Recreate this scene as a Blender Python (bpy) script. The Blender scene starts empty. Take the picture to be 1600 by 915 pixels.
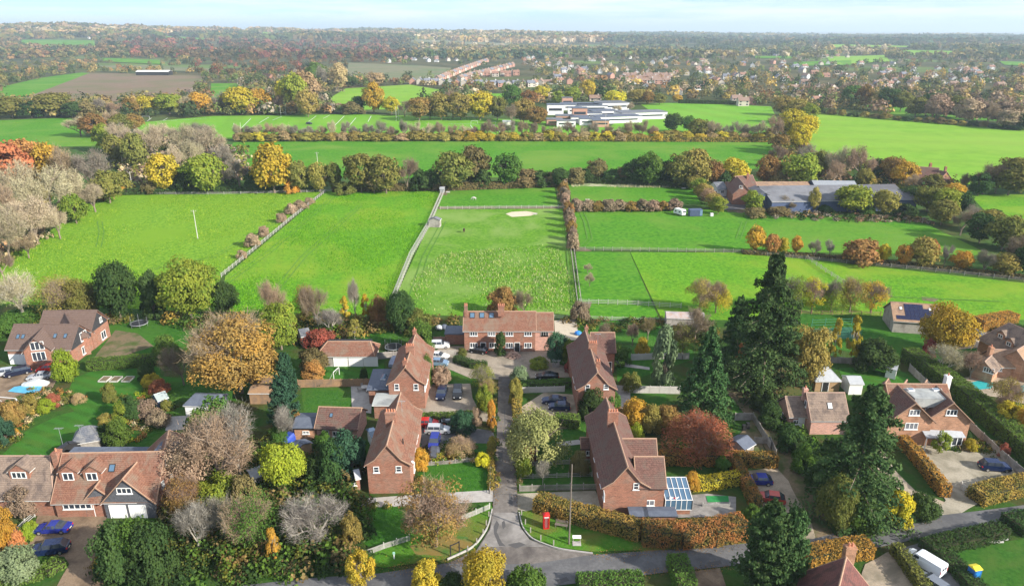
import bpy, math, random
import numpy as np
R = math.radians
random.seed(7); RNG = np.random.default_rng(11)
sc = bpy.context.scene
COL = sc.collection
# ------------------------------------------------------------ camera, sky, sun, exposure
F, CX, CY, H = 1100.0, 800.0, 457.5, 68.0          # focal length and centre in photo pixels, camera height in metres
P = math.atan((CY-47)/F); cP, sP = math.cos(P), math.sin(P)
cam = bpy.data.objects.new('camera', bpy.data.cameras.new('camera')); COL.objects.link(cam)
cam.location = (0, 0, H); cam.rotation_euler = (math.pi/2-P, 0, 0)
cam.data.sensor_width = 36; cam.data.lens = 36*F/1600; cam.data.clip_start = 1; cam.data.clip_end = 90000
sc.camera = cam
SUN_AZ, SUN_EL = R(120), R(27)                    # azimuth clockwise from +Y
w = bpy.data.worlds.new('World'); sc.world = w; w.use_nodes = True
nt = w.node_tree; nt.nodes.clear()
wo = nt.nodes.new('ShaderNodeOutputWorld'); bg = nt.nodes.new('ShaderNodeBackground'); bg.inputs[1].default_value = .105
sky = nt.nodes.new('ShaderNodeTexSky'); sky.sky_type = 'NISHITA'; sky.sun_disc = False
sky.sun_elevation = SUN_EL; sky.sun_rotation = SUN_AZ; sky.dust_density = .15; sky.air_density = .8; sky.ozone_density = 3.0; sky.altitude = 60
tc = nt.nodes.new('ShaderNodeTexCoord'); mp = nt.nodes.new('ShaderNodeMapping'); mp.inputs['Scale'].default_value = (1.3, 1.3, 16)
nz = nt.nodes.new('ShaderNodeTexNoise'); nz.inputs['Scale'].default_value = 3.2; nz.inputs['Detail'].default_value = 9; nz.inputs['Roughness'].default_value = .62
rp = nt.nodes.new('ShaderNodeValToRGB'); rp.color_ramp.elements[0].position = .38; rp.color_ramp.elements[1].position = .60
rp.color_ramp.elements[0].color = (.12, .12, .12, 1); rp.color_ramp.elements[1].color = (.82, .82, .82, 1)
mx = nt.nodes.new('ShaderNodeMix'); mx.data_type = 'RGBA'; mx.inputs['B'].default_value = (6.3, 6.5, 6.6, 1)
L = nt.links.new
L(tc.outputs['Generated'], mp.inputs[0]); L(mp.outputs[0], nz.inputs['Vector']); L(nz.outputs[0], rp.inputs[0])
tn = nt.nodes.new('ShaderNodeMix'); tn.data_type = 'RGBA'; tn.blend_type = 'MULTIPLY'; tn.inputs['Factor'].default_value = 1; tn.inputs['B'].default_value = (.50, .72, 1.0, 1)
L(sky.outputs[0], tn.inputs['A']); L(rp.outputs[0], mx.inputs['Factor']); L(tn.outputs['Result'], mx.inputs['A']); L(mx.outputs['Result'], bg.inputs[0]); L(bg.outputs[0], wo.inputs[0])
sd = bpy.data.lights.new('sun', 'SUN'); sd.energy = 5.0; sd.angle = R(.9); sd.color = (1, .93, .82)
so = bpy.data.objects.new('sun', sd); COL.objects.link(so)
so.rotation_euler = (math.pi/2-SUN_EL, 0, math.pi-SUN_AZ)
so.location = (300, -200, 300)
vs = sc.view_settings; vs.view_transform = 'Standard'; vs.look = 'None'; vs.exposure = .95; vs.gamma = 1; vs.use_curve_mapping = False
cy = sc.cycles
cy.max_bounces = 6; cy.diffuse_bounces = 4; cy.glossy_bounces = 2; cy.transmission_bounces = 3; cy.transparent_max_bounces = 6; cy.volume_bounces = 0; cy.volume_max_steps = 64
cy.caustics_reflective = False; cy.caustics_refractive = False; cy.use_adaptive_sampling = True; cy.adaptive_threshold = .015

# ------------------------------------------------------------ pixel <-> ground
def G(px, py, h=0.0):
    x = (px-CX)/F; y = -(py-CY)/F
    t = (h-H)/(-sP+y*cP)
    return (x*t, (cP+y*sP)*t)
def ray(px, py):
    x = (px-CX)/F; y = -(py-CY)/F
    return np.array([x, cP+y*sP, -sP+y*cP])
def tall(px, py, ptop):                              # height of an upright thing whose foot and top show at py and ptop
    x, y = G(px, py); lo, hi = 0, 60
    for _ in range(30):
        m = (lo+hi)/2; v = ((m-H)*cP+y*sP)/(y*cP+(H-m)*sP)
        if CY-F*v > ptop: lo = m
        else: hi = m
    return lo
def mpp(px, py):                                     # metres per photo pixel at a ground pixel
    x, y = G(px, py); return (y*cP+H*sP)/F

# ------------------------------------------------------------ materials
MATS = {}
def nodes(name):
    m = bpy.data.materials.new(name); m.use_nodes = True
    t = m.node_tree; return m, t, t.nodes['Principled BSDF'], t.nodes['Material Output']
def noise(t, vec, scale, detail=4, rough=.6, dist=0):
    n = t.nodes.new('ShaderNodeTexNoise'); n.inputs['Scale'].default_value = scale; n.inputs['Detail'].default_value = detail
    n.inputs['Roughness'].default_value = rough; n.inputs['Distortion'].default_value = dist; t.links.new(vec, n.inputs['Vector']); return n.outputs[0]
def ramp(t, fac, lo, hi):
    r = t.nodes.new('ShaderNodeMapRange'); r.inputs[1].default_value = lo; r.inputs[2].default_value = hi; t.links.new(fac, r.inputs[0]); return r.outputs[0]
def mixc(t, fac, a, b, mode='MIX'):
    n = t.nodes.new('ShaderNodeMix'); n.data_type = 'RGBA'; n.blend_type = mode
    for s, v in (('Factor', fac), ('A', a), ('B', b)):
        if isinstance(v, (int, float)): n.inputs[s].default_value = v
        elif isinstance(v, (tuple, list)): n.inputs[s].default_value = (*v[:3], 1)
        else: t.links.new(v, n.inputs[s])
    return n.outputs['Result']
def objvec(t): return t.nodes.new('ShaderNodeTexCoord').outputs['Object']
def math_(t, op, a, b=0.0):
    n = t.nodes.new('ShaderNodeMath'); n.operation = op
    for i, v in enumerate((a, b)):
        if isinstance(v, (int, float)): n.inputs[i].default_value = v
        else: t.links.new(v, n.inputs[i])
    return n.outputs[0]
def bump(t, bs, h, strength, dist):
    b = t.nodes.new('ShaderNodeBump'); b.inputs['Strength'].default_value = strength; b.inputs['Distance'].default_value = dist
    t.links.new(h, b.inputs['Height']); t.links.new(b.outputs[0], bs.inputs['Normal'])
def mat(name, c, c2=None, c3=None, s=1.0, s3=.15, rough=.85, bmp=0, bs_=None, metal=0, spec=.3, stripe=None, amp=1.0, zrow=None, brick=False):
    """surface colour mixed from c, c2 (fine noise, scale s) and c3 (broad noise, scale s3)"""
    if name in MATS: return MATS[name]
    m, t, b, o = nodes(name); v = objvec(t); col = None
    b.inputs['Roughness'].default_value = rough; b.inputs['Metallic'].default_value = metal; b.inputs['Specular IOR Level'].default_value = spec
    if c2 is None: b.inputs['Base Color'].default_value = (*c, 1)
    else:
        col = mixc(t, ramp(t, noise(t, v, s, 6, .65), .5-.2*amp, .5+.2*amp), c, c2)
        if c3 is not None: col = mixc(t, ramp(t, noise(t, v, s3, 5, .6, .4), .46, .64), col, c3)
        if stripe:
            sx = t.nodes.new('ShaderNodeSeparateXYZ'); t.links.new(v, sx.inputs[0]); ang, wd, st = stripe
            q = math_(t, 'ADD', math_(t, 'MULTIPLY', sx.outputs[0], math.cos(R(ang))/wd*math.pi), math_(t, 'MULTIPLY', sx.outputs[1], math.sin(R(ang))/wd*math.pi))
            q = math_(t, 'ADD', q, math_(t, 'MULTIPLY', noise(t, v, .25, 2), 1.5))
            q = ramp(t, math_(t, 'SINE', q), -.5, .5)
            col = mixc(t, math_(t, 'MULTIPLY', q, st), col, tuple(min(1, k*1.7) for k in c))
        if brick:
            br = t.nodes.new('ShaderNodeTexBrick'); br.inputs['Scale'].default_value = 1; br.inputs['Brick Width'].default_value = .45; br.inputs['Row Height'].default_value = .15
            br.inputs['Mortar Size'].default_value = .015; br.inputs['Color1'].default_value = (.75, .75, .75, 1); br.inputs['Color2'].default_value = (1.25, 1.15, 1.1, 1); br.inputs['Mortar'].default_value = (1.3, 1.5, 1.6, 1)
            sx = t.nodes.new('ShaderNodeSeparateXYZ'); cb = t.nodes.new('ShaderNodeCombineXYZ'); t.links.new(v, sx.inputs[0])
            t.links.new(math_(t, 'ADD', sx.outputs[0], sx.outputs[1]), cb.inputs[0]); t.links.new(sx.outputs[2], cb.inputs[1]); t.links.new(cb.outputs[0], br.inputs['Vector'])
            col = mixc(t, 1.0, col, br.outputs[0], 'MULTIPLY')
        t.links.new(col, b.inputs['Base Color'])
    if zrow:
        sx = t.nodes.new('ShaderNodeSeparateXYZ'); t.links.new(v, sx.inputs[0])
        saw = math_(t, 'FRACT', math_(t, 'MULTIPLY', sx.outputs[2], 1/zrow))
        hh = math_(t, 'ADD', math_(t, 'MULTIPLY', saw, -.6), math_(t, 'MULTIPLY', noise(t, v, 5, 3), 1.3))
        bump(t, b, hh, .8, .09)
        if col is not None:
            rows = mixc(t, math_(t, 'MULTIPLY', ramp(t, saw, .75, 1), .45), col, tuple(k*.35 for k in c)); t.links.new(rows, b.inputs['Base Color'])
    elif bmp: bump(t, b, noise(t, v, bs_ or s, 6, .7), 1.0, bmp)
    MATS[name] = m; return m
def leafmat(name, c1, c2, c3, tw=.3, sc_=3.0):
    """foliage: three leaf tones in clumps of their own, each plant a little different"""
    if name in MATS: return MATS[name]
    m, t, b, o = nodes(name); t.nodes.remove(b); v = objvec(t)
    oi = t.nodes.new('ShaderNodeObjectInfo')
    va = t.nodes.new('ShaderNodeVectorMath'); va.operation = 'ADD'; cb = t.nodes.new('ShaderNodeCombineXYZ')
    t.links.new(math_(t, 'MULTIPLY', oi.outputs['Random'], 37), cb.inputs[0]); t.links.new(v, va.inputs[0]); t.links.new(cb.outputs[0], va.inputs[1]); v = va.outputs[0]
    col = mixc(t, ramp(t, noise(t, v, sc_, 3, .6), .38, .62), c1, c2)
    col = mixc(t, ramp(t, noise(t, v, sc_*7, 2, .8), .5, .75), col, c3)
    hs = t.nodes.new('ShaderNodeHueSaturation'); t.links.new(col, hs.inputs['Color'])
    t.links.new(math_(t, 'ADD', math_(t, 'MULTIPLY', oi.outputs['Random'], .035), .488), hs.inputs['Hue'])
    t.links.new(math_(t, 'ADD', math_(t, 'MULTIPLY', math_(t, 'FRACT', math_(t, 'MULTIPLY', oi.outputs['Random'], 17.3)), .4), .98), hs.inputs['Value'])
    d = t.nodes.new('ShaderNodeBsdfDiffuse'); tr = t.nodes.new('ShaderNodeBsdfTranslucent'); ms = t.nodes.new('ShaderNodeMixShader'); ms.inputs[0].default_value = tw
    for q in (d, tr): t.links.new(hs.outputs[0], q.inputs[0])
    t.links.new(d.outputs[0], ms.inputs[1]); t.links.new(tr.outputs[0], ms.inputs[2]); t.links.new(ms.outputs[0], o.inputs[0])
    MATS[name] = m; return m
def tintmat(name='mixed_foliage', tw=.2):
    if name in MATS: return MATS[name]
    m, t, b, o = nodes(name); t.nodes.remove(b)
    a = t.nodes.new('ShaderNodeAttribute'); a.attribute_name = 'tint'
    col = mixc(t, ramp(t, noise(t, objvec(t), .35, 3), .4, .7), a.outputs[0], mixc(t, 1.0, a.outputs[0], (1.5, 1.25, .9), 'MULTIPLY'))
    d = t.nodes.new('ShaderNodeBsdfDiffuse'); tr = t.nodes.new('ShaderNodeBsdfTranslucent'); ms = t.nodes.new('ShaderNodeMixShader'); ms.inputs[0].default_value = tw
    for q in (d, tr): t.links.new(col, q.inputs[0])
    t.links.new(d.outputs[0], ms.inputs[1]); t.links.new(tr.outputs[0], ms.inputs[2]); t.links.new(ms.outputs[0], o.inputs[0])
    MATS[name] = m; return m
def paint(name, c, rough=.25, metal=.0, spec=.5):
    return mat(name, c, rough=rough, metal=metal, spec=spec)

# ------------------------------------------------------------ mesh building
class MB:
    def __init__(s): s.v = []; s.f = []; s.m = []
    def add(s, vs_, fs, mi=0):
        n = len(s.v); s.v += [tuple(map(float, q)) for q in vs_]; s.f += [tuple(n+i for i in f) for f in fs]; s.m += [mi]*len(fs); return s
    def box(s, x, y, z, sx, sy, sz, rz=0, mi=0):     # x,y centre, z bottom
        c, q = math.cos(rz), math.sin(rz); vs_ = []
        for k in (0, 1):
            for i, j in ((-1, -1), (1, -1), (1, 1), (-1, 1)):
                a, b = i*sx/2, j*sy/2; vs_.append((x+a*c-b*q, y+a*q+b*c, z+k*sz))
        return s.add(vs_, [(3, 2, 1, 0), (4, 5, 6, 7), (0, 1, 5, 4), (1, 2, 6, 5), (2, 3, 7, 6), (3, 0, 4, 7)], mi)
    def bar(s, p, q, r=.05, r2=None, n=4, mi=0, cap=True):
        p = np.array(p, float); q = np.array(q, float); r2 = r if r2 is None else r2
        d = q-p; d /= max(np.linalg.norm(d), 1e-6); u = np.cross(d, (0, 0, 1) if abs(d[2]) < .9 else (1, 0, 0)); u /= np.linalg.norm(u); v = np.cross(d, u)
        vs_ = [(c+(u*math.cos(a)+v*math.sin(a))*rr) for c, rr in ((p, r), (q, r2)) for a in [2*math.pi*(i+.5)/n for i in range(n)]]
        fs = [(i, (i+1) % n, n+(i+1) % n, n+i) for i in range(n)]
        if cap: fs += [tuple(range(n))[::-1], tuple(range(n, 2*n))]
        return s.add(vs_, fs, mi)
    def prism(s, poly, z0, z1, mi=0):
        n = len(poly); vs_ = [(x, y, z0) for x, y in poly]+[(x, y, z1) for x, y in poly]
        return s.add(vs_, [tuple(range(n))[::-1], tuple(range(n, 2*n))]+[(i, (i+1) % n, n+(i+1) % n, n+i) for i in range(n)], mi)
    def slab(s, pts, n, th, mi=0):                   # flat polygon pts (3d) thickened by th along n
        n = np.array(n, float)*th; k = len(pts); pts = [np.array(p, float) for p in pts]
        return s.add(pts+[p+n for p in pts], [tuple(range(k))[::-1], tuple(range(k, 2*k))]+[(i, (i+1) % k, k+(i+1) % k, k+i) for i in range(k)], mi)
    def ball(s, x, y, z, rx, ry, rz, n=8, m=5, mi=0, z0=-1.0):
        vs_ = []; fs = []
        for j in range(m+1):
            ph = -math.pi/2*(-z0)+(math.pi/2*(1-z0))*j/m if z0 > -1 else -math.pi/2+math.pi*j/m
            for i in range(n):
                a = 2*math.pi*i/n; vs_.append((x+rx*math.cos(a)*math.cos(ph), y+ry*math.sin(a)*math.cos(ph), z+rz*math.sin(ph)))
        for j in range(m):
            for i in range(n): fs.append((j*n+i, j*n+(i+1) % n, (j+1)*n+(i+1) % n, (j+1)*n+i))
        return s.add(vs_, fs, mi)
    def mesh(s, name, mats):
        me = bpy.data.meshes.new(name); me.from_pydata(s.v, [], s.f)
        for m in (mats if isinstance(mats, (list, tuple)) else [mats]): me.materials.append(m)
        if any(s.m): me.polygons.foreach_set('material_index', s.m)
        me.update(); return me
    def build(s, name, mats, parent=None, loc=None, rz=0, smooth=False):
        if not s.f: return None
        o = bpy.data.objects.new(name, s.mesh(name, mats)); COL.objects.link(o)
        if smooth: o.data.polygons.foreach_set('use_smooth', [True]*len(s.f))
        if parent is not None: o.parent = parent
        if loc is not None: o.location = loc; o.rotation_euler.z = rz
        return o
def fast_mesh(name, V, n, mats, mi=None, tint=None):
    """V: (N*n,3) array, faces are consecutive runs of n vertices"""
    me = bpy.data.meshes.new(name); nv = len(V); nf = nv//n
    me.vertices.add(nv); me.vertices.foreach_set('co', np.ascontiguousarray(V, dtype=np.float32).ravel())
    me.loops.add(nv); me.loops.foreach_set('vertex_index', np.arange(nv, dtype=np.int32))
    me.polygons.add(nf); me.polygons.foreach_set('loop_start', np.arange(0, nv, n, dtype=np.int32))
    try: me.polygons.foreach_set('loop_total', np.full(nf, n, dtype=np.int32))
    except Exception: pass
    for m in (mats if isinstance(mats, (list, tuple)) else [mats]): me.materials.append(m)
    if mi is not None: me.polygons.foreach_set('material_index', mi.astype(np.int32))
    me.update(calc_edges=True)
    if tint is not None:
        a = me.color_attributes.new('tint', 'FLOAT_COLOR', 'POINT')
        a.data.foreach_set('color', np.concatenate([np.repeat(tint, n, axis=0), np.ones((nv, 1))], 1).astype(np.float32).ravel())
    return me
def link(name, me, parent=None, loc=None):
    o = bpy.data.objects.new(name, me); COL.objects.link(o)
    if parent is not None: o.parent = parent
    if loc is not None: o.location = loc
    return o
def tag(o, label=None, cat=None, group=None, kind=None):
    for k, v in (('label', label), ('category', cat), ('group', group), ('kind', kind)):
        if v: o[k] = v
    return o
def thing(name, label, cat, x, y, z=0, rz=0, group=None):
    o = bpy.data.objects.new(name, None); COL.objects.link(o); o.empty_display_size = .5
    o.location = (x, y, z); o.rotation_euler.z = rz
    return tag(o, label, cat, group)
def copy_tree(o, parent=None):
    c = o.copy(); COL.objects.link(c)
    if parent is not None: c.parent = parent
    for ch in KIDS.get(o.name, []) or [q for q in o.children]: copy_tree(ch, c)
    return c
KIDS = {}
ORD = 'first second third fourth fifth sixth seventh eighth ninth tenth eleventh twelfth thirteenth fourteenth fifteenth sixteenth seventeenth eighteenth nineteenth twentieth'.split()
def ordinal(i):
    if i < 20: return ORD[i]
    t = ['twenty', 'thirty', 'forty', 'fifty', 'sixty', 'seventy', 'eighty', 'ninety'][(i+1)//10-2]; r = (i+1) % 10
    return (t[:-1]+'ieth') if r == 0 else t+'-'+ORD[r-1]
def inside(px, py, poly):
    n = len(poly); c = False; j = n-1
    for i in range(n):
        xi, yi = poly[i]; xj, yj = poly[j]
        if (yi > py) != (yj > py) and px < (xj-xi)*(py-yi)/(yj-yi)+xi: c = not c
        j = i
    return c
# ------------------------------------------------------------ terrain
def hz(x, y):
    """height of the land: level near by, rising to wooded ridges beyond two kilometres"""
    D = np.hypot(x, y); az = np.clip(np.arctan2(x, y), -1.2, 1.2)
    A = np.interp(az, [-.9, -.62, -.5, -.35, -.2, 0, .2, .4, .62, .9], [100, 88, 76, 62, 48, 34, 18, 8, 2, 2])
    s = np.clip((D-2200)/3600, 0, 1); s = s*s*(3-2*s)
    und = 9*np.sin(x/430+1.3)*np.sin(y/610)+6*np.sin(x/210+y/330)
    k = np.clip((D-1700)/1500, 0, 1)
    fall = np.clip((D-6800)/3500, 0, 1)
    return A*s*(1-.55*fall)+und*k-.35*(1-k)
rad = [0, 40, 80, 120, 180, 300, 500, 800, 1200, 1600]+[1700+150*i for i in range(40)]+[8000, 9000, 10500, 13000, 18000, 26000, 40000, 60000]
angs = np.linspace(0, 2*math.pi, 181)[:-1]
vs_ = [(0, 0, -.35)]; fs = []
for r in rad[1:]:
    for a in angs:
        x, y = r*math.sin(a), r*math.cos(a); vs_.append((x, y, float(hz(x, y)) if y > 0 else -.35))
n = len(angs)
for i in range(n): fs.append((0, 1+(i+1) % n, 1+i))
for j in range(len(rad)-2):
    for i in range(n):
        a, b = 1+j*n+i, 1+j*n+(i+1) % n; fs.append((a, b, b+n, a+n))
def groundmat():
    m, t, b, o = nodes('countryside_ground'); v = objvec(t); b.inputs['Roughness'].default_value = .95; b.inputs['Specular IOR Level'].default_value = .1
    near = mixc(t, ramp(t, noise(t, v, .5, 6), .35, .65), (.028, .075, .012), (.06, .12, .02))
    near = mixc(t, ramp(t, noise(t, v, .06, 4), .5, .7), near, (.075, .075, .025))
    far = mixc(t, ramp(t, noise(t, v, .006, 6, .7), .4, .6), (.035, .05, .02), (.10, .09, .04))
    far = mixc(t, ramp(t, noise(t, v, .0017, 3, .5), .55, .62), far, (.11, .17, .04))
    d = t.nodes.new('ShaderNodeVectorMath'); d.operation = 'LENGTH'; t.links.new(v, d.inputs[0])
    t.links.new(mixc(t, ramp(t, d.outputs['Value'], 500, 900), near, far), b.inputs['Base Color'])
    bump(t, b, noise(t, v, 1.2, 5, .7), .6, .25)
    return m
g = MB().add(vs_, fs).build('ground', groundmat(), smooth=True); tag(g, kind='structure')

LAYER = [0]
def patch(name, poly, m, z=None, dense=None, kind='structure'):
    """a flat sheet of ground whose corners show at the given photo pixels, a few mm above the sheet below"""
    pts = [G(*p) for p in poly]
    if dense:                                        # round the outline a little
        q = []
        for i in range(len(pts)):
            a, b = np.array(pts[i]), np.array(pts[(i+1) % len(pts)]); k = max(1, int(np.linalg.norm(b-a)/dense))
            for j in range(k):
                s = a+(b-a)*j/k; nrm = np.array([-(b-a)[1], (b-a)[0]])/max(np.linalg.norm(b-a), 1e-6)
                q.append(tuple(s+nrm*random.uniform(-.5, .5)*dense*.16*(j > 0)))
        pts = q
    LAYER[0] += 1
    z = z if z is not None else (-.33+.004*LAYER[0] if LAYER[0] < 100 else -.15+.002*(LAYER[0]-100))
    area = sum(pts[i-1][0]*pts[i][1]-pts[i][0]*pts[i-1][1] for i in range(len(pts)))
    if area < 0: pts = pts[::-1]
    o = MB().add([(x, y, z) for x, y in pts], [tuple(range(len(pts)))]).build(name, m)
    return tag(o, kind=kind)
def grass(name, c, c2, c3, s=.9, s3=.05, b=.12, stripe=None): return mat(name, c, c2, c3, s=s, s3=s3, rough=.95, amp=.7, bmp=b*1.8, bs_=2.5, spec=.08, stripe=stripe)
g_bright = grass('bright_pasture_grass', (.055, .185, .010), (.15, .34, .018), (.20, .31, .025), s=1.1, s3=.03, b=.18, stripe=(12, 2.6, .12))
g_yel = grass('yellowish_pasture_grass', (.08, .21, .012), (.21, .37, .03), (.16, .30, .02), s=1.1, s3=.035, b=.18)
g_rough = grass('rough_tussock_grass', (.07, .20, .012), (.16, .33, .03), (.20, .32, .07), s=.9, s3=.05, b=.3)
g_mid = grass('mid_green_grass', (.04, .16, .010), (.10, .26, .018), (.13, .24, .03), s=.7, s3=.02, stripe=(85, 5, .12))
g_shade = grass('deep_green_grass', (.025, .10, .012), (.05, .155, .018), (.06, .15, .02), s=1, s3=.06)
g_pitch = grass('playing_field_grass', (.10, .26, .018), (.14, .31, .025), (.15, .30, .03), s=.3, s3=.02, b=.05, stripe=(15, 14, .18))
g_far = grass('distant_field_grass', (.13, .28, .02), (.18, .33, .03), (.19, .32, .035), s=.1, s3=.01, b=.05, stripe=(80, 20, .12))
g_lawn = grass('striped_lawn', (.024, .09, .011), (.042, .125, .016), (.055, .13, .018), s=2.2, s3=.15, b=.05, stripe=(65, 1.3, .55))
g_lawn2 = grass('garden_lawn', (.024, .09, .011), (.048, .135, .018), (.06, .12, .02), s=1.8, s3=.2, b=.07)
g_green = grass('village_green_grass', (.05, .15, .012), (.08, .19, .02), (.13, .14, .03), s=1.6, s3=.16, b=.08)
soil = mat('ploughed_soil', (.16, .11, .075), (.2, .15, .10), (.13, .13, .06), s=.12, s3=.012, rough=.95, spec=.1, stripe=(70, 9, .12))
stub = mat('stubble_field', (.14, .15, .08), (.2, .18, .11), (.12, .16, .07), s=.05, s3=.01, rough=.95, spec=.1)
m_asph = mat('worn_asphalt', (.10, .10, .105), (.15, .15, .15), (.085, .085, .09), s=2.5, s3=.22, rough=.9, bmp=.02, spec=.2)
m_conc = mat('concrete_lane', (.115, .10, .09), (.20, .18, .16), (.08, .07, .065), s=1.2, s3=.16, rough=.9, bmp=.02)
m_concl = mat('pale_concrete', (.22, .205, .19), (.31, .29, .27), (.14, .13, .12), s=1, s3=.25, rough=.9, bmp=.01)
m_grav = mat('gravel', (.28, .22, .16), (.42, .35, .26), (.2, .17, .12), s=6, s3=.3, rough=.95, bmp=.04)
m_gravb = mat('brown_gravel', (.17, .115, .075), (.27, .2, .13), (.12, .085, .055), s=5, s3=.3, rough=.95, bmp=.04)
m_gravl = mat('light_gravel', (.27, .24, .185), (.40, .36, .28), (.2, .18, .13), s=5, s3=.25, rough=.95, bmp=.03)
m_block = mat('block_paving', (.24, .2, .16), (.36, .31, .24), (.2, .17, .13), s=4, s3=.3, rough=.9, brick=False, bmp=.02)
m_earth = mat('bare_earth', (.13, .10, .06), (.2, .15, .09), (.06, .09, .02), s=2, s3=.3, rough=.95, bmp=.05)
m_leafl = mat('fallen_leaves', (.16, .13, .03), (.22, .14, .04), (.06, .13, .02), s=5, s3=.35, rough=.95, bmp=.03)
m_slab = mat('stone_paving', (.3, .28, .26), (.42, .40, .37), s=1.2, rough=.9)

# far fields
FIELDS = []
def drape(name, q, m):
    V = []; nu, nv = 24, 5
    for j in range(nv+1):
        for i in range(nu+1):
            u, v = i/nu, j/nv; p = [(1-v)*((1-u)*q[0][k]+u*q[1][k])+v*((1-u)*q[3][k]+u*q[2][k]) for k in (0, 1)]; x, y = G(*p); V.append((x, y, float(hz(x, y))+1.2))
    return tag(MB().add(V, [(j*(nu+1)+i, (j+1)*(nu+1)+i, (j+1)*(nu+1)+i+1, j*(nu+1)+i+1)[::-1] for j in range(nv) for i in range(nu)]).build(name, m), kind='structure')
def field(name, poly, m, hide=True):
    if name == 'distant_field' and len(poly) == 4 and min(p[1] for p in poly) < 104: FIELDS.append(poly); return drape(name, poly, m)
    if hide: FIELDS.append(poly)
    return patch(name, poly, m)
field('ploughed_field', [(-40,160),(40,128),(130,113),(320,118),(312,138),(296,152),(200,158)], soil)
field('field_margin', [(-60,150),(60,122),(128,113),(140,114),(45,150),(-20,162)], g_mid, False)
field('stubble_field', [(545,98),(650,102),(705,106),(700,126),(560,124),(540,118)], stub)
field('brown_field', [(150,98),(230,101),(330,107),(330,112),(150,106)], stub)
field('meadow', [(330,130),(375,130),(372,150),(345,170),(325,172)], g_mid)
field('meadow', [(540,138),(640,132),(700,142),(640,170),(500,172),(520,150)], g_far)
field('meadow', [(-60,190),(110,183),(135,212),(210,215),(200,226),(-60,232)], g_mid)
field('playing_field', [(205,192),(330,181),(560,178),(800,186),(870,190),(1000,200),(860,215),(370,217),(230,212)], g_pitch)
field('school_field', [(1000,162),(1060,160),(1205,166),(1216,190),(1200,212),(940,210),(960,192),(1030,182)], g_pitch)
field('long_meadow', [(365,222),(650,217),(1210,222),(1240,243),(1200,262),(900,275),(640,278),(380,272),(340,250)], g_mid)
field('big_meadow', [(1262,176),(1400,183),(1640,205),(1640,300),(1500,285),(1255,240),(1260,205)], g_far)
field('meadow', [(1345,163),(1480,168),(1640,180),(1640,192),(1400,181)], g_mid)
field('side_meadow', [(1515,303),(1640,303),(1640,352),(1560,350)], g_bright)
field('distant_field', [(1290,88),(1385,86),(1390,97),(1300,102)], g_far)
field('distant_field', [(1240,98),(1330,95),(1330,102),(1240,104)], g_mid)
field('distant_field', [(1400,82),(1500,84),(1480,88),(1400,86)], g_far)
field('distant_field', [(1560,95),(1640,97),(1640,106),(1570,102)], g_mid)
field('distant_field', [(36,74),(150,76),(150,83),(36,80)], g_mid)
field('distant_field', [(340,55),(400,58),(396,66),(340,62)], g_far)
field('distant_field', [(160,92),(250,95),(250,101),(160,97)], g_mid)
field('distant_field', [(745,146),(800,146),(800,160),(770,158)], g_pitch)
field('distant_field', [(405,64),(450,65),(450,69),(405,68)], g_far)
for q, m_ in (([(640,68),(800,70),(790,74),(640,72)], stub), ([(860,82),(980,83),(970,87),(860,86)], g_far), ([(470,60),(560,61),(550,65),(470,64)], stub), ([(30,60),(210,62),(200,66),(30,64)], stub), ([(1150,66),(1300,67),(1290,70),(1150,69)], g_far), ([(1420,66),(1600,68),(1600,72),(1430,70)], stub), ([(250,70),(330,70),(330,73),(250,73)], g_mid), ([(900,60),(1040,60),(1040,62),(900,62)], g_far), ([(1300,75),(1460,76),(1450,80),(1300,79)], g_far), ([(1180,88),(1240,88),(1240,92),(1180,92)], g_mid)):
    field('distant_field', q, m_)
# paddocks
field('west_paddock', [(-80,520),(-60,430),(60,372),(150,308),(190,300),(505,297),(440,350),(345,428),(330,510)], g_yel)
field('middle_paddock', [(511,297),(692,294),(612,470),(600,510),(335,510),(352,430)], g_bright)
field('rough_paddock', [(683,324),(880,324),(905,470),(905,510),(606,510),(614,470)], g_rough)
field('small_paddock', [(694,293),(866,289),(872,321),(684,322)], g_mid)
field('north_strip', [(886,280),(1080,286),(1095,318),(893,312)], g_mid)
field('east_paddock', [(893,326),(1060,324),(1150,328),(1440,345),(1550,398),(1160,391),(900,387)], g_mid)
field('mown_paddock', [(985,393),(1160,393),(1300,408),(1640,445),(1640,520),(1040,510)], g_bright)
field('south_paddock', [(900,392),(984,393),(1036,510),(905,510)], g_mid)
field('pale_grass_strip', [(890,277),(1080,282),(1086,292),(893,290)], mat('pale_dry_grass', (.3,.32,.18), (.45,.45,.3), (.14,.24,.06), s=1.5, s3=.2, rough=.95, bmp=.2))
field('dirt_track', [(686,322),(884,321),(888,325),(684,326)], m_earth)
field('sand_patch', [(790,333),(800,330),(822,329),(840,332),(830,336),(800,338)], mat('pale_sand', (.5,.42,.3),(.6,.52,.38), s=1, rough=.95))
for pl in ([(876,318),(884,318),(890,330),(880,332)],[(893,384),(912,385),(925,391),(898,392)],[(690,296),(700,297),(698,305),(688,303)],[(900,470),(925,470),(922,480),(905,480)],[(1140,322),(1170,326),(1160,332),(1135,330)],[(1440,462),(1470,465),(1460,470),(1442,468)]): patch('worn_gateway', pl, m_earth, dense=3)
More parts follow.
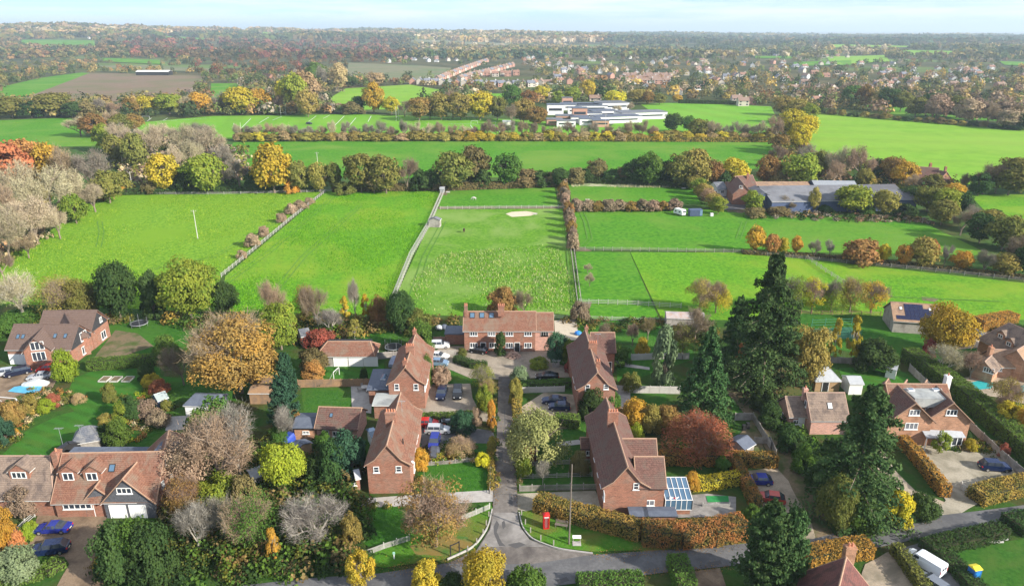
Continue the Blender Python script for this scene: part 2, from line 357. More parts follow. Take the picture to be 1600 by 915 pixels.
# pitch markings
m_line = mat('white_line_paint', (.75, .76, .74), rough=.8)
lm = MB()
def gline(a, b, wd, z=-.1):
    p, q = np.array(G(*a)), np.array(G(*b)); d = q-p; nn = np.array([-d[1], d[0]])/np.linalg.norm(d)*wd/2
    lm.add([(*(p-nn), z), (*(p+nn), z), (*(q+nn), z), (*(q-nn), z)], [(0, 1, 2, 3)])
for a, b in (((425,188),(440,182)),((482,190),(494,181)),((505,185),(515,180)),((523,196),(538,181)),((546,196),(556,184)),((575,190),(580,181)),((405,192),(420,183)),((240,190),(330,184)),((372,205),(392,185)),((700,193),(800,195)),((735,195),(742,206)),((770,195),(782,207)),((230,189),(237,184)),((255,188),(262,184))):
    gline(a, b, .35)
tag(lm.build('pitch_markings', m_line), kind='structure')

tk = MB(); m_trk = mat('worn_wheel_track', (.06, .19, .015), (.11, .22, .03), s=.8, rough=.95)
for pts in ([(905,385),(918,372),(912,345),(905,330)],[(152,345),(155,362),(150,385)],[(1150,372),(1160,345),(1180,340),(1210,345)],[(640,460),(660,400),(690,345)],[(350,440),(420,390),(520,305)],[(893,470),(888,420),(882,340)],[(1020,480),(1200,470),(1380,462),(1560,470)],[(420,460),(470,400),(560,320)],[(230,420),(330,400),(430,345)]):
    for off in (0, 1.7):
        for i in range(len(pts)-1):
            a, b = np.array(G(*pts[i]))+[off, 0], np.array(G(*pts[i+1]))+[off, 0]; d = b-a; nn = np.array([-d[1], d[0]])/np.linalg.norm(d)*.16
            tk.add([(*(a-nn), -.135), (*(a+nn), -.135), (*(b+nn), -.135), (*(b-nn), -.135)], [(3, 2, 1, 0) if False else (0, 1, 2, 3)])
tag(tk.build('wheel_tracks', m_trk), kind='structure')
# village ground
LAYER[0] = 100
vg = patch('village_ground', [(-400,1100),(-400,500),(-80,470),(300,485),(620,490),(905,497),(1300,500),(1700,520),(2100,1100)], mat('garden_ground', (.025,.075,.012),(.05,.105,.02),(.07,.065,.025), s=1.4, s3=.12, rough=.95, bmp=.15, spec=.05))
patch('front_lawn', [(-20,735),(0,712),(40,672),(90,648),(150,632),(158,600),(230,585),(300,590),(270,625),(205,700),(180,712),(60,712)], g_lawn)
patch('back_lawn', [(100,625),(115,590),(165,570),(250,570),(250,592),(190,640),(120,645)], g_lawn)
patch('orchard_lawn', [(185,700),(215,672),(262,640),(290,632),(300,690),(280,700)], g_lawn2)
patch('rough_lawn', [(175,500),(300,498),(300,560),(210,550),(150,545)], g_shade)
patch('lawn', [(240,595),(360,595),(370,625),(290,625),(240,625)], g_lawn2)
patch('lawn', [(470,605),(580,603),(575,640),(475,645)], g_lawn2)
patch('lawn', [(520,568),(600,566),(600,592),(470,592)], g_lawn)
patch('lawn', [(575,500),(640,500),(645,520),(590,540),(560,525)], g_shade)
patch('lawn', [(690,570),(735,570),(740,600),(665,600),(668,575)], g_lawn2)
patch('lawn', [(655,648),(740,644),(745,662),(655,662)], g_lawn2)
patch('lawn', [(700,690),(766,684),(768,705),(720,705)], g_lawn2)
patch('lawn', [(655,725),(765,715),(767,765),(650,770)], g_shade)
patch('lawn', [(560,788),(640,790),(660,835),(575,853),(550,830)], g_shade)
patch('lawn', [(870,660),(920,655),(922,690),(870,694)], g_lawn2)
patch('lawn', [(812,602),(900,602),(900,615),(812,615)], g_lawn2)
patch('lawn', [(812,718),(925,715),(930,760),(812,765)], g_lawn2)
patch('lawn', [(960,540),(1080,530),(1085,560),(965,600)], g_shade)
patch('lawn', [(975,603),(1040,604),(1042,640),(975,640)], g_lawn2)
patch('lawn', [(900,500),(1045,500),(1045,540),(905,530)], g_shade)
patch('lawn', [(1128,605),(1160,600),(1185,640),(1150,650)], g_shade)
patch('orchard_ground', [(1195,575),(1290,560),(1300,600),(1262,612),(1215,625),(1190,600)], mat('leaf_strewn_grass', (.05,.09,.015),(.12,.10,.03),(.14,.08,.03), s=2, s3=.2, rough=.95, bmp=.05))
patch('lawn', [(1310,575),(1385,568),(1430,590),(1470,600),(1360,605),(1320,600)], g_lawn)
patch('lawn', [(1205,488),(1640,500),(1640,560),(1400,560),(1215,530)], g_shade)
patch('lawn', [(1405,682),(1450,680),(1472,705),(1430,705)], g_lawn2)
patch('lawn', [(1455,860),(1640,835),(1700,960),(1490,960)], g_lawn2)
patch('lawn', [(1250,690),(1275,680),(1290,710),(1270,720)], g_green)
patch('tennis_court', [(1265,513),(1330,510),(1345,527),(1275,531)], mat('green_court', (.03,.13,.07),(.04,.15,.08), s=.4, rough=.9))
patch('gravel_yard', [(-60,640),(-40,585),(60,568),(95,580),(82,605),(20,640)], m_gravb)
patch('building_site_earth', [(145,560),(180,515),(215,520),(240,540),(190,556),(160,565)], m_earth)
patch('gravel_driveway', [(40,865),(55,815),(62,792),(85,772),(230,775),(222,800),(170,802),(152,830),(158,880),(165,960),(70,960),(88,915),(108,880),(100,868)], m_gravb, dense=2)
patch('block_drive', [(653,645),(660,600),(735,598),(738,620),(748,640),(775,645),(778,660),(655,642)], m_block)
patch('tarmac_drive', [(650,664),(700,662),(770,672),(776,692),(705,690),(650,700)], m_asph)
patch('garden_path', [(560,792),(575,777),(640,772),(770,764),(772,782),(640,789)], m_slab)
patch('gravel_forecourt', [(665,560),(690,540),(725,540),(860,544),(872,552),(860,565),(900,575),(900,588),(820,590),(800,592),(735,590),(700,575)], m_block)
patch('gravel_drive', [(806,640),(850,612),(905,616),(905,650),(870,648),(808,652)], m_grav)
patch('gravel_drive', [(806,770),(930,765),(945,792),(840,800),(806,795)], m_gravl)
patch('garden_path', [(870,690),(925,683),(930,690),(872,697)], m_slab)
patch('garden_path', [(960,562),(985,568),(1015,573),(1015,577),(985,573),(960,570)], m_slab)
patch('patio', [(548,600),(582,598),(580,645),(550,640)], m_slab)
patch('patio', [(960,600),(985,605),(985,640),(965,640)], m_slab)
patch('patio', [(866,500),(900,498),(905,530),(868,532)], mat('sandstone_paving', (.42,.36,.27),(.5,.44,.34), s=1, rough=.9))
patch('patio', [(262,650),(295,648),(292,670),(258,672)], m_slab)
patch('patio', [(1040,775),(1105,770),(1150,775),(1150,805),(1050,808)], m_concl)
patch('lower_yard', [(1145,690),(1175,655),(1190,690),(1200,715),(1155,715)], m_earth)
patch('orchard_track', [(1128,605),(1165,600),(1188,640),(1228,690),(1262,745),(1302,822),(1322,832),(1262,842),(1232,790),(1205,715),(1172,655)], m_earth, dense=2)
patch('gravel_parking', [(1160,735),(1212,728),(1232,750),(1268,815),(1275,842),(1215,840),(1185,795)], m_grav, dense=2)
patch('gravel_drive', [(1352,690),(1380,700),(1400,735),(1430,765),(1480,785),(1500,805),(1465,812),(1410,770),(1370,730)], m_grav, dense=2)
patch('gravel_yard', [(1425,706),(1450,690),(1470,690),(1478,703),(1560,703),(1590,738),(1525,755),(1510,765),(1530,785),(1500,802),(1462,806),(1478,780)], m_gravl, dense=2)
patch('gravel_yard', [(1480,520),(1545,515),(1560,540),(1500,545)], m_grav)
patch('pool_terrace', [(1500,590),(1560,583),(1640,590),(1640,640),(1560,620),(1505,612)], m_grav)
patch('dirt_drive', [(1352,880),(1385,862),(1402,858),(1432,920),(1460,960),(1330,960)], m_grav, dense=2)
patch('van_drive', [(1398,858),(1445,845),(1490,890),(1520,960),(1450,960)], m_asph)
patch('farm_yard', [(1120,300),(1180,300),(1200,325),(1130,328)], m_asph)
patch('dirt_drive', [(1070,893),(1125,886),(1150,960),(1080,960)], m_gravb)
patch('leaf_strewn_verge', [(1000,845),(1170,835),(1170,850),(1000,866)], m_leafl)
# roads
road = [(-200,985),(150,940),(340,918),(470,903),(590,895),(690,880),(760,868),(830,866),(920,866),(1040,858),(1150,849),(1270,841),(1320,828),(1400,815),(1461,805),(1530,797),(1640,783),
        (1640,803),(1571,813),(1484,829),(1442,839),(1358,857),(1270,872),(1131,884),(1040,893),(940,905),(860,915),(700,925),(560,935),(400,960),(200,1000)]
patch('road', road, m_asph)
patch('dirt_drive', [(40,960),(170,930),(170,1000),(40,1000)], m_gravb)
lane = [(779,588),(798,588),(804,700),(808,765),(809,800),(813,822),(828,842),(870,858),(930,865),(830,880),(740,880),(700,879),(745,858),(765,825),(770,795),(771,765),(776,690)]
patch('concrete_lane', lane, m_conc)
patch('pale_junction_apron', [(772,800),(808,800),(812,822),(828,843),(850,853),(750,853),(766,826)], m_concl)
m_patch = mat('dark_tar_patch', (.085,.082,.082), rough=.8)
for pl in ([(776,812),(780,818),(776,830),(784,846),(790,852),(780,852),(773,836),(771,822)], [(784,815),(788,812),(790,822),(786,826)], [(793,850),(812,846),(822,850),(806,856)], [(788,640),(789,640),(790,690),(789,690)],
           [(785,590),(797,592),(795,604),(783,600)], [(779,700),(786,701),(785,722),(778,720)], [(795,770),(800,770),(801,790),(796,790)], [(870,905),(885,900),(890,906),(874,912)], [(1104,878),(1125,874),(1128,880),(1108,884)]):
    patch('tar_patch', pl, m_patch, dense=.6)
jm = MB()
for yy in (605, 625, 646, 668, 692, 718, 745, 772):
    a, b = G(776, yy), G(804, yy); jm.box((a[0]+b[0])/2, a[1], .02, b[0]-a[0]-.3, .07, .003)
tag(jm.build('lane_joints', m_patch), kind='structure')
tag(patch('village_green', [(770,793),(764,822),(742,853),(700,872),(600,886),(560,880),(575,862),(660,826),(740,795),(765,785)], g_green), kind='structure')
tag(patch('village_green', [(810,800),(835,795),(870,805),(1000,845),(1080,848),(1080,856),(925,861),(870,854),(830,840),(815,822)], g_green), kind='structure')
patch('leaf_litter', [(640,852),(700,835),(730,838),(740,850),(700,868),(650,866)], m_leafl)
m_kerb = mat('kerb_stone', (.34,.33,.31), (.45,.43,.4), s=2, rough=.9)
for pts in ([(769,795),(763,823),(741,854),(699,873)], [(811,800),(816,823),(831,842),(871,857),(926,864)]):
    k = MB(); q = []
    for i in range(len(pts)-1):
        for j in range(6): q.append((pts[i][0]+(pts[i+1][0]-pts[i][0])*j/6, pts[i][1]+(pts[i+1][1]-pts[i][1])*j/6))
    q.append(pts[-1])
    # smooth
    for _ in range(4): q = [q[0]]+[((q[i-1][0]+q[i][0]*2+q[i+1][0])/4, (q[i-1][1]+q[i][1]*2+q[i+1][1])/4) for i in range(1, len(q)-1)]+[q[-1]]
    for i in range(len(q)-1):
        a, b = np.array(G(*q[i])), np.array(G(*q[i+1])); d = b-a; c = (a+b)/2
        k.box(c[0], c[1], -.3, np.linalg.norm(d)+.02, .16, .43, math.atan2(d[1], d[0]))
    tag(k.build('kerb', m_kerb), kind='structure')
# pools
m_water = mat('pool_water', (.03,.32,.33), (.05,.40,.40), s=.8, rough=.08, bmp=.02)
m_cover = mat('blue_pool_cover', (.05,.28,.5), (.12,.45,.62), s=.7, rough=.35)
for nm, pl, m in (('swimming_pool', [(1513,598),(1530,594),(1552,597),(1550,606),(1530,608),(1515,604)], m_water), ('swimming_pool', [(1586,601),(1640,603),(1640,625),(1588,613)], m_water), ('pool_cover', [(12,611),(22,604),(40,601),(66,602),(62,612),(38,614)], m_cover)):
    o = patch(nm, pl, m)
for s_ in (0,):
    a = [G(*p) for p in [(1511,600),(1530,592),(1556,596),(1553,608),(1530,611),(1513,606)]]
tag(patch('artificial_turf', [(1103,774),(1138,774),(1139,783),(1106,784)], mat('artificial_grass', (.02,.2,.05),(.03,.24,.07), s=3, rough=.9)), kind='structure')

# air: one closed box of pale haze round everything
m, t, b_, o_ = nodes('haze_air'); t.nodes.remove(b_); pv = t.nodes.new('ShaderNodeVolumePrincipled'); pv.inputs['Density'].default_value = 1.1e-4; pv.inputs['Color'].default_value = (.72, .88, 1, 1); pv.inputs['Anisotropy'].default_value = .1
t.links.new(pv.outputs[0], o_.inputs['Volume']); tag(MB().box(0, 0, -22, 125000, 125000, 260).build('haze', m), kind='stuff')
# ------------------------------------------------------------ building materials
m_brick = mat('red_brick', (.21, .095, .065), (.31, .155, .105), (.25, .15, .11), s=6, s3=.5, rough=.9, brick=True, spec=.1)
m_bricko = mat('orange_brick', (.34, .185, .115), (.44, .25, .16), (.29, .16, .1), s=6, s3=.5, rough=.9, brick=True, spec=.1)
m_brickp = mat('pinkish_brick', (.40, .22, .17), (.5, .3, .24), s=5, rough=.9, brick=True, spec=.1)
m_tile = mat('red_clay_tiles', (.165, .078, .053), (.255, .13, .088), (.21, .15, .11), s=3.5, s3=.5, zrow=.22, spec=.15, rough=.85, amp=.55)
m_tileb = mat('brown_clay_tiles', (.115, .062, .052), (.18, .10, .08), (.14, .10, .08), s=3.5, s3=.6, amp=.55, zrow=.22, spec=.15, rough=.85)
m_tileg = mat('weathered_brown_tiles', (.19, .14, .11), (.29, .22, .17), (.13, .10, .085), s=3.5, s3=.7, zrow=.22, spec=.15)
m_tilep = mat('plain_brown_tiles', (.125, .085, .07), (.165, .115, .095), s=2, zrow=.3, spec=.2)
m_tileo = mat('orange_brown_tiles', (.29, .18, .11), (.38, .25, .16), (.22, .15, .11), s=2.5, s3=.6, zrow=.25)
m_ridge = mat('ridge_tiles', (.31, .19, .125), (.40, .26, .18), s=3, rough=.85)
m_ridged = mat('brown_ridge_tiles', (.3, .2, .15), (.38, .26, .2), s=3)
m_slate = mat('blue_grey_slate', (.085, .095, .115), (.14, .15, .175), (.2, .2, .2), s=3, s3=.8, zrow=.22, rough=.55, spec=.4)
m_flat = mat('flat_roof_felt', (.08, .095, .13), (.12, .14, .18), s=1.2, rough=.7)
m_flatg = mat('grey_flat_roof', (.3, .32, .31), (.42, .43, .41), (.22,.23,.23), s=.8, s3=.4, rough=.7)
m_lead = mat('lead_grey', (.33, .35, .37), (.42, .44, .46), s=2, rough=.5)
m_white = paint('white_paint', (.78, .78, .76), .5)
m_cream = mat('cream_render', (.72, .68, .6), (.78, .74, .67), s=1, rough=.9)
m_whiter = mat('white_render', (.72, .72, .7), (.8, .8, .78), s=1, rough=.9)
m_glass = paint('window_glass', (.035, .045, .06), .06, spec=.8)
m_glassb = paint('sky_blue_glass', (.08, .15, .23), .05, spec=1.0)
m_glasc = mat('curtained_glass', (.10, .11, .13), (.22, .23, .25), s=1.5, rough=.08, spec=.8)
m_black = mat('black_weatherboard', (.03, .03, .033), (.055, .055, .06), s=3, zrow=.2, rough=.7)
m_clad = mat('dark_timber_cladding', (.07, .075, .085), (.12, .125, .14), s=3, zrow=.2, rough=.7)
m_dark = paint('black_paint', (.02, .02, .022), .5)
m_wood = mat('oak_timber', (.3, .19, .1), (.4, .27, .15), s=4, rough=.8)
m_fence = mat('brown_fence_timber', (.27, .16, .09), (.36, .23, .13), (.2,.14,.1), s=3, s3=.5, rough=.9)
m_fenceg = mat('grey_weathered_timber', (.30, .27, .24), (.42, .39, .35), (.22,.2,.18), s=3, s3=.5, rough=.9)
m_metal = mat('galvanised_metal', (.28, .30, .32), (.36, .38, .4), s=1, rough=.5, metal=.3)
m_blue = mat('blue_cladding', (.06, .085, .16), (.08, .11, .19), s=1, rough=.6)
m_corr = mat('corrugated_sheet', (.13, .135, .15), (.19, .195, .21), (.10, .10, .11), s=.4, s3=.08, rough=.75)
m_solar = paint('solar_panel_glass', (.012, .016, .05), .12, spec=.6)
m_polew = mat('dark_pole_timber', (.13,.105,.085), (.2,.17,.14), s=3, rough=.95)
m_pot = paint('terracotta', (.5, .2, .11), .8)

class House:
    def __init__(s, name, label, cat, px, py, h=0, wall=None, tile=None, ridge=None, group=None):
        x, y = G(px, py, h); s.o = np.array([x, y]); s.root = thing(name, label, cat, x, y, 0, 0, group)
        s.wall, s.tile, s.ridge = wall or m_brick, tile or m_tile, ridge or m_ridge; s.w = []
    def wing(s, a, b, W, he, hr, hip=(0, 0), flare=0, wall=None, tile=None, ridge=True, ha=None, hb=None, ov=.3, eo=.35, z0=-.4, noroof=False, shift=(0, 0), skew=0):
        """a, b: photo pixels of the ridge ends (at height hr); W: depth across the ridge"""
        A = np.array(G(*a, hr))-s.o+np.array(shift); B = np.array(G(*b, hr))-s.o+np.array(shift)
        return s.wingw(A, B, W, he, hr, hip, flare, wall, tile, ridge, ov, eo, z0)
    def wingw(s, A, B, W, he, hr, hip=(0, 0), flare=0, wall=None, tile=None, ridge=True, ov=.3, eo=.35, z0=-.4):
        A, B = np.array(A, float), np.array(B, float); d = (B-A)/np.linalg.norm(B-A); e = np.array([d[1], -d[0]])
        wA, wB = A+d*.02-d*hip[0], B-d*.02+d*hip[1]
        if hip[0] == 0: wA = A+d*ov
        if hip[1] == 0: wB = B-d*ov
        m = MB(); hw = W/2
        q = lambda c, k, z: (*(c+e*k*hw), z)
        V = [q(wA, -1, z0), q(wA, 1, z0), q(wB, 1, z0), q(wB, -1, z0), q(wA, -1, he), q(wA, 1, he), q(wB, 1, he), q(wB, -1, he)]
        fs = [(1, 0, 4, 5), (2, 1, 5, 6), (3, 2, 6, 7), (0, 3, 7, 4), (4, 7, 6, 5)]
        if hip[0] == 0: V.append(q(wA, 0, hr-.12)); fs.append((4, len(V)-1, 5)[::-1])
        if hip[1] == 0: V.append(q(wB, 0, hr-.12)); fs.append((7, 6, len(V)-1)[::-1])
        m.add(V, fs); m.build('wall', wall or s.wall, s.root)
        r = MB(); th = .16; sl = (hr-he)/hw; ez = he-eo*sl*(.3 if flare else 1)+.05
        prof = [(hw+eo, ez)]
        if flare: prof.append((hw*.62, he+(hr-he)*.27))
        prof.append((0, hr))
        eA, eB = (A if hip[0] == 0 else A-d*(hip[0]+eo)), (B if hip[1] == 0 else B+d*(hip[1]+eo))
        for sg in (-1, 1):
            for i in range(len(prof)-1):
                (k0, z0_), (k1, z1_) = prof[i], prof[i+1]
                t0 = (k0-0)/(hw+eo); t1 = k1/(hw+eo)
                p0a, p0b = A+(eA-A)*t0, B+(eB-B)*t0; p1a, p1b = A+(eA-A)*t1, B+(eB-B)*t1
                pts = [(*(p0a+e*sg*k0), z0_), (*(p0b+e*sg*k0), z0_), (*(p1b+e*sg*k1), z1_), (*(p1a+e*sg*k1), z1_)]
                nn = np.array([*(e*sg*(z1_-z0_)), k0-k1]); nn /= np.linalg.norm(nn)
                r.slab(pts, nn, th)
        for k, (c, ec) in enumerate(((A, eA), (B, eB))):
            if hip[k]:
                for i in range(len(prof)-1):
                    (k0, z0_), (k1, z1_) = prof[i], prof[i+1]; t0, t1 = k0/(hw+eo), k1/(hw+eo); c0, c1 = c+(ec-c)*t0, c+(ec-c)*t1
                    pts = [(*(c0-e*k0), z0_), (*(c0+e*k0), z0_), (*(c1+e*k1), z1_)]+([(*(c1-e*k1), z1_)] if k1 else [])
                    dd = (ec-c); L_ = np.linalg.norm(dd); nn = np.array([*(dd/L_*(z1_-z0_)), L_*(t0-t1)]); nn /= np.linalg.norm(nn)
                    r.slab(pts, nn, th)
        rf = r.build('roof', tile or s.tile, s.root)
        if ridge:
            rr = MB(); rr.bar((*A, hr+.13), (*B, hr+.13), .15, n=6)
            for k, (c, ec) in enumerate(((A, eA), (B, eB))):
                for sg in (-1, 1):
                    for i in range(len(prof)-1):
                        (k0, z0_), (k1, z1_) = prof[i], prof[i+1]; t0, t1 = k0/(hw+eo), k1/(hw+eo)
                        if hip[k]: rr.bar((*(c+(ec-c)*t0+e*sg*k0), z0_+th), (*(c+(ec-c)*t1+e*sg*k1), z1_+th), .12, n=5)
                        else:
                            off = d*(.06 if k == 0 else -.06); rr.bar((*(c+off+e*sg*k0), z0_+th*.95), (*(c+off+e*sg*k1), z1_+th*.95), .09, n=4)
            ro = rr.build('ridge_tiles', s.ridge, rf)
        s.w.append(dict(A=wA, B=wB, d=d, e=e, W=W, he=he, hr=hr, roof=rf))
        # gutters along the eaves
        g_ = MB()
        for sg in (-1, 1): g_.bar((*(eA+e*sg*(hw+eo)), ez+.02), (*(eB+e*sg*(hw+eo)), ez+.02), .07, n=5)
        g_.build('gutter', m_white if s.tile is not m_tileb else m_dark, s.root)
        return s.w[-1]
    def plane(s, w, face):
        w = s.w[w]
        if face == 'A': return w['A'], -w['d']
        if face == 'B': return w['B'], w['d']
        mid = (w['A']+w['B'])/2
        return (mid+w['e']*w['W']/2, w['e']) if face == 'E' else (mid-w['e']*w['W']/2, -w['e'])
    def hit(s, w, face, px, py, out=.0):
        p0, n = s.plane(w, face); r = ray(px, py); p = p0+s.o+n*out
        t = (p@n)/(r[:2]@n); return np.array([r[0]*t-s.o[0], r[1]*t-s.o[1]]), H+r[2]*t, n
    def win(s, w, face, px, py, wd=1.2, ht=1.2, n=2, rows=1, name='window', fm=None, gm=None, sill=True, label=None, z=None):
        zf = z; c, z, nn = s.hit(w, face, px, py); t = np.array([-nn[1], nn[0]])
        if zf: z = zf
        elif face in 'EF': z = min([max(1.5, ht/2+.1), s.w[w]['he']-ht/2-.28], key=lambda q: abs(q-z)) if s.w[w]['he'] > 4 else min(z, s.w[w]['he']-ht/2-.28)
        f = MB(); fw = .11
        def b_(u0, u1, z0, z1, d0, d1, M):
            pts = [(*(c+t*u+nn*d0), zz) for u, zz in ((u0, z0), (u1, z0), (u1, z1), (u0, z1))]; M.slab(pts, (nn[0], nn[1], 0), d1-d0)
        z -= ht/2
        b_(-wd/2, wd/2, z, z+fw, 0, .08, f); b_(-wd/2, wd/2, z+ht-fw, z+ht, 0, .08, f)
        for i in range(n+1):
            u = -wd/2+(wd-fw)*i/n; b_(u, u+fw, z+fw, z+ht-fw, 0, .078, f)
        for j in range(1, rows): b_(-wd/2+fw, wd/2-fw, z+ht*j/rows-.03, z+ht*j/rows+.03, 0, .072, f)
        if sill: b_(-wd/2-.1, wd/2+.1, z-.1, z, 0, .16, f)
        fo = f.build(name, fm or m_white, s.root)
        g_ = MB(); b_(-wd/2+.02, wd/2-.02, z+.02, z+ht-.02, .005, .035, g_); g_.build('pane', gm or random.choice([m_glass, m_glass, m_glasc]), fo)
        if label: fo['label'] = label
        return fo
    def door(s, w, face, px, py, wd=1.0, ht=2.1, m=None, name='door', z=0, label=None, panel=True):
        c, _, nn = s.hit(w, face, px, py); t = np.array([-nn[1], nn[0]]); f = MB()
        def b_(u0, u1, z0, z1, d0, d1, M):
            pts = [(*(c+t*u+nn*d0), zz) for u, zz in ((u0, z0), (u1, z0), (u1, z1), (u0, z1))]; M.slab(pts, (nn[0], nn[1], 0), d1-d0)
        b_(-wd/2, wd/2, z-.1, z+ht, 0, .06, f)
        if wd > 1.6:
            for i in range(int(wd/.25)): b_(-wd/2+.05+i*.25, -wd/2+.1+i*.25, z+.05, z+ht-.1, .061, .09, f)
        o = f.build(name, m or m_white, s.root); g2 = MB(); b_(-wd/2-.1, -wd/2, z-.1, z+ht+.1, 0, .1, g2); b_(wd/2, wd/2+.1, z-.1, z+ht+.1, 0, .1, g2); b_(-wd/2, wd/2, z+ht, z+ht+.1, 0, .1, g2)
        g2.build('door_frame', m_white, o)
        if wd < 1.6: h_ = MB(); b_(wd/2-.2, wd/2-.12, z+.95, z+1.1, .061, .12, h_); h_.build('handle', m_metal, o)
        if label: o['label'] = label
        return o
    def chimney(s, px, py, h, sx=.9, sy=.6, ht=2.2, pots=2, m=None, rz=0):
        """px,py: pixel of the chimney's foot on the roof at height h"""
        x, y = np.array(G(px, py, h))-s.o; c = MB(); sx *= .85; ht *= .85; c.box(x, y, h-1, sx, sy, ht+1, rz); c.box(x, y, h+ht, sx+.16, sy+.16, .16, rz); c.box(x, y, h+ht+.16, sx, sy, .1, rz)
        o = c.build('chimney', m or s.wall, s.w[0]['roof'])
        for i in range(pots):
            u = (i-(pots-1)/2)*.42; q = MB(); q.bar((x+u*math.cos(rz), y+u*math.sin(rz), h+ht+.26), (x+u*math.cos(rz), y+u*math.sin(rz), h+ht+.75), .15, .12, n=7); q.build('chimney_pot', m_pot, o)
        return o
    def skylight(s, w, side, px, py, wd=.8, ln=1.0, gm=None, frame=None):
        """on the roof slope of wing w on side E or F"""
        w = s.w[w]; e = w['e'] if side == 'E' else -w['e']; hw = w['W']/2; sl = (w['hr']-w['he'])/hw
        mid = (w['A']+w['B'])/2+s.o; r = ray(px, py)
        # plane: z = hr - sl * ((p-mid).e)
        den = r[2]+sl*(r[:2]@e); t = (w['hr']-H+sl*(mid@e))/den
        p = np.array([r[0]*t-s.o[0], r[1]*t-s.o[1], H+r[2]*t]); d = w['d']; nn = np.array([*(e*sl), 1]); nn /= np.linalg.norm(nn)
        dn = np.array([*e, -sl]); dn /= np.linalg.norm(dn); dd = np.array([*d, 0])
        for nm, k, o0, o1, m in (('skylight', 1, .12, .26, frame or m_dark), ('pane', .78, .2, .285, gm or m_glassb)):
            M = MB(); M.slab([p+dd*a*wd/2*k+dn*b*ln/2*k+nn*o0 for a, b in ((-1, 1), (1, 1), (1, -1), (-1, -1))], nn, o1-o0)
            fo = M.build(nm, m, w['roof'] if nm == 'skylight' else fo)
        return fo
    def solid(s, name, x, y, z, sx, sy, sz, m, rz=0, parent=None):
        M = MB(); M.box(x, y, z, sx, sy, sz, rz); return M.build(name, m, parent or s.root)
    def aerial(s, px, py, h, ht=1.6):
        x, y = np.array(G(px, py, h))-s.o; M = MB(); M.bar((x, y, h-.4), (x, y, h+ht), .03); M.bar((x-.7, y, h+ht), (x+.7, y+.2, h+ht), .025)
        for i in range(6): M.bar((x-.6+i*.22, y-.25, h+ht), (x-.6+i*.22, y+.3, h+ht), .02)
        return M.build('aerial', m_metal, s.w[0]['roof'])
def dormer(h, w, px, py, wd, ht, win_w, win_h, n=2, wall=None):
    """gabled dormer whose sill line shows at (px, py) on the camera side of wing w's roof"""
    W_ = h.w[w]; e = W_['e'] if W_['e'][1] < 0 else -W_['e']; hw = W_['W']/2; sl = (W_['hr']-W_['he'])/hw; mid = (W_['A']+W_['B'])/2+h.o; r = ray(px, py)
    t = (W_['hr']-H+sl*(mid@e))/(r[2]+sl*(r[:2]@e)); p = r[:2]*t-h.o; z = H+r[2]*t; top = z+ht+wd*.42
    B = p+e*.05; A = p-e*min((top-z)/sl+.3, (W_['hr']-z)/sl)
    h.wingw(A, B, wd, z+ht, top, z0=z-.5, ov=.12, eo=.22, ridge=False, wall=wall); k = len(h.w)-1
    c, zz, nn = h.hit(k, 'B', px, py); f = MB(); tt = np.array([-nn[1], nn[0]]); z1 = z+ht*.5-win_h/2+.15
    def q(u0, u1, a, b, d0, d1, M): M.slab([(*(c+tt*u+nn*d0), v) for u, v in ((u0, a), (u1, a), (u1, b), (u0, b))], (nn[0], nn[1], 0), d1-d0)
    for i in range(n+1): u = -win_w/2+(win_w-.12)*i/n; q(u, u+.12, z1, z1+win_h, 0, .08, f)
    q(-win_w/2, win_w/2, z1-.1, z1, 0, .1, f); q(-win_w/2, win_w/2, z1+win_h, z1+win_h+.1, 0, .09, f)
    fo = f.build('window', m_white, h.root); f = MB(); q(-win_w/2+.02, win_w/2-.02, z1, z1+win_h, .005, .03, f); f.build('pane', m_glass, fo)
def dish(h, w, face, px, py):
    c, z, n = h.hit(w, face, px, py, .3); M = MB(); M.bar((c[0], c[1], z), (c[0]-n[0]*.3, c[1]-n[1]*.3, z-.1), .03); M.ball(c[0], c[1], z, .3, .3, .3, 8, 3, z0=0); M.build('satellite_dish', m_white, h.root)

# -- semi-detached pair at the lane mouth, left
def gablesize(p): return p
h = House('semi_detached_house', 'brick semi-detached house with steep red tiled roof beside a tiny brick outhouse', 'house', 612, 655, 8.4)
h.wing((604,697), (626,614), 6.6, 5.0, 8.6, flare=1)
h.win(0, 'A', 588, 733, .9, 1.1, 1, 2); h.win(0, 'A', 623, 732, .9, 1.1, 1, 2)
h.chimney(611, 657, 8.5, 2.0, .8, 1.7, 4); h.win(0, 'E', 648, 700, 1.1, 1.2, 2); h.win(0, 'E', 650, 680, 1.1, 1.2, 2); h.win(0, 'E', 647, 730, 1.4, 1.2, 2); h.win(0, 'E', 651, 660, 1.1, 1.2, 2)
h.aerial(628, 640, 8.3); x, y = np.array(G(630, 694, 6.3))-h.o
M = MB(); M.bar((x, y, 5.8), (x, y, 7.4), .1, n=6); M.build('flue_pipe', m_dark, h.w[0]['roof'])
dish(h, 0, 'E', 644, 722)
B1 = h
# rear lean-to between the two pairs
h.wingw(np.array(G(596,622,3))-h.o+[-1.4, 0], np.array(G(617,622,3))-h.o+[1, 0], 4.0, 2.7, 2.9, tile=m_flatg, ridge=False)
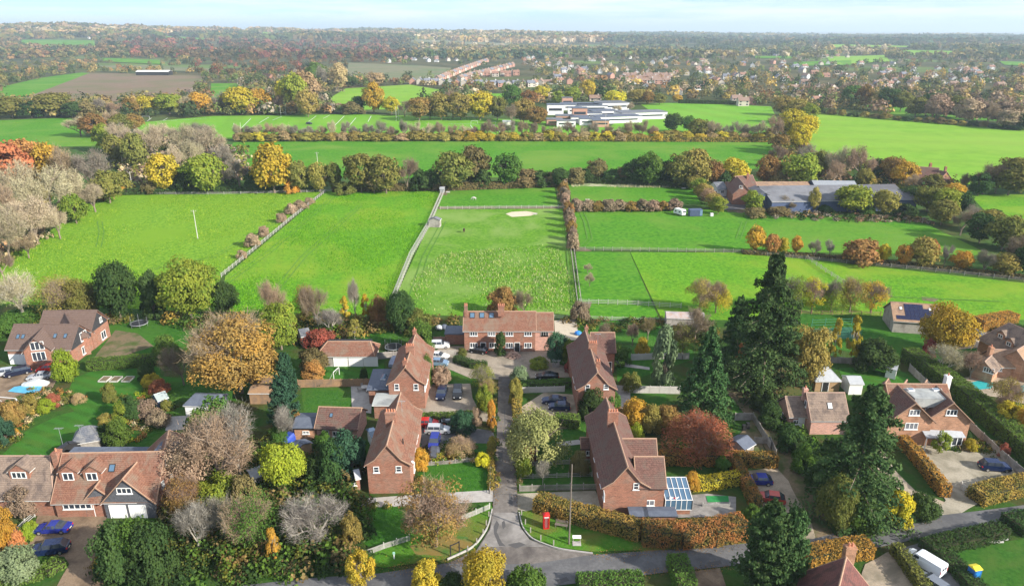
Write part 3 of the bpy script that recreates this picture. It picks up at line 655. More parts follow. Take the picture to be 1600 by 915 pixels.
# -- upper left pair
h = House('semi_detached_house', 'brick semi-detached house with clay roof and dark flat-roofed extension with glass lantern', 'house', 641, 545, 8.4)
h.wing((633,575), (650,520), 6.8, 5.0, 8.6, flare=1)
h.win(0, 'A', 620, 604, .9, 1.3, 1, 2); h.win(0, 'A', 650, 604, .9, 1.3, 1, 2)
h.chimney(633, 573, 8.2, .9, .8, 1.4, 1); h.chimney(641, 550, 8.5, 1.9, .8, 1.4, 4); h.chimney(648, 524, 8.4, .8, .8, 1.3, 1)
for p_ in ((664,590), (665,575), (666,560), (664,612)): h.win(0, 'E', *p_, 1.1, 1.2, 2)
a, b = np.array(G(597,600,3.1))-h.o, np.array(G(601,583,3.1))-h.o
h.wingw(a+[-.2, -1.2], b+[-.2, 1.2], 4.2, 3.0, 3.35, hip=(.8, .4), tile=m_flat, ridge=False, wall=m_brick)
c = (a+b)/2; la = MB(); la.box(c[0]+.1, c[1], 3.3, 1.0, 2.3, .3); lo = la.build('roof_lantern', m_white, h.w[1]['roof'])
la = MB(); la.add([(c[0]-.4, c[1]-1.1, 3.61), (c[0]+.6, c[1]-1.1, 3.61), (c[0]+.6, c[1]+1.1, 3.61), (c[0]-.4, c[1]+1.1, 3.61), (c[0]+.1, c[1]-.6, 3.95), (c[0]+.1, c[1]+.6, 3.95)], [(0,1,4),(1,2,5,4),(2,3,5),(3,0,4,5)]); la.build('pane', m_glassb, lo)
# -- lower right pair
h = House('semi_detached_house', 'long brick semi-detached house with purple-brown roof, two porches and glazed conservatory', 'house', 965, 670, 8.4, tile=m_tileb)
h.wing((981,731), (947,622), 6.5, 5.0, 8.6, flare=1)
h.wing((990,714), (1038,714), 6.0, 5.0, 8.0, flare=0, hip=(0, 0)); h.wing((972,686), (1026,686), 5.2, 4.8, 7.6)
h.win(0, 'A', 994, 759, .85, 1.15, 1, 2)
h.win(1, 'E', 1015, 781, 1.5, 1.0, 2, z=2.1); h.win(1, 'E', 984, 783, 1.2, 1.0, 2, z=2.1); 
h.chimney(957, 657, 8.8, 2.0, .8, 1.7, 4); 
for p_ in ((937,700), (941,722), (931,680), (946,742)): h.win(0, 'F', *p_, 1.1, 1.2, 2)
for px_, py_ in ((917,688), (945,742)):
    c = np.array(G(px_, py_, 2.8))-h.o; h.wingw(c+[-1.2, 0], c+[1.6, 0], 2.3, 2.3, 3.3); h.win(len(h.w)-1, 'E', px_+3, py_+19, 1.0, .9, 2)
# flat lean-tos on the gable side
for px_, wd in ((997, 2.2), (1031, 4.2)):
    c = np.array(G(px_, 799, 2.1))-h.o; h.wingw(c+[-wd/2-.3, 0], c+[wd/2+.3, 0], 1.9, 2.0, 2.15, tile=m_flat, ridge=False, eo=.15)
# conservatory
c = np.array(G(1056, 764, 2.7))-h.o; M = MB(); M.box(c[0]-.2, c[1], -.2, 4.0, 4.6, .9); cw = M.build('conservatory', m_brick, h.root); cw['label'] = 'white framed conservatory with blue glass roof'
M = MB(); G2 = MB()
for i in range(6):
    x = c[0]-2+i*.8; M.box(x, c[1]-2.3, .7, .09, .09, 1.75); M.box(x, c[1]+2.3, .7, .09, .09, 1.75); M.bar((x, c[1]-2.4, 2.47), (x, c[1]+2.3, 3.3), .06)
    y = c[1]-2.3+i*.92; M.box(c[0]+2, y, .7, .09, .09, 1.75+.1*i)
M.box(c[0], c[1]-2.3, 2.42, 4.1, .1, .1); M.box(c[0], c[1]+2.3, 3.2, 4.1, .1, .12); M.box(c[0], c[1]-2.3, .7, 4.1, .12, .08); M.bar((c[0]-2, c[1], 2.9), (c[0]+2, c[1], 2.9), .04)
M.build('frame', m_white, cw)
G2.slab([(c[0]-2, c[1]-2.35, 2.42), (c[0]+2, c[1]-2.35, 2.42), (c[0]+2, c[1]+2.3, 3.24), (c[0]-2, c[1]+2.3, 3.24)], (0, 0, 1), .03); G2.box(c[0], c[1]-2.3, .78, 3.9, .03, 1.6); G2.box(c[0]+2, c[1], .78, .03, 4.4, 1.6)
G2.build('pane', m_glassb, cw)
# -- upper right pair
h = House('semi_detached_house', 'brick semi-detached house with dark roof and rear wing north of the leafy garden', 'house', 925, 545, 8.4, tile=m_tileb)
h.wing((934,583), (914,516), 7.0, 5.0, 8.6, flare=1); h.wing((922,520), (961,520), 6.0, 4.9, 7.8)
h.win(0, 'A', 918, 605, .9, 1.3, 1, 2); h.win(0, 'A', 947, 604, .9, 1.0, 1, 2); h.win(1, 'E', 951, 567, 1.4, 2.1, 2, name='french_window')
h.chimney(934, 574, 8.5, .9, .8, 1.3, 2); h.chimney(926, 545, 8.5, 2.0, .8, 1.3, 4); h.chimney(916, 518, 8.4, .8, .7, 1.0, 1)
for p_ in ((897,560), (900,590), (898,575)): h.win(0, 'F', *p_, 1.1, 1.2, 2)
h.aerial(934, 533, 8.3)
# -- the terrace that closes the lane
h = House('terraced_house', 'long red-brick house closing the lane, three skylights, white windows and climbing ivy', 'house', 790, 488, 8.6)
h.wing((724,487), (838,487), 6.8, 5.2, 8.2); h.wing((834,489), (865,489), 6.2, 5.0, 7.8, wall=m_brickp)
for px_ in (738, 753, 768): h.skylight(0, 'E', px_, 493, 1.15, 1.4)
for px_ in (740, 768, 796, 825): h.win(0, 'E', px_, 518, 1.7, 1.15, 3)
for px_ in (740, 770, 796, 825): h.win(0, 'E', px_, 533, 1.7, 1.25, 3)
h.win(1, 'E', 851, 515, 1.7, 1.15, 3); h.win(1, 'E', 851, 529, 1.7, 1.15, 3)
for px_ in (808, 755): h.door(0, 'E', px_, 538, 1.1, 2.1, m_dark)
h.chimney(728, 487, 8.6, .8, .9, 1.6, 2); h.chimney(783, 487, 8.8, 1.6, .8, 1.5, 4)
x, y = np.array(G(783, 545))-h.o
for px_, sx_ in ((744, .3), (760, .3), (742, 0)): pass
M = MB(); M.box(np.array(G(712,515,2.6))[0]-h.o[0], G(712,515,2.6)[1]-h.o[1], -.3, 4.6, 4.5, 2.7); o = M.build('annexe', m_brick, h.root); M = MB(); M.box(G(712,515,2.6)[0]-h.o[0], G(712,515,2.6)[1]-h.o[1], 2.4, 4.9, 4.8, .25); M.build('flat_roof', m_flat, o)
# -- triple garage
h = House('garage_block', 'low tiled garage block with three white arched doors', 'garage', 548, 540, 4.4)
h.wing((512,534), (578,534), 5.6, 2.5, 4.4, hip=(1.6, 1.2), wall=m_fenceg)
for px_ in (532, 556, 579): h.door(0, 'E', px_, 562, 2.9, 2.0, m_white, 'garage_door')
M = MB(); M.box(-2, 6.2, -.3, 10, 4, 2.6); M.build('rear_store', m_dark, h.root)
# -- cottage with blue flat roof
h = House('cottage', 'low brown-tiled cottage with blue-grey lean-to roof and small white windows', 'house', 530, 640, 4.6, tile=m_tileb, wall=m_brickp)
h.wing((498,636), (566,638), 6.2, 2.6, 4.8); c = np.array(G(483, 655, 2.9))-h.o; h.wingw(c+[-2.5, .4], c+[1.8, .4], 4.6, 2.4, 3.0, tile=m_flat, ridge=False, wall=m_bricko)
h.skylight(0, 'E', 518, 649, .55, .8)
for px_ in (525, 539): h.win(0, 'E', px_, 677, 1.2, 1.0, 2)
h.win(1, 'E', 478, 675, 1.2, .6, 2); h.door(0, 'E', 510, 684, 1.0, 2.0, m_dark)
# -- large house bottom left
h = House('detached_house', 'big red-roofed detached house with two dormers and twin white garage doors', 'house', 175, 712, 8.0)
h.wing((97,709), (259,706), 9.4, 2.9, 7.8, eo=.45, ov=.3)
h.wing((219,717), (191,750), 7.4, 2.7, 6.7, wall=m_clad)            # garage gable
h.wing((166,738), (148,763), 4.2, 2.6, 4.9, wall=m_clad)            # porch
h.wing((258,701), (264,673), 7.4, 4.0, 7.9, hip=(0, 2)); h.chimney(289, 700, 5.6, .9, .8, 2.2, 1)
c = np.array(G(257, 697, 7.2))-h.o; M = MB(); M.box(c[0]+.6, c[1], 5.6, 3.2, 2.6, 1.7); do = M.build('flat_dormer', m_flat, h.root); M = MB(); M.box(c[0]+2.22, c[1], 6.1, .06, 1.2, .9); M.build('window', m_white, do)
for px_ in (109, 146): dormer(h, 0, px_, 753, 2.6, 1.7, 1.6, 1.1)
h.win(0, 'E', 117, 775, 4.2, 1.3, 5); h.win(1, 'B', 194, 766, 2.2, 1.0, 3)
for px_ in (183, 214): h.door(1, 'B', px_, 790, 2.3, 2.1, m_whiter, 'garage_door')
h.door(2, 'B', 153, 785, 1.3, 2.2, m_wood, label='pale oak front door')
h.win(0, 'B', 259, 719, .7, 1.2, 1, 2); h.win(0, 'B', 266, 740, .8, 1.4, 1, 2); h.win(0, 'B', 254, 757, .9, 1.4, 2, 2)
h.skylight(0, 'E', 176, 731, .9, 1.2); h.chimney(93, 726, 6.0, 1.0, 1.4, 2.6, 1)
h.aerial(97, 690, 8.2, 2.4); h.aerial(128, 685, 7.0, 2.4)
M = MB(); c = np.array(G(192, 698, 3))-h.o; c = c-[0, 5.0]; M.box(c[0]-1, c[1]+3, -.3, 14, 4, 3.0); o = M.build('rear_extension', m_brick, h.root); M = MB(); M.box(c[0]-1, c[1]+3, 2.7, 14.4, 4.4, .25); M.build('flat_roof', m_flat, o)
# -- neighbour far left
h = House('detached_house', 'weathered brown roofed house with one white dormer window, cut by the picture edge', 'house', 30, 712, 7.0, tile=m_tileg, ridge=m_ridged)
h.wing((-30,713), (78,713), 9.0, 3.0, 7.2, hip=(0, 2.2)); dormer(h, 0, 32, 750, 3.0, 1.5, 2.2, .9, 3)
h.wing((64,712), (52,744), 4.2, 2.6, 5.0, tile=m_tileo)
# -- top-left new house
h = House('detached_house', 'new plain brown roofed house with many gables, black cladding and glazed front gable', 'house', 90, 515, 8.0, wall=m_brick, tile=m_tilep, ridge=m_tilep)
h.wing((22,507), (124,507), 8.6, 3.6, 7.4); h.wing((68,512), (52,530), 5.0, 4.2, 6.9)
h.wing((68,486), (152,485), 7.4, 4.4, 7.8); h.wing((100,487), (110,506), 5.0, 4.4, 7.3, hip=(0, 1.5))
for px_, py_ in ((29,526), (37,526), (87,525), (103,525)): h.skylight(0, 'E', px_, py_, .7, 1.1)
h.win(1, 'B', 58, 540, 2.6, 1.9, 3, sill=False); h.win(1, 'B', 61, 556, 2.6, 2.0, 3, sill=False)
h.win(2, 'B', 160, 515, 2.0, 1.9, 2, z=1.4); h.win(2, 'B', 157, 499, 1.0, 1.2, 2, z=5.2); h.win(0, 'B', 130, 524, 2.4, 2.0, 3, z=4.4); h.win(0, 'B', 130, 540, 1.6, 1.8, 2, z=1.3)
for k in (2, 0):
    w_ = h.w[k]; B_ = w_['B']+w_['d']*.001; M = MB(); M.slab([(*(B_-w_['e']*w_['W']*.47), w_['he']-.6), (*(B_+w_['e']*w_['W']*.47), w_['he']-.6), (*(B_+w_['e']*w_['W']*.47), w_['he']-.05), (*B_, w_['hr']-.3), (*(B_-w_['e']*w_['W']*.47), w_['he']-.05)], (w_['d'][0], w_['d'][1], 0), .003); M.build('gable_cladding', m_black, h.root)
c = np.array(G(28, 556, 2.4))-h.o; h.door(0, 'E', 28, 560, 3.5, 2.2, m_whiter, 'garage_door'); h.win(0, 'E', 90, 552, 2, 1, 3)
# -- right: twin-gabled house
h = House('detached_house', 'orange-brick house with twin front gables, white framed windows and flat grey roof middle', 'house', 1440, 615, 8.2, wall=m_bricko, tile=m_tileb)
h.wing((1383,600), (1480,601), 8.0, 5.0, 8.6, tile=m_tile); h.wing((1402,602), (1432,631), 7.3, 5.0, 8.4, ov=.5); h.wing((1462,602), (1491,631), 7.3, 5.0, 8.4, ov=.5)
h.wing((1440,614), (1457,629), 3.4, 5.6, 7.3, tile=m_tileo)
c = (np.array(G(1432,610,8.2))+np.array(G(1462,610,8.2)))/2-h.o; M = MB(); M.prism([tuple(np.array(G(*q, 8.3))-h.o) for q in ((1430,622),(1480,623),(1471,606),(1411,606))], 6.6, 8.3); fr = M.build('flat_roof', m_flatg, h.root)
for k in (-3.2, 2.4):
    M = MB(); M.box(c[0]-.2+k*.8, c[1], 8.3, 1.1, .8, .25); o = M.build('skylight', m_white, fr); M = MB(); M.box(c[0]-.2+k*.8, c[1], 8.56, .85, .55, .03); M.build('pane', m_glassb, o)
for k, (px_, wn) in enumerate(((1429, 1), (1487, 2))): h.win(wn, 'B', px_, 644, 1.8, 1.1, 3)
h.win(1, 'B', 1424, 665, 2.2, 1.3, 3); h.win(3, 'B', 1451, 637, 1.1, 1.0, 3)
p0, _, nn = h.hit(2, 'B', 1487, 668)
M = MB(); M.box(p0[0], p0[1]-.45, -.2, 3.5, .9, .8); by = M.build('bay_window', m_white, h.root); M = MB()
for i in range(5): M.box(p0[0]-1.7+i*.85, p0[1]-.9, .6, .12, .1, 1.5)
M.box(p0[0], p0[1]-.9, 2.1, 3.6, .12, .12); M.build('frame', m_white, by); M = MB(); M.box(p0[0], p0[1]-.5, .6, 3.36, .7, 1.5); M.build('pane', m_glass, by)
M = MB(); M.slab([(p0[0]-2, p0[1]-1.2, 2.25), (p0[0]+2, p0[1]-1.2, 2.25), (p0[0]+1.8, p0[1], 2.9), (p0[0]-1.8, p0[1], 2.9)], (0, 0, 1), .12); M.build('bay_roof', m_lead, by)
p0, _, nn = h.hit(1, 'B', 1457, 668)
M = MB(); M.slab([(p0[0]-1.7, p0[1]-1.6, 2.4), (p0[0]+1.7, p0[1]-1.6, 2.4), (p0[0]+1.5, p0[1]+1.6, 3.1), (p0[0]-1.5, p0[1]+1.6, 3.1)], (0, 0, 1), .15)
pr = M.build('porch_roof', m_lead, h.root); M = MB(); M.box(p0[0]-1.5, p0[1]-1.4, -.1, .15, .15, 2.5); M.box(p0[0]+1.5, p0[1]-1.4, -.1, .15, .15, 2.5); M.build('post', m_white, pr)
M = MB(); M.box(p0[0], p0[1]+.5, -.1, 1.1, .1, 2.2); M.build('door', m_white, h.root)
h.chimney(1478, 603, 8.0, 1.0, 1.0, 2.2, 1, m=m_whiter)
h.wing((1350,617), (1378,617), 4.5, 2.5, 4.6); h.wing((1352,633), (1390,634), 4.2, 2.4, 4.4); h.skylight(4, 'E', 1368, 625, 1.3, .9); h.win(5, 'E', 1384, 651, 1.0, 1.0, 2)
h.wing((1388,592), (1378,606), 4.5, 3, 6.3, tile=m_tileb); h.wing((1417,594), (1408,606), 3.5, 3, 7.4); h.wing((1448,594), (1440,606), 3.5, 3, 7.4)
# -- cottage between orchard and dark conifer
h = House('cottage', 'low pinkish cottage with two weathered brown roofs and white back door', 'house', 1262, 635, 5, wall=m_brickp, tile=m_tileg, ridge=m_ridged)
h.wing((1226,620), (1264,620), 5.4, 2.5, 4.8); h.wing((1259,614), (1320,614), 6.6, 3.0, 6.4); h.skylight(1, 'E', 1296, 634, .9, 1.3, gm=m_white); h.chimney(1257, 617, 5.6, .9, .7, 1.4, 1)
h.win(0, 'E', 1244, 659, 1.1, .9, 2); h.door(0, 'E', 1251, 664, 1.0, 2.0, m_white); h.win(0, 'A', 1223, 648, .7, 1.0, 1); h.win(1, 'A', 1259, 630, .9, 1.2, 1)
# -- timber barn with solar panels
h = House('timber_barn', 'grey timber barn with orange-brown roof covered by black solar panels', 'barn', 1425, 475, 5.8, wall=m_fenceg, tile=m_tileo, ridge=m_tileo)
h.wing((1391,472), (1466,477), 8.2, 3.0, 6.0); 
w_ = h.w[0]; sl = (w_['hr']-w_['he'])/(w_['W']/2); nn = np.array([*(w_['e']*sl), 1]); nn /= np.linalg.norm(nn); dd = np.array([*w_['d'], 0]); dn = np.array([*w_['e'], -sl]); dn /= np.linalg.norm(dn)
base = np.array([*w_['A'], w_['hr']])
for i in range(8):
    for j in range(4):
        if i < 2 and j < 3 or i > 5 and j < 1: continue
        p = base+dd*(.5+i*1.05)+dn*(.3+j*1.14)+nn*.2; M = MB(); M.slab([p, p+dd*1.01, p+dd*1.01+dn*1.1, p+dn*1.1], nn, .05); M.build('solar_panel', m_solar, w_['roof'])
h.skylight(0, 'E', 1407, 482, .7, .9, gm=m_white); h.skylight(0, 'E', 1453, 484, .8, .8, gm=m_white)
# -- right edge house
h = House('farmhouse', 'sprawling old house with dark tiled roof, dormers and brick wing near the pool', 'house', 1575, 540, 7, wall=m_bricko, tile=m_tileg, ridge=m_ridged)
h.wing((1577,505), (1650,536), 8.5, 3.2, 7.4, hip=(2.4, 0)); h.wing((1545,546), (1592,548), 5.4, 2.6, 5.0, tile=m_tileo); h.wing((1588,548), (1625,526), 5.5, 3.4, 6.2, tile=m_tileo)
h.win(1, 'E', 1563, 569, 1.2, .9, 3); h.chimney(1547, 550, 4.8, .9, .9, 1.2, 1); h.wing((1553,552), (1538,566), 3.8, 2.6, 4.2, tile=m_tileg); h.win(3, 'B', 1545, 578, 1.9, 1.1, 4)
for px_, py_ in ((1562,526), (1575,538)):
    dormer(h, 0, px_, py_+4, 1.9, 1.2, 1.1, .7)
# -- bottom right roof with chimney
h = House('detached_house', 'steep dark red roof with white bargeboard and brick chimney with two pots', 'house', 1325, 900, 7, tile=mat('dark_red_tiles', (.13,.05,.045),(.2,.085,.07),(.09,.045,.04), s=4, s3=.8, zrow=.22))
h.wing((1322,871), (1300,960), 8.4, 3.4, 7.6); h.chimney(1326, 868, 7.2, 1.5, .8, 1.5, 2, m=m_bricko)
# -- low roof peeping at the bottom right
# -- barns beyond the paddocks
def shed(name, label, cat, px, py, hr, wings, wall, tile, grp=None):
    h = House(name, label, cat, px, py, hr, wall=wall, tile=tile, ridge=tile)
    for w_ in wings: h.wing(*w_, ridge=False)
    return h
h = shed('farm_barn', 'long grey corrugated farm shed with dark blue walls', 'barn', 1290, 288, 8, [((1185,291), (1398,288), 15, 4.6, 7.0), ((1195,301), (1420,297), 14, 4.2, 6.4), ((1180,290), (1196,302), 10, 4.5, 6.6)], m_blue, m_corr)
h2 = shed('farm_barn', 'pale metal-roofed shed standing behind the long grey farm shed', 'barn', 1300, 284, 7, [((1268,282), (1335,283), 10, 4.4, 6)], m_blue, m_metal)
h2 = shed('farm_barn', 'rusty brown low shed beside the pale metal-roofed shed', 'barn', 1220, 283, 6, [((1178,284), (1262,284), 9, 4, 5.2)], m_wood, m_tileo)
h = shed('bungalow', 'small white bungalow with grey roof near the farm yard', 'house', 1124, 285, 5, [((1114,285), (1130,284), 9, 3, 5.4)], m_whiter, m_slate)
for p_ in ((1118,297), (1129,297)): h.win(0, 'E', *p_, 1.5, 1.3, 2)
h = House('farmhouse', 'brick farmhouse with red gable and dormers beside the farm yard', 'house', 1160, 282, 7, tile=m_tileb); h.wing((1148,276), (1176,274), 8, 4, 8); h.wing((1152,276), (1163,289), 8, 4.2, 8.3); h.wing((1133,285), (1148,285), 6, 2.8, 4.6); h.win(1, 'B', 1158, 292, 1.4, 1.2, 2); h.chimney(1168, 277, 7.6, 1, .8, 1.4, 2); h.win(2, 'E', 1142, 293, 1.4, 1, 2)
h = House('farmhouse', 'dark roofed farmhouse with tall brick chimneys among the trees', 'house', 1450, 265, 7, tile=m_tileb); h.wing((1425,260), (1468,263), 9, 4, 8); h.wing((1464,266), (1480,269), 7, 4, 7); h.chimney(1453, 262, 7.8, 1.2, .9, 2, 2); h.chimney(1476, 270, 6.4, 1, .9, 3, 1)
# -- garden buildings
def gb(name, label, cat, a, b, W, he, hr, wall, tile, hip=(0, 0), rd=False, **k):
    h = House(name, label, cat, (a[0]+b[0])/2, (a[1]+b[1])/2, hr, wall=wall, tile=tile, ridge=tile); h.wing(a, b, W, he, hr, hip=hip, ridge=rd, ov=.15, eo=.2, **k); return h
h = gb('brick_outhouse', 'tiny brick outhouse with blue-grey roof and one white window', 'outhouse', (552,735), (561,733), 2.3, 2.1, 2.9, m_brick, m_lead); h.win(0, 'E', 554, 756, .6, .6, 2)
h = gb('garden_room', 'low white garden room with dark grey hipped roof behind the shrubs', 'garden building', (304,616), (340,617), 4.6, 2.2, 3.3, m_whiter, m_flat, (1, .6))
h = gb('summerhouse', 'timber summerhouse with pyramid roof beside the orchard', 'summerhouse', (1285,572), (1292,572), 5, 2.2, 4.2, m_wood, m_lead, (2, 2)); h.door(0, 'E', 1290, 600, 1.2, 1.9, m_dark)
h = gb('garden_shed', 'pale grey shed with sheet roof in front of the striped lawn', 'shed', (1322,588), (1345,588), 3.4, 2.2, 3.0, m_whiter, m_lead)
h = gb('garden_shed', 'small white shed with grey roof at the tall laurel hedge', 'shed', (1386,567), (1404,571), 2.4, 2.0, 2.6, m_whiter, m_lead); h.door(0, 'E', 1396, 578, 1.0, 1.8, m_white)
h = gb('garden_shed', 'dark felt-roofed shed at the end of the orange hedge', 'shed', (1150,690), (1168,680), 3.2, 2.0, 2.8, m_fenceg, m_flat)
h = gb('tin_shed', 'rusty corrugated tin shed behind the gardens', 'shed', (1040,487), (1100,489), 4, 2.4, 3.2, m_fenceg, mat('rusty_tin', (.42,.44,.46),(.35,.2,.13),(.2,.2,.22), s=.6, s3=.2, rough=.6))
h = gb('slate_hut', 'round-shouldered hut with pale weathered slates on the big lawn', 'outhouse', (128,667), (140,665), 4.2, 1.8, 3.6, m_fenceg, m_slate, (1.4, 1.4))
h = gb('garden_shed', 'small open gabled shed with pink trim on the big lawn', 'shed', (105,690), (108,694), 3.2, 1.7, 2.3, m_dark, m_dark)
h = gb('greenhouse', 'small blue-framed greenhouse with glass roof among shrubs', 'greenhouse', (240,617), (258,611), 2.6, 1.6, 2.4, m_blue, mat('greenhouse_glass', (.3,.35,.35), rough=.15)) 
h = gb('garden_shed', 'shed with dark felt roof beside the blue car cover', 'shed', (462,688), (474,694), 3.4, 1.9, 2.6, m_wood, m_flat)
h = gb('field_shelter', 'small grey field shelter with pale roof on the paddock fence', 'field shelter', (678,341), (681,338), 4.0, 2.4, 3.2, m_fenceg, m_corr)
h = gb('field_shelter', 'brown open field shelter under the trees behind the middle paddock', 'field shelter', (642,286), (646,285), 4, 2.5, 3.3, m_wood, m_fenceg)
h = gb('field_shelter', 'low grey shelter at the top corner of the middle paddock', 'field shelter', (687,292), (695,292), 3, 1.7, 2.2, m_metal, m_lead)
h = gb('open_barn', 'long open-sided barn with pale roof on the ploughed field', 'barn', (215,110), (266,110), 16, 5, 7, m_dark, m_whiter)
h = gb('greenhouse', 'pale glass-roofed lean-to between house and cottage', 'greenhouse', (576,676), (588,673), 3, 2.0, 2.3, m_whiter, m_glassb)
h = gb('timber_deck_shed', 'red-brown timber shed with blue tarpaulin behind the columnar cypresses', 'shed', (392,604), (428,604), 3.4, 2.2, 2.7, m_fence, m_fence)
h = gb('garden_shed', 'blue-grey shed roof half hidden under the yellow tree', 'shed', (388,738), (412,730), 2.6, 1.8, 2.3, m_fenceg, m_lead)
h = gb('garden_shed', 'grey slate-roofed shed left of the triple garage', 'shed', (466,515), (482,512), 4, 2.4, 3.4, m_fenceg, m_slate)
h = gb('garden_shed', 'black-walled garden building behind the orange sapling', 'shed', (1125,548), (1155,548), 5, 2.4, 3.2, m_dark, m_slate)
h = gb('garden_store', 'small grey timber bin store beside the hedge', 'store', (862,559), (875,559), 1.8, 1.6, 1.75, m_fenceg, m_lead)
# tall red-tiled porch between car and lane is left to the planting

# ------------------------------------------------------------ school
def block(h, px, py, w_, d_, ht, m=None, rz=0, roofm=None):
    x, y = np.array(G(px, py))-h.o; M = MB(); M.box(x, y, -.5, w_, d_, ht+.5, rz); o = M.build('block', m or m_whiter, h.root)
    M = MB(); M.box(x, y, ht, w_+.6, d_+.6, .35, rz); M.build('flat_roof', roofm or m_flat, o)
    e = np.array([math.sin(rz), -math.cos(rz)]); M = MB(); M.box(x+e[0]*d_/2, y+e[1]*d_/2, ht*.4, w_*.8, .12, ht*.26, rz); M.build('window_band', m_glass, o)
h = House('school_building', 'sprawling flat-roofed school with white and brick blocks and dark roofs', 'school', 930, 185, 0)
m_sb = mat('school_brick', (.42,.24,.17),(.5,.3,.22), s=1, rough=.9); q = R(14)
for a_ in ((867,178,14,12,8), (905,170,34,22,4.5), (886,166,10,8,8,m_sb), (925,172,26,16,4.5), (955,170,26,22,6,None,q), (905,184,12,10,8,m_sb), (882,188,14,12,4,m_sb), (866,194,12,10,4,m_sb), (884,197,14,9,4.2), (905,190,14,14,4), (922,183,18,18,4), (940,181,22,16,4.6,None,q), (921,194,16,12,4.4), (938,197,12,9,4.4,m_sb), (962,190,38,16,4.6,None,q), (1000,184,40,18,5,None,q), (945,189,20,12,3.8,None,q), (973,180,16,10,3.6,None,q), (898,177,12,10,5,m_whiter)):
    block(h, *a_, roofm=random.choice([m_flat, m_flat, m_flat, m_slate]))

# ------------------------------------------------------------ village houses
def small_house(label, wall, tile, kind):
    r = thing('village_house', label, 'house', 0, 0, 0); W, Lh, he, hr = kind; M = MB()
    V = [(-Lh/2, -W/2, -3), (Lh/2, -W/2, -3), (Lh/2, W/2, -3), (-Lh/2, W/2, -3), (-Lh/2, -W/2, he), (Lh/2, -W/2, he), (Lh/2, W/2, he), (-Lh/2, W/2, he), (-Lh/2, 0, hr), (Lh/2, 0, hr)]
    M.add(V, [(0,1,5,4), (1,2,6,9,5), (2,3,7,6), (3,0,4,8,7)]); o1 = M.build('wall', wall, r)
    M = MB(); sl = (hr-he)/(W/2)
    for sg in (-1, 1): M.slab([(-Lh/2-.3, sg*(W/2+.4), he-.4*sl), (Lh/2+.3, sg*(W/2+.4), he-.4*sl), (Lh/2+.3, 0, hr), (-Lh/2-.3, 0, hr)], (0, sg*.5, .8), .2)
    o2 = M.build('roof', tile, r); M = MB(); M.box(Lh*.25, 0, hr-1, 1.2, .8, 2.4); o3 = M.build('chimney', wall, o2)
    for z in ((1.0,) if he < 4 else (.9, 3.4)):
        for u in (-.3, .32):
            M = MB(); M.box(u*Lh, -W/2, z, 1.7, .12, 1.3); M.build('window', m_glass, r)
    return r
vwalls = {'white': mat('village_render', (.5,.5,.48),(.58,.58,.56), s=1), 'cream': mat('village_cream', (.46,.41,.34),(.52,.47,.4), s=1), 'brick': mat('village_brick', (.38,.2,.15),(.46,.27,.2), s=1, rough=.9)}
vtiles = {'red': mat('village_red_tiles', (.22,.12,.085),(.29,.17,.125), s=.7), 'brown': mat('village_brown_tiles', (.2,.13,.1),(.27,.19,.15), s=.7), 'grey': mat('village_slates', (.13,.14,.17),(.19,.2,.23), s=.7)}
PROTO = {}
for wn, wm in vwalls.items():
    for tn, tm in vtiles.items():
        for kn, kd in (('house', (8, 10, 5, 8)), ('bungalow', (8.5, 12, 2.8, 5.6))):
            PROTO[wn, tn, kn] = [small_house('x', wm, tm, kd), False]
def put_house(wn, tn, kn, x, y, rz, label, group):
    p, used = PROTO[wn, tn, kn]
    if used: o = copy_tree(p)
    else: o = p; PROTO[wn, tn, kn][1] = True
    o.location = (x, y, float(hz(x, y)) if y > 1700 else -.2); o.rotation_euler.z = rz; o['label'] = label; o['group'] = group; o.name = 'village_'+kn
    return o
TOWN = []
HN = {}
def add_house(px, py, rz, wn, tn, kn, where, group):
    x, y = G(px, py); 
    TOWN.append((px, py, x, y, rz, wn, tn, kn, where, group))
for i in range(17): add_house(645+i*11.5, 131+(.4*i if i < 11 else 4.4), random.choice([R(90), R(90), R(20)]), ['brick','cream','white'][i % 3], 'grey', 'house', 'in the front row of the new estate', 'front row of the new estate')
for i in range(24):
    t = i/23; q = t**1.0; add_house(686+(760-686)*q, 127-(127-97)*q**.9, R(62), ['cream','brick','brick'][(i*7) % 3], ['brown','brown','grey'][(i*5) % 3] if i % 4 else 'brown', 'house', 'up the long straight street', 'long straight street of houses')
for i in range(18):
    t = i/17; add_house(720+(800-720)*t, 126-22*t, R(62), ['cream','brick','brick'][(i*5) % 3], ['brown','brown','grey'][(i*2) % 3], 'house', 'along the second estate street', 'second estate street')
for i in range(12): add_house(735+i*6.5, 119+random.uniform(-2, 3), R(random.choice([0, 90])), random.choice(['cream','brick']), 'red', 'house', 'in the middle of the estate', 'houses inside the estate')
for r_ in range(3):
    for i in range(7): add_house(968+i*12+r_*5, 131-r_*4.5, 0, ['white','brick'][i % 2], 'brown', 'house', ('in the near', 'in the middle', 'in the far')[r_]+' terrace behind the school', 'terraces behind the school')
for px_, py_ in ((835,134), (845,133), (858,131), (866,131), (874,131), (882,131), (890,131), (1150,161), (1172,162), (1160,165), (930,157), (1060,148), (1090,140), (1100,137), (1010,140), (950,142), (1263,160), (1275,163), (1255,152), (1380,131), (905,110), (870,117), (880,121)):
    add_house(px_, py_, R(random.choice([0, 20, 70, 90])), random.choice(['white','brick','cream']), random.choice(['red','red','brown']), random.choice(['house','bungalow']), 'among trees behind the school', 'houses between the trees')
vil = [(820,85,860,105,10), (860,85,1100,125,60), (1090,95,1230,135,26), (1215,100,1400,150,50), (1380,108,1640,138,44), (1210,84,1330,92,16), (600,84,720,98,14), (140,66,190,74,4)]
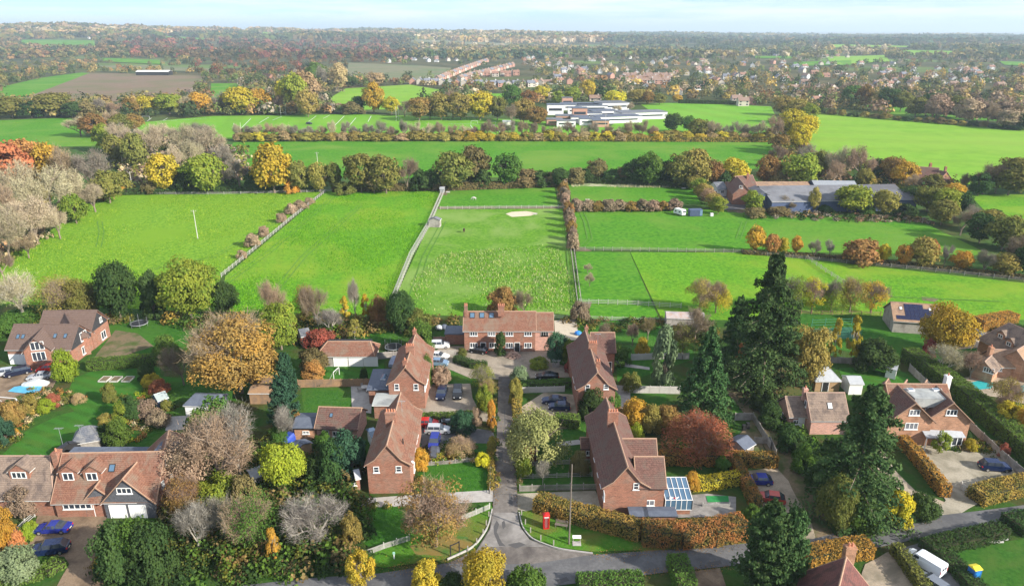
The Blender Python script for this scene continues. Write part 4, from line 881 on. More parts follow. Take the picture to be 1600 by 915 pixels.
wh = {0: 'beside the estate', 1: 'in the village centre', 2: 'on the east side of the village', 3: 'above the big meadow', 4: 'at the village edge', 5: 'in the distant hamlet', 6: 'beyond the stubble field', 7: 'in the far woods'}
for k, (x0, y0, x1, y1, n_) in enumerate(vil):
    for i in range(n_):
        add_house(random.uniform(x0, x1), random.uniform(y0, y1), R(random.choice([0, 15, 75, 90, 120])), random.choice(['white','cream','white','brick']), random.choice(['red','brown','brown','grey']), random.choice(['house','bungalow','house']), wh[k], 'houses '+wh[k])
cnt = {}
keep = []
for q in TOWN:
    if any((q[2]-k[2])**2+(q[3]-k[3])**2 < 8.5**2 for k in keep): continue
    keep.append(q)
TOWN = keep; byw = {}
for q in TOWN: byw.setdefault((q[8], q[5], q[6], q[7]), []).append(q)
for (where, wn, tn, kn), qs in byw.items():
    qs.sort(key=lambda q: q[0])
    for i, q in enumerate(qs):
        lab = f"{wn} {kn} with {tn} roof {where}" + (f", {ordinal(i)} from left" if len(qs) > 1 else '')
        put_house(wn, tn, kn, q[2], q[3], q[4]+random.uniform(-.06, .06), lab, q[9])
for (k, (p, used)) in PROTO.items():
    if not used:
        for c in list(p.children_recursive): bpy.data.objects.remove(c)
        bpy.data.objects.remove(p)
h = House('farmhouse', 'red-roofed white-walled farmhouse among trees behind the meadow', 'house', 415, 118, 7); h.wing((410,114), (424,116), 9, 3.5, 8.5, wall=m_brick)
# ------------------------------------------------------------ plants
def unit(v): return v/np.maximum(np.linalg.norm(v, axis=1, keepdims=True), 1e-6)
def cards(Pt, Nn, size, rng, asp=1.0, bend=.25):
    """one small leaf spray (quad) per point"""
    n = len(Pt); a = unit(np.cross(Nn, rng.normal(size=(n, 3)))); b = np.cross(Nn, a)
    s = (size*rng.uniform(.6, 1.35, n))[:, None] if np.ndim(size) == 0 else (size*rng.uniform(.6, 1.35, n))[:, None]
    q = np.stack([Pt-a*s*.5-b*s*.5*asp, Pt+a*s*.42-b*s*.35*asp+Nn*s*bend*.4, Pt+a*s*.5+b*s*.5*asp, Pt-a*s*.38+b*s*.42*asp-Nn*s*bend*.4], 1)
    return q.reshape(-1, 3)
def crown_points(rng, n, shape):
    """points and outward directions for a crown inside the unit box (radius .5, height 0..1)"""
    if shape in ('round', 'oak', 'airy', 'tallround'):
        K = {'round': 60, 'oak': 70, 'airy': 36, 'tallround': 60}[shape]; lr = {'round': .15, 'oak': .145, 'airy': .12, 'tallround': .14}[shape]
        d = unit(rng.normal(size=(K, 3))); rr = rng.uniform(.55, 1, K)**.6
        C = d*rr[:, None]*np.array([.38, .38, .38])+np.array([0, 0, .50]); C[:, :2] *= np.where(C[:, 2] < .3, .85, 1)[:, None]; C[:, 2] = np.clip(C[:, 2], .13, 1)
        Lr = lr*rng.uniform(.65, 1.25, K)
    elif shape == 'dome':
        K = 40; d = unit(rng.normal(size=(K, 3))); d[:, 2] = np.abs(d[:, 2]); C = d*rng.uniform(.6, 1, K)[:, None]**.6*np.array([.4, .4, .78]); C[:, 2] += .08; Lr = .14*rng.uniform(.6, 1.3, K)
    elif shape == 'column':
        K = 34; z = rng.random(K); a = rng.random(K)*6.28; r = .34*np.sqrt(np.clip(1-(z*1.0)**2.2, 0, 1))*rng.uniform(.6, 1, K); C = np.stack([r*np.cos(a), r*np.sin(a), .06+z*.86], 1); Lr = .15*rng.uniform(.7, 1.2, K)
    elif shape == 'birch':
        K = 30; z = rng.uniform(.2, 1, K); a = rng.random(K)*6.28; r = .40*np.sin(np.clip((1-z)*1.5+.25, 0, 1.57))*rng.uniform(.4, 1, K); C = np.stack([r*np.cos(a), r*np.sin(a), z*.93], 1); Lr = .10*rng.uniform(.7, 1.3, K)
    elif shape == 'weep':
        K = 60; d = unit(rng.normal(size=(K, 3))); d[:, 2] = np.abs(d[:, 2]); C = d*np.array([.42, .42, .6])*rng.uniform(.8, 1, K)[:, None]+np.array([0, 0, .25]); Lr = .12*rng.uniform(.6, 1.2, K)
    w_ = Lr**2; k = rng.choice(len(C), n, p=w_/w_.sum()); d = unit(rng.normal(size=(n, 3))); d[:, 2] = np.where(d[:, 2] < -.2, -d[:, 2]*.6, d[:, 2]); d = unit(d)
    sc3 = np.array([1, 1, 1.0 if shape != 'dome' else 1.5]); wob = 1+.25*np.sin(d[:, :1]*9+k[:, None])*np.cos(d[:, 1:2]*7+k[:, None]*2)
    Pt = C[k]+d*(Lr[k]*rng.uniform(.62, 1.08, n)**.5)[:, None]*sc3*wob
    if shape == 'weep': Pt[:, 2] -= rng.random(n)*.22*(np.hypot(Pt[:, 0], Pt[:, 1])*2)
    out = unit(Pt-np.array([0, 0, .45])); return Pt, unit(d*.6+out*.5+rng.normal(size=(n, 3))*.45)
def limbs(rng, top=.75, r=.03, spread=.3, depth=4, start=.18, tips=None):
    """trunk and forking limbs as three-sided tapering tubes; returns a mesh builder and the twig tips"""
    M = MB(); T = []
    def grow(p, d, ln, rad, lv):
        q = p+d*ln; M.bar(p, q, rad, rad*.62, n=5 if lv == 0 else 3, cap=False)
        if lv >= depth: T.append((q, d)); return
        k = 3 if lv else 4
        for i in range(k):
            v = rng.normal(size=3); v[2] = abs(v[2])*.4; dd = d*.75+v*spread*(1.5 if lv == 0 else 1.25); dd /= np.linalg.norm(dd)
            grow(p+d*ln*rng.uniform(.65, 1), dd, ln*rng.uniform(.6, .82), rad*.6, lv+1)
    grow(np.array([0, 0, -.06]), np.array([rng.normal()*.04, rng.normal()*.04, 1.0]), start+.06+rng.random()*.06, r, 0)
    V = np.array(M.v); zz = V[:, 2].max(); rr = np.abs(V[:, :2]).max()
    return M, T, zz, rr
def slivers(P0, D, ln, wd, rng):
    n = len(P0); D = unit(D); s = unit(np.cross(D, rng.normal(size=(n, 3)))); l = (ln*rng.uniform(.5, 1.3, n))[:, None]
    return np.stack([P0-s*wd/2, P0+s*wd/2, P0+D*l], 1).reshape(-1, 3)
barkm = mat('tree_bark', (.17, .13, .10), (.26, .21, .16), s=6, rough=.95)
barkl = mat('pale_bark', (.30, .27, .22), (.40, .37, .31), s=6, rough=.95)
PR = {}
def proto_leaf(key, shape, n, size, seed, twigs=0, combine=False):
    rng = np.random.default_rng(seed); Pt, Nn = crown_points(rng, n, shape); V = cards(Pt, Nn, size, rng)
    M, T, zz, rr = limbs(rng, depth=3, r=.022 if shape != 'dome' else .014, start=.2 if shape not in ('dome', 'column') else .05)
    tv = np.array(M.v); s = min(.82/zz, 1.4); tv[:, 2] *= s; tv[:, :2] *= min(.40/rr, 1.2); M.v = [tuple(q) for q in tv]
    PR[key] = [fast_mesh('crown', V, 4, MATS_ANY), M.mesh('trunk', barkm), None]
    if combine:                                      # one mesh for trees too small to show parts
        F4 = [f for f in M.f if len(f) == 4]; tvv = np.array([M.v[i] for f in F4 for i in f])
        allV = np.concatenate([V, tvv]); mi = np.concatenate([np.zeros(n), np.ones(len(F4))]); PR[key][2] = fast_mesh('tree', allV, 4, [MATS_ANY, barkm], mi)
MATS_ANY = mat('leaf_placeholder', (.1, .12, .03))
def proto_bare(key, seed, n=5200, wd=.0032, combine=False, depth=5, bark=None, spread=.3):
    rng = np.random.default_rng(seed); M, T, zz, rr = limbs(rng, depth=depth, r=.017, start=.1, spread=spread)
    tv = np.array(M.v); sz, sx = .93/zz, .44/rr; tv[:, 2] *= sz; tv[:, :2] *= sx; M.v = [tuple(q) for q in tv]
    TP = np.array([t[0] for t in T])*np.array([sx, sx, sz]); TD = np.array([t[1] for t in T])
    k = rng.choice(len(TP), n); P0 = TP[k]*rng.uniform(.72, 1.0, n)[:, None]+rng.normal(size=(n, 3))*.03; D = unit(TD[k]+rng.normal(size=(n, 3))*.95+unit(TP[k]-[0, 0, .3])*.5)
    V = slivers(P0, D, .07, wd, rng)
    PR[key] = [fast_mesh('twigs', V, 3, MATS_ANY), M.mesh('trunk', bark or barkm), None]
    if combine:
        F4 = [f for f in M.f if len(f) == 4]; tq = np.array([[M.v[f[i]] for i in (0, 1, 2)]+[M.v[f[i]] for i in (0, 2, 3)] for f in F4]).reshape(-1, 3)
        allV = np.concatenate([V, tq]); mi = np.concatenate([np.zeros(n), np.ones(len(F4)*2)]); PR[key][2] = fast_mesh('tree', allV, 3, [MATS_ANY, bark or barkm], mi)
def proto_conifer(key, seed, n=9000, droop=.25, ragged=.35, slim=1.0, size=.026, power=.85, combine=False, nb=170):
    rng = np.random.default_rng(seed); P0 = []; N0 = []; M = MB(); M.bar((0, 0, -.04), (0, 0, .95), .022, .004, n=6)
    per = n//nb
    for i in range(nb):
        z = .03+.95*(i/nb); a = i*2.4+rng.random(); R_ = .5*(1-z)**power*(1-ragged*rng.random())*slim+.015
        d = np.array([math.cos(a), math.sin(a), 0]); tip = np.array([0, 0, z])+d*R_-np.array([0, 0, droop*R_*rng.uniform(.5, 1.2)])+np.array([0, 0, .04])
        t = rng.random(per)**.6; p = np.array([0, 0, z])[None]*(1-t[:, None])+tip[None]*t[:, None]; side = np.array([-d[1], d[0], 0]); w_ = R_*.32*(1-t*.6)
        p = p+side[None]*(rng.normal(size=per)*w_*.6)[:, None]; p[:, 2] += rng.normal(size=per)*.012-(t**2)*.02
        P0.append(p); N0.append(np.tile(d*.5+np.array([0, 0, .8]), (per, 1))+rng.normal(size=(per, 3))*.55)
        if i % 3 == 0: M.bar((0, 0, z), tip, .005, .001, n=3, cap=False)
    P0 = np.concatenate(P0); P0[:, 2] = np.maximum(P0[:, 2], .0); V = cards(P0, unit(np.concatenate(N0)), size, rng, asp=1.6); PR[key] = [fast_mesh('crown', V, 4, MATS_ANY), M.mesh('trunk', barkm), None]
for i in range(3):
    proto_leaf(f'round{i}', 'round', 14000, .025, 10+i); proto_leaf(f'oak{i}', 'oak', 16000, .023, 20+i)
    proto_leaf(f'dome{i}', 'dome', 9000, .034, 40+i); proto_bare(f'bare{i}', 60+i, 9000, wd=.0036, spread=.5)
    proto_leaf(f'mround{i}', 'round', 4200, .044, 70+i, combine=True); proto_leaf(f'moak{i}', 'oak', 4600, .042, 80+i, combine=True)
    proto_bare(f'mbare{i}', 90+i, 6500, .0065, combine=True, depth=4, spread=.42); proto_leaf(f'mtall{i}', 'tallround', 4200, .044, 110+i, combine=True); proto_leaf(f'mdome{i}', 'dome', 2600, .062, 120+i, combine=True)
for i in range(2):
    proto_leaf(f'airy{i}', 'airy', 4200, .034, 30+i); proto_leaf(f'column{i}', 'column', 6500, .045, 45+i); proto_leaf(f'birch{i}', 'birch', 3600, .034, 50+i); proto_leaf(f'weep{i}', 'weep', 10000, .02, 55+i)
proto_conifer('spruce0', 1, 12000, .3, .5, 1.0, .024); proto_conifer('spruce1', 2, 18000, .25, .35, 1.0, .017); proto_conifer('spruce2', 9, 30000, .3, .62, 1.2, .0115, .78, nb=110); proto_conifer('cedar0', 3, 26000, .22, .6, 1.15, .0125, .66, nb=110); proto_conifer('cypress0', 4, 16000, -.4, .3, .95, .02, .45)
for i, (shp, nn_) in enumerate((('airy', 5200), ('weep', 6500), ('round', 5200))):
    proto_leaf(f'mix{i}', shp, nn_, .017, 200+i); PR[f'mix{i}'].append(PR[f'bare{i}'][0]); PR[f'mix{i}'][1] = PR[f'bare{i}'][1]
PAL = {  # adjective, three leaf tones, translucency
 'gold': ('golden', (.40,.28,.03), (.29,.24,.035), (.52,.38,.045)), 'orange': ('orange', (.44,.21,.035), (.34,.20,.04), (.50,.31,.045)), 'rust': ('rust-brown', (.24,.13,.05), (.18,.125,.04), (.32,.19,.06)),
 'yelgreen': ('yellow-green', (.19,.22,.03), (.12,.17,.025), (.30,.29,.04)), 'yellow': ('bright yellow', (.50,.40,.03), (.34,.32,.03), (.55,.38,.03)), 'olive': ('olive', (.11,.125,.03), (.16,.155,.04), (.22,.19,.05)),
 'ochre': ('ochre', (.27,.215,.06), (.19,.165,.045), (.34,.25,.06)), 'green': ('mid-green', (.06,.115,.022), (.09,.15,.03), (.13,.19,.035)), 'dark': ('dark green', (.032,.062,.02), (.05,.085,.026), (.08,.115,.032)),
 'conifer': ('dark green', (.036,.075,.026), (.06,.11,.036), (.11,.155,.055)), 'blue': ('blue-green', (.03,.075,.042), (.045,.10,.055), (.06,.12,.06)), 'lime': ('lime green', (.22,.28,.025), (.16,.22,.025), (.34,.34,.04)), 'red': ('dull red', (.30,.075,.055), (.20,.07,.045), (.40,.13,.085)), 'redor': ('red-orange', (.40,.15,.06), (.31,.14,.06), (.48,.24,.08)),
 'brown': ('brown', (.14,.11,.05), (.18,.135,.06), (.10,.10,.035)), 'apple': ('pale olive', (.24,.24,.08), (.32,.30,.12), (.17,.18,.06)), 'sage': ('pale sage', (.13,.17,.085), (.18,.22,.12), (.10,.14,.06)), 'tan': ('pale tan', (.34,.24,.14), (.28,.2,.1), (.42,.28,.13)),
 'bgrey': ('bare grey', (.22,.195,.155), (.165,.14,.11), (.29,.26,.205)), 'bpale': ('bare pale', (.38,.32,.21), (.30,.25,.16), (.46,.40,.28)), 'bpink': ('bare pinkish', (.29,.205,.14), (.22,.15,.10), (.37,.27,.18)), 'bbrown': ('bare brown', (.2,.14,.10), (.16,.12,.08), (.26,.2,.14)), 'bwhite': ('bare whitish', (.22,.20,.175), (.155,.135,.115), (.30,.28,.245))}
def pm(p): a = PAL[p]; return leafmat('foliage_'+p, a[1], a[2], a[3], tw=.22 if p[0] != 'b' or p in ('brown', 'blue') else .1)
NT = [0]
def plant(name, label, cat, px, py, top, width, key, pal, group=None, h=None, parts=True, twig=None, rz=None):
    """a plant whose foot shows at (px, py) and whose top shows at row `top`"""
    x, y = G(px, py); h = h or max(.5, tall(px, py, top)); r = width*mpp(px, py)/.92
    NT[0] += 1; m = pm(pal); rz = random.uniform(0, 6.28) if rz is None else rz
    if not parts and PR[key][2] is not None:
        o = link(name, PR[key][2], loc=(x, y, -.25)); tag(o, label, cat, group); o.rotation_euler.z = rz; o.scale = (r, r, h+.25)
        o.material_slots[0].link = 'OBJECT'; o.material_slots[0].material = m; return o
    root = thing(name, label, cat, x, y, -.25, rz, group)
    c = link('twigs' if 'bare' in key else 'crown', PR[key][0], root); c.scale = (r, r, h+.25); c.material_slots[0].link = 'OBJECT'; c.material_slots[0].material = m
    t = link('trunk', PR[key][1], root); t.scale = (r, r, h+.25)
    if key[:3] == 'mix':
        t2 = link('twigs', PR[key][3], root); t2.scale = (r, r, h+.25); t2.material_slots[0].link = 'OBJECT'; t2.material_slots[0].material = pm(twig or ('red' if pal in ('red', 'redor') else 'bgrey' if pal in ('sage', 'yelgreen') else 'bpink'))
    if pal in ('bwhite', 'bgrey', 'bpale') or 'birch' in key: t.material_slots[0].link = 'OBJECT'; t.material_slots[0].material = barkl
    return root
def rnd(pref, n): return f'{pref}{random.randrange(n)}'
# rows of mid-distance trees: (px, foot, top, width, kind letter, palette)
KEYS = {'o': ('moak', 3, 'tree'), 'r': ('mround', 3, 'tree'), 't': ('mtall', 3, 'tree'), 'b': ('mbare', 3, 'bare_tree'), 'd': ('mdome', 3, 'bush')}
def row(where, group, items, near=False):
    byk = {}
    for it in sorted(items, key=lambda q: q[0]): byk.setdefault((it[4] == 'd', it[5]), []).append(it)
    for (isd, pal), its in byk.items():
        for i, (px, py, top, wd, k, _) in enumerate(its):
            key, n_, nm = KEYS[k]; adj = PAL[pal][0]
            noun = 'bush' if isd else 'tree'
            lab = f"{adj} {noun} {where}"+(f", {ordinal(i)} {adj.split()[-1]} one from left" if len(its) > 1 else '')
            if len(lab.split()) > 16: lab = f"{adj} {noun} {where}, {ordinal(i)} from left"
            plant(nm, lab, noun, px, py, top, wd, rnd(key, n_), pal, group, parts=False)
row('in the hedgerow behind the paddocks', 'hedgerow trees behind the paddocks', [
 (262,299,240,54,'o','gold'),(324,301,236,64,'o','yelgreen'),(290,300,262,36,'d','dark'),(188,302,284,18,'d','orange'),(232,302,284,26,'d','brown'),(375,293,243,50,'b','bgrey'),(400,297,266,34,'d','dark'),(429,301,224,64,'o','gold'),(470,300,250,38,'r','olive'),(455,301,280,24,'d','orange'),
 (500,299,250,34,'o','ochre'),(522,299,252,28,'t','olive'),(538,302,284,34,'d','olive'),(565,300,236,52,'o','olive'),(604,301,238,54,'o','olive'),(636,298,240,44,'b','bbrown'),(585,301,262,30,'r','brown'),(660,297,264,34,'d','dark'),(678,295,262,32,'r','dark'),(709,297,234,62,'o','olive'),(742,290,224,50,'o','brown'),(752,293,262,32,'d','dark'),
 (792,292,236,46,'r','green'),(820,291,262,40,'d','brown'),(845,290,266,36,'d','dark'),(862,289,268,34,'d','brown'),(874,292,260,28,'r','dark'),(900,286,260,30,'d','brown'),(931,283,246,34,'o','brown'),(915,285,262,28,'d','dark'),(955,285,264,30,'d','dark'),(975,284,260,30,'d','brown'),(990,288,248,36,'r','dark'),(1014,290,236,46,'r','green'),(1040,288,250,34,'r','dark'),(1062,292,234,50,'o','olive'),(1086,292,232,56,'o','ochre'),(1114,292,248,30,'t','rust'),(1147,290,244,44,'o','gold'),(1130,293,264,26,'d','dark'),(1197,290,240,38,'o','rust'),(1247,293,236,58,'o','yelgreen'),(1215,292,262,34,'d','brown')])
row('in the pale thicket above the west paddock', 'trees of the pale thicket', [
 (200,240,186,52,'b','bpale'),(240,250,190,58,'b','bpale'),(290,250,188,64,'b','bpale'),(335,252,190,66,'b','bpale'),(310,228,188,56,'b','bgrey'),(262,232,188,52,'b','bpale'),(215,264,206,40,'r','olive'),(185,258,208,36,'t','olive'),(165,236,192,34,'r','yelgreen'),(350,268,222,44,'b','bgrey'),(300,270,212,38,'b','bpale'),(270,275,222,34,'b','bpale'),
 (126,212,180,46,'b','bpale'),(150,214,176,40,'r','rust'),(172,212,168,40,'b','bpink'),(190,212,178,36,'r','olive'),(210,205,176,30,'r','rust')])
row('in the bare wood left of the west paddock', 'trees of the bare west wood', [
 (18,305,222,74,'r','redor'),(52,292,218,64,'o','redor'),(84,296,224,54,'o','orange'),(108,304,222,62,'b','bpink'),(152,304,228,74,'b','bgrey'),(40,342,244,84,'b','bpale'),(86,345,256,86,'b','bpale'),(14,372,280,76,'b','bpink'),(60,380,300,84,'b','bpale'),(18,412,316,66,'b','bpale'),(120,330,258,66,'b','bpale'),
 (60,330,290,44,'o','gold'),(120,348,302,40,'r','yelgreen'),(172,316,264,50,'r','olive'),(150,330,282,50,'b','bpale'),(95,372,316,50,'b','bpale'),(30,372,330,40,'r','yelgreen'),(-20,330,230,80,'b','bpink'),(-30,400,290,80,'b','bpale'),(190,300,268,36,'d','olive'),(8,440,378,46,'b','bbrown'),(45,402,362,40,'b','bpink')])
row('in the upper hedgerow beyond the playing field', 'upper hedgerow trees', [
 (20,184,150,48,'r','olive'),(50,184,158,36,'d','dark'),(86,182,143,58,'o','olive'),(118,184,158,36,'r','dark'),(140,184,158,30,'d','brown'),(158,182,150,32,'b','bgrey'),(180,182,156,30,'b','bpink'),(205,180,152,28,'r','rust'),(232,178,148,38,'o','gold'),(265,178,145,44,'o','yelgreen'),(290,178,148,32,'b','bpale'),(315,176,142,36,'o','orange'),(352,178,140,30,'b','bgrey'),(378,178,135,52,'o','gold'),(408,176,138,40,'r','orange'),(435,176,146,30,'b','bbrown'),
 (462,176,112,42,'t','yelgreen'),(480,172,108,46,'t','tan'),(482,182,138,36,'o','ochre'),(448,172,122,30,'r','yellow'),(520,176,158,40,'b','bpink'),(552,178,158,34,'d','brown'),(585,177,128,38,'t','orange'),(560,176,150,28,'r','dark'),(612,178,150,26,'r','yellow'),(632,182,154,28,'b','bbrown'),(655,188,150,38,'o','rust'),(690,187,143,42,'o','ochre'),(672,186,150,30,'r','olive'),(720,187,142,44,'o','ochre'),(750,187,140,46,'o','gold'),(777,187,148,30,'r','olive'),(708,184,136,34,'b','bpink'),
 (532,140,98,28,'t','tan'),(505,140,100,26,'b','bgrey'),(495,134,96,34,'r','green'),(588,134,112,30,'r','tan'),(550,136,118,22,'r','dark'),(818,192,152,38,'o','ochre'),(838,196,165,36,'o','rust'),(800,170,132,32,'r','green'),(826,165,140,30,'r','rust'),(800,196,160,30,'b','bbrown')])
row('standing round the school', 'trees round the school', [
 (1051,206,175,32,'r','dark'),(1076,206,180,22,'r','green'),(1092,216,186,38,'o','olive'),(1106,216,190,26,'o','ochre'),(918,156,124,26,'t','gold'),(938,156,134,22,'t','dark'),(962,164,140,34,'o','yellow'),(995,162,138,32,'o','ochre'),(1012,163,142,24,'r','rust'),(1030,163,146,22,'r','olive'),(1057,160,147,16,'r','orange'),(893,160,134,28,'o','yelgreen'),(846,158,134,26,'r','gold'),(870,162,142,22,'r','yelgreen'),(984,176,158,14,'b','bpale'),(965,176,164,18,'b','bpale')])
row('in the belt beside the big meadow', 'trees of the diagonal belt', [
 (1224,180,148,36,'o','ochre'),(1242,192,155,38,'o','ochre'),(1236,212,168,44,'o','gold'),(1256,218,178,38,'o','yellow'),(1214,222,176,36,'b','bpink'),(1246,238,192,36,'o','yellow'),(1218,240,208,30,'r','rust'),(1210,260,222,30,'b','bbrown'),(1262,258,222,30,'b','bgrey'),(1290,270,230,38,'b','bbrown'),(1262,195,160,30,'r','yelgreen')])
row('behind the grey farm barn', 'trees behind the farm barn', [
 (1312,284,224,44,'b','bpale'),(1342,286,222,48,'b','bpink'),(1300,290,248,40,'b','bpink'),(1369,282,246,22,'t','dark'),(1392,286,242,40,'r','rust'),(1410,292,250,40,'r','orange'),(1350,292,262,26,'r','ochre'),(1425,300,270,40,'b','bpink'),(1275,278,236,34,'r','olive')])
row('in front of the grey farm barn', 'trees in front of the farm barn', [
 (1176,332,298,36,'r','yelgreen'),(1228,330,304,30,'b','bbrown'),(1270,330,292,20,'t','ochre'),(1330,332,288,58,'o','yelgreen'),(1382,334,294,40,'o','ochre'),(1255,328,308,20,'b','bwhite'),(1290,332,320,24,'d','dark'),(1215,334,322,40,'d','brown'),(1415,336,318,34,'d','dark'),(1180,338,324,34,'d','brown'),(1355,334,322,26,'d','green')])
row('in the dark hedge right of the east paddock', 'trees right of the east paddock', [
 (1420,322,290,40,'r','dark'),(1448,330,290,44,'o','olive'),(1474,336,292,40,'o','yelgreen'),(1455,302,272,34,'r','olive'),(1490,310,285,30,'r','orange'),(1500,335,296,32,'r','dark'),(1470,350,312,44,'o','olive'),(1500,366,322,44,'b','bbrown'),(1530,378,330,46,'o','dark'),(1550,345,326,32,'r','dark'),(1565,388,332,58,'o','olive'),(1598,392,350,50,'o','ochre'),(1590,420,362,50,'b','bbrown'),(1605,430,372,46,'o','dark'),(1545,362,326,40,'o','ochre'),(1512,352,318,34,'b','bgrey'),
 (1535,302,250,66,'b','bbrown'),(1575,304,246,66,'o','olive'),(1610,300,240,60,'o','brown'),(1528,305,270,36,'r','dark'),(1555,300,262,36,'b','bbrown'),(1508,300,268,30,'b','bbrown')])
row('in the young row between the two east paddocks', 'young autumn trees between the east paddocks', [
 (1178,394,352,30,'t','orange'),(1204,396,366,26,'o','redor'),(1222,396,370,20,'r','gold'),(1243,396,368,18,'t','orange'),(1272,402,372,24,'b','bgrey'),(1296,402,372,20,'b','bwhite'),(1345,410,373,58,'d','rust'),(1379,409,380,18,'r','yellow'),(1410,414,380,26,'r','orange'),(1440,416,370,44,'o','ochre'),(1452,414,374,26,'r','redor'),(1474,416,378,22,'b','bwhite'),(1500,420,390,34,'o','orange'),(1535,425,388,40,'b','bgrey'),(1568,428,395,44,'o','ochre')])
row('in the hedge beside the farm yard', 'hedge trees beside the farm yard', [(1084+i*7.5,296+i*7.5,272+i*7.0,28,'r',['ochre','yelgreen','ochre','tan'][i % 4]) for i in range(6)])
row('along the fence left of the middle paddock', 'bushes on the west paddock fence', [(470,326,312,22,'d','bpink'),(455,333,318,20,'d','bpink'),(484,318,308,16,'d','bpink'),(440,346,332,18,'d','bpink'),(412,368,352,18,'d','bpink'),(396,384,364,24,'d','bpink'),(378,402,390,16,'d','bpink')])
row('in the red-brown hedge between the paddocks', 'hedge bushes between the paddocks', [(880+i*.7,292+i*9,274+i*8.6,16+(i % 3)*2,'d',['bpink','rust','bbrown'][i % 3]) for i in range(4)]+[(888+i*1.5,334+i*10,314+i*9.8,18,'d',['rust','bbrown','bpink'][i % 3]) for i in range(6)]+[(900+i*17,328,310+(i % 3)*2,26,'d',['bbrown','bpink','rust'][i % 3]) for i in range(10)]+[(895,390,368,20,'d','bpink'),(921,446,424,20,'b','bpale'),(918,425,410,18,'b','bpale')])
random.seed(5)
row('in the yellow hedge behind the long meadow', 'trees of the yellow hedge', [(372+i*18.5,218,random.uniform(184, 196),random.uniform(20, 30),'b',random.choice(['bpale','bgrey','bbrown','bpink'])) for i in range(46) if i not in (36, 37, 38, 39)]+[(372+i*18+random.uniform(-4, 4),219,random.uniform(203, 208),random.uniform(22, 32),'d',random.choice(['gold','gold','ochre','ochre','tan'])) for i in range(47)])
row('on the strip north of the big meadow', 'bushes north of the big meadow', [(1265+i*17,176+i*1.4,random.uniform(166, 170)+i*1.4,random.uniform(12, 20),'d',random.choice(['olive','brown','ochre','dark'])) for i in range(20)])
row('in the right-hand wood above the big meadow', 'trees above the big meadow', [(1330+i*19,168+i*2.0+random.uniform(-3, 3),132+i*2.2+random.uniform(-5, 5),random.uniform(26, 40),random.choice('ort'),random.choice(['olive','ochre','dark','green','yelgreen','rust'])) for i in range(5)]+[(1430+i*16,180+i*2.0+random.uniform(-4, 4),146+i*1.9+random.uniform(-5, 6),random.uniform(30, 44),random.choice('orb'),random.choice(['olive','brown','dark','bbrown','bpink'])) for i in range(12)])

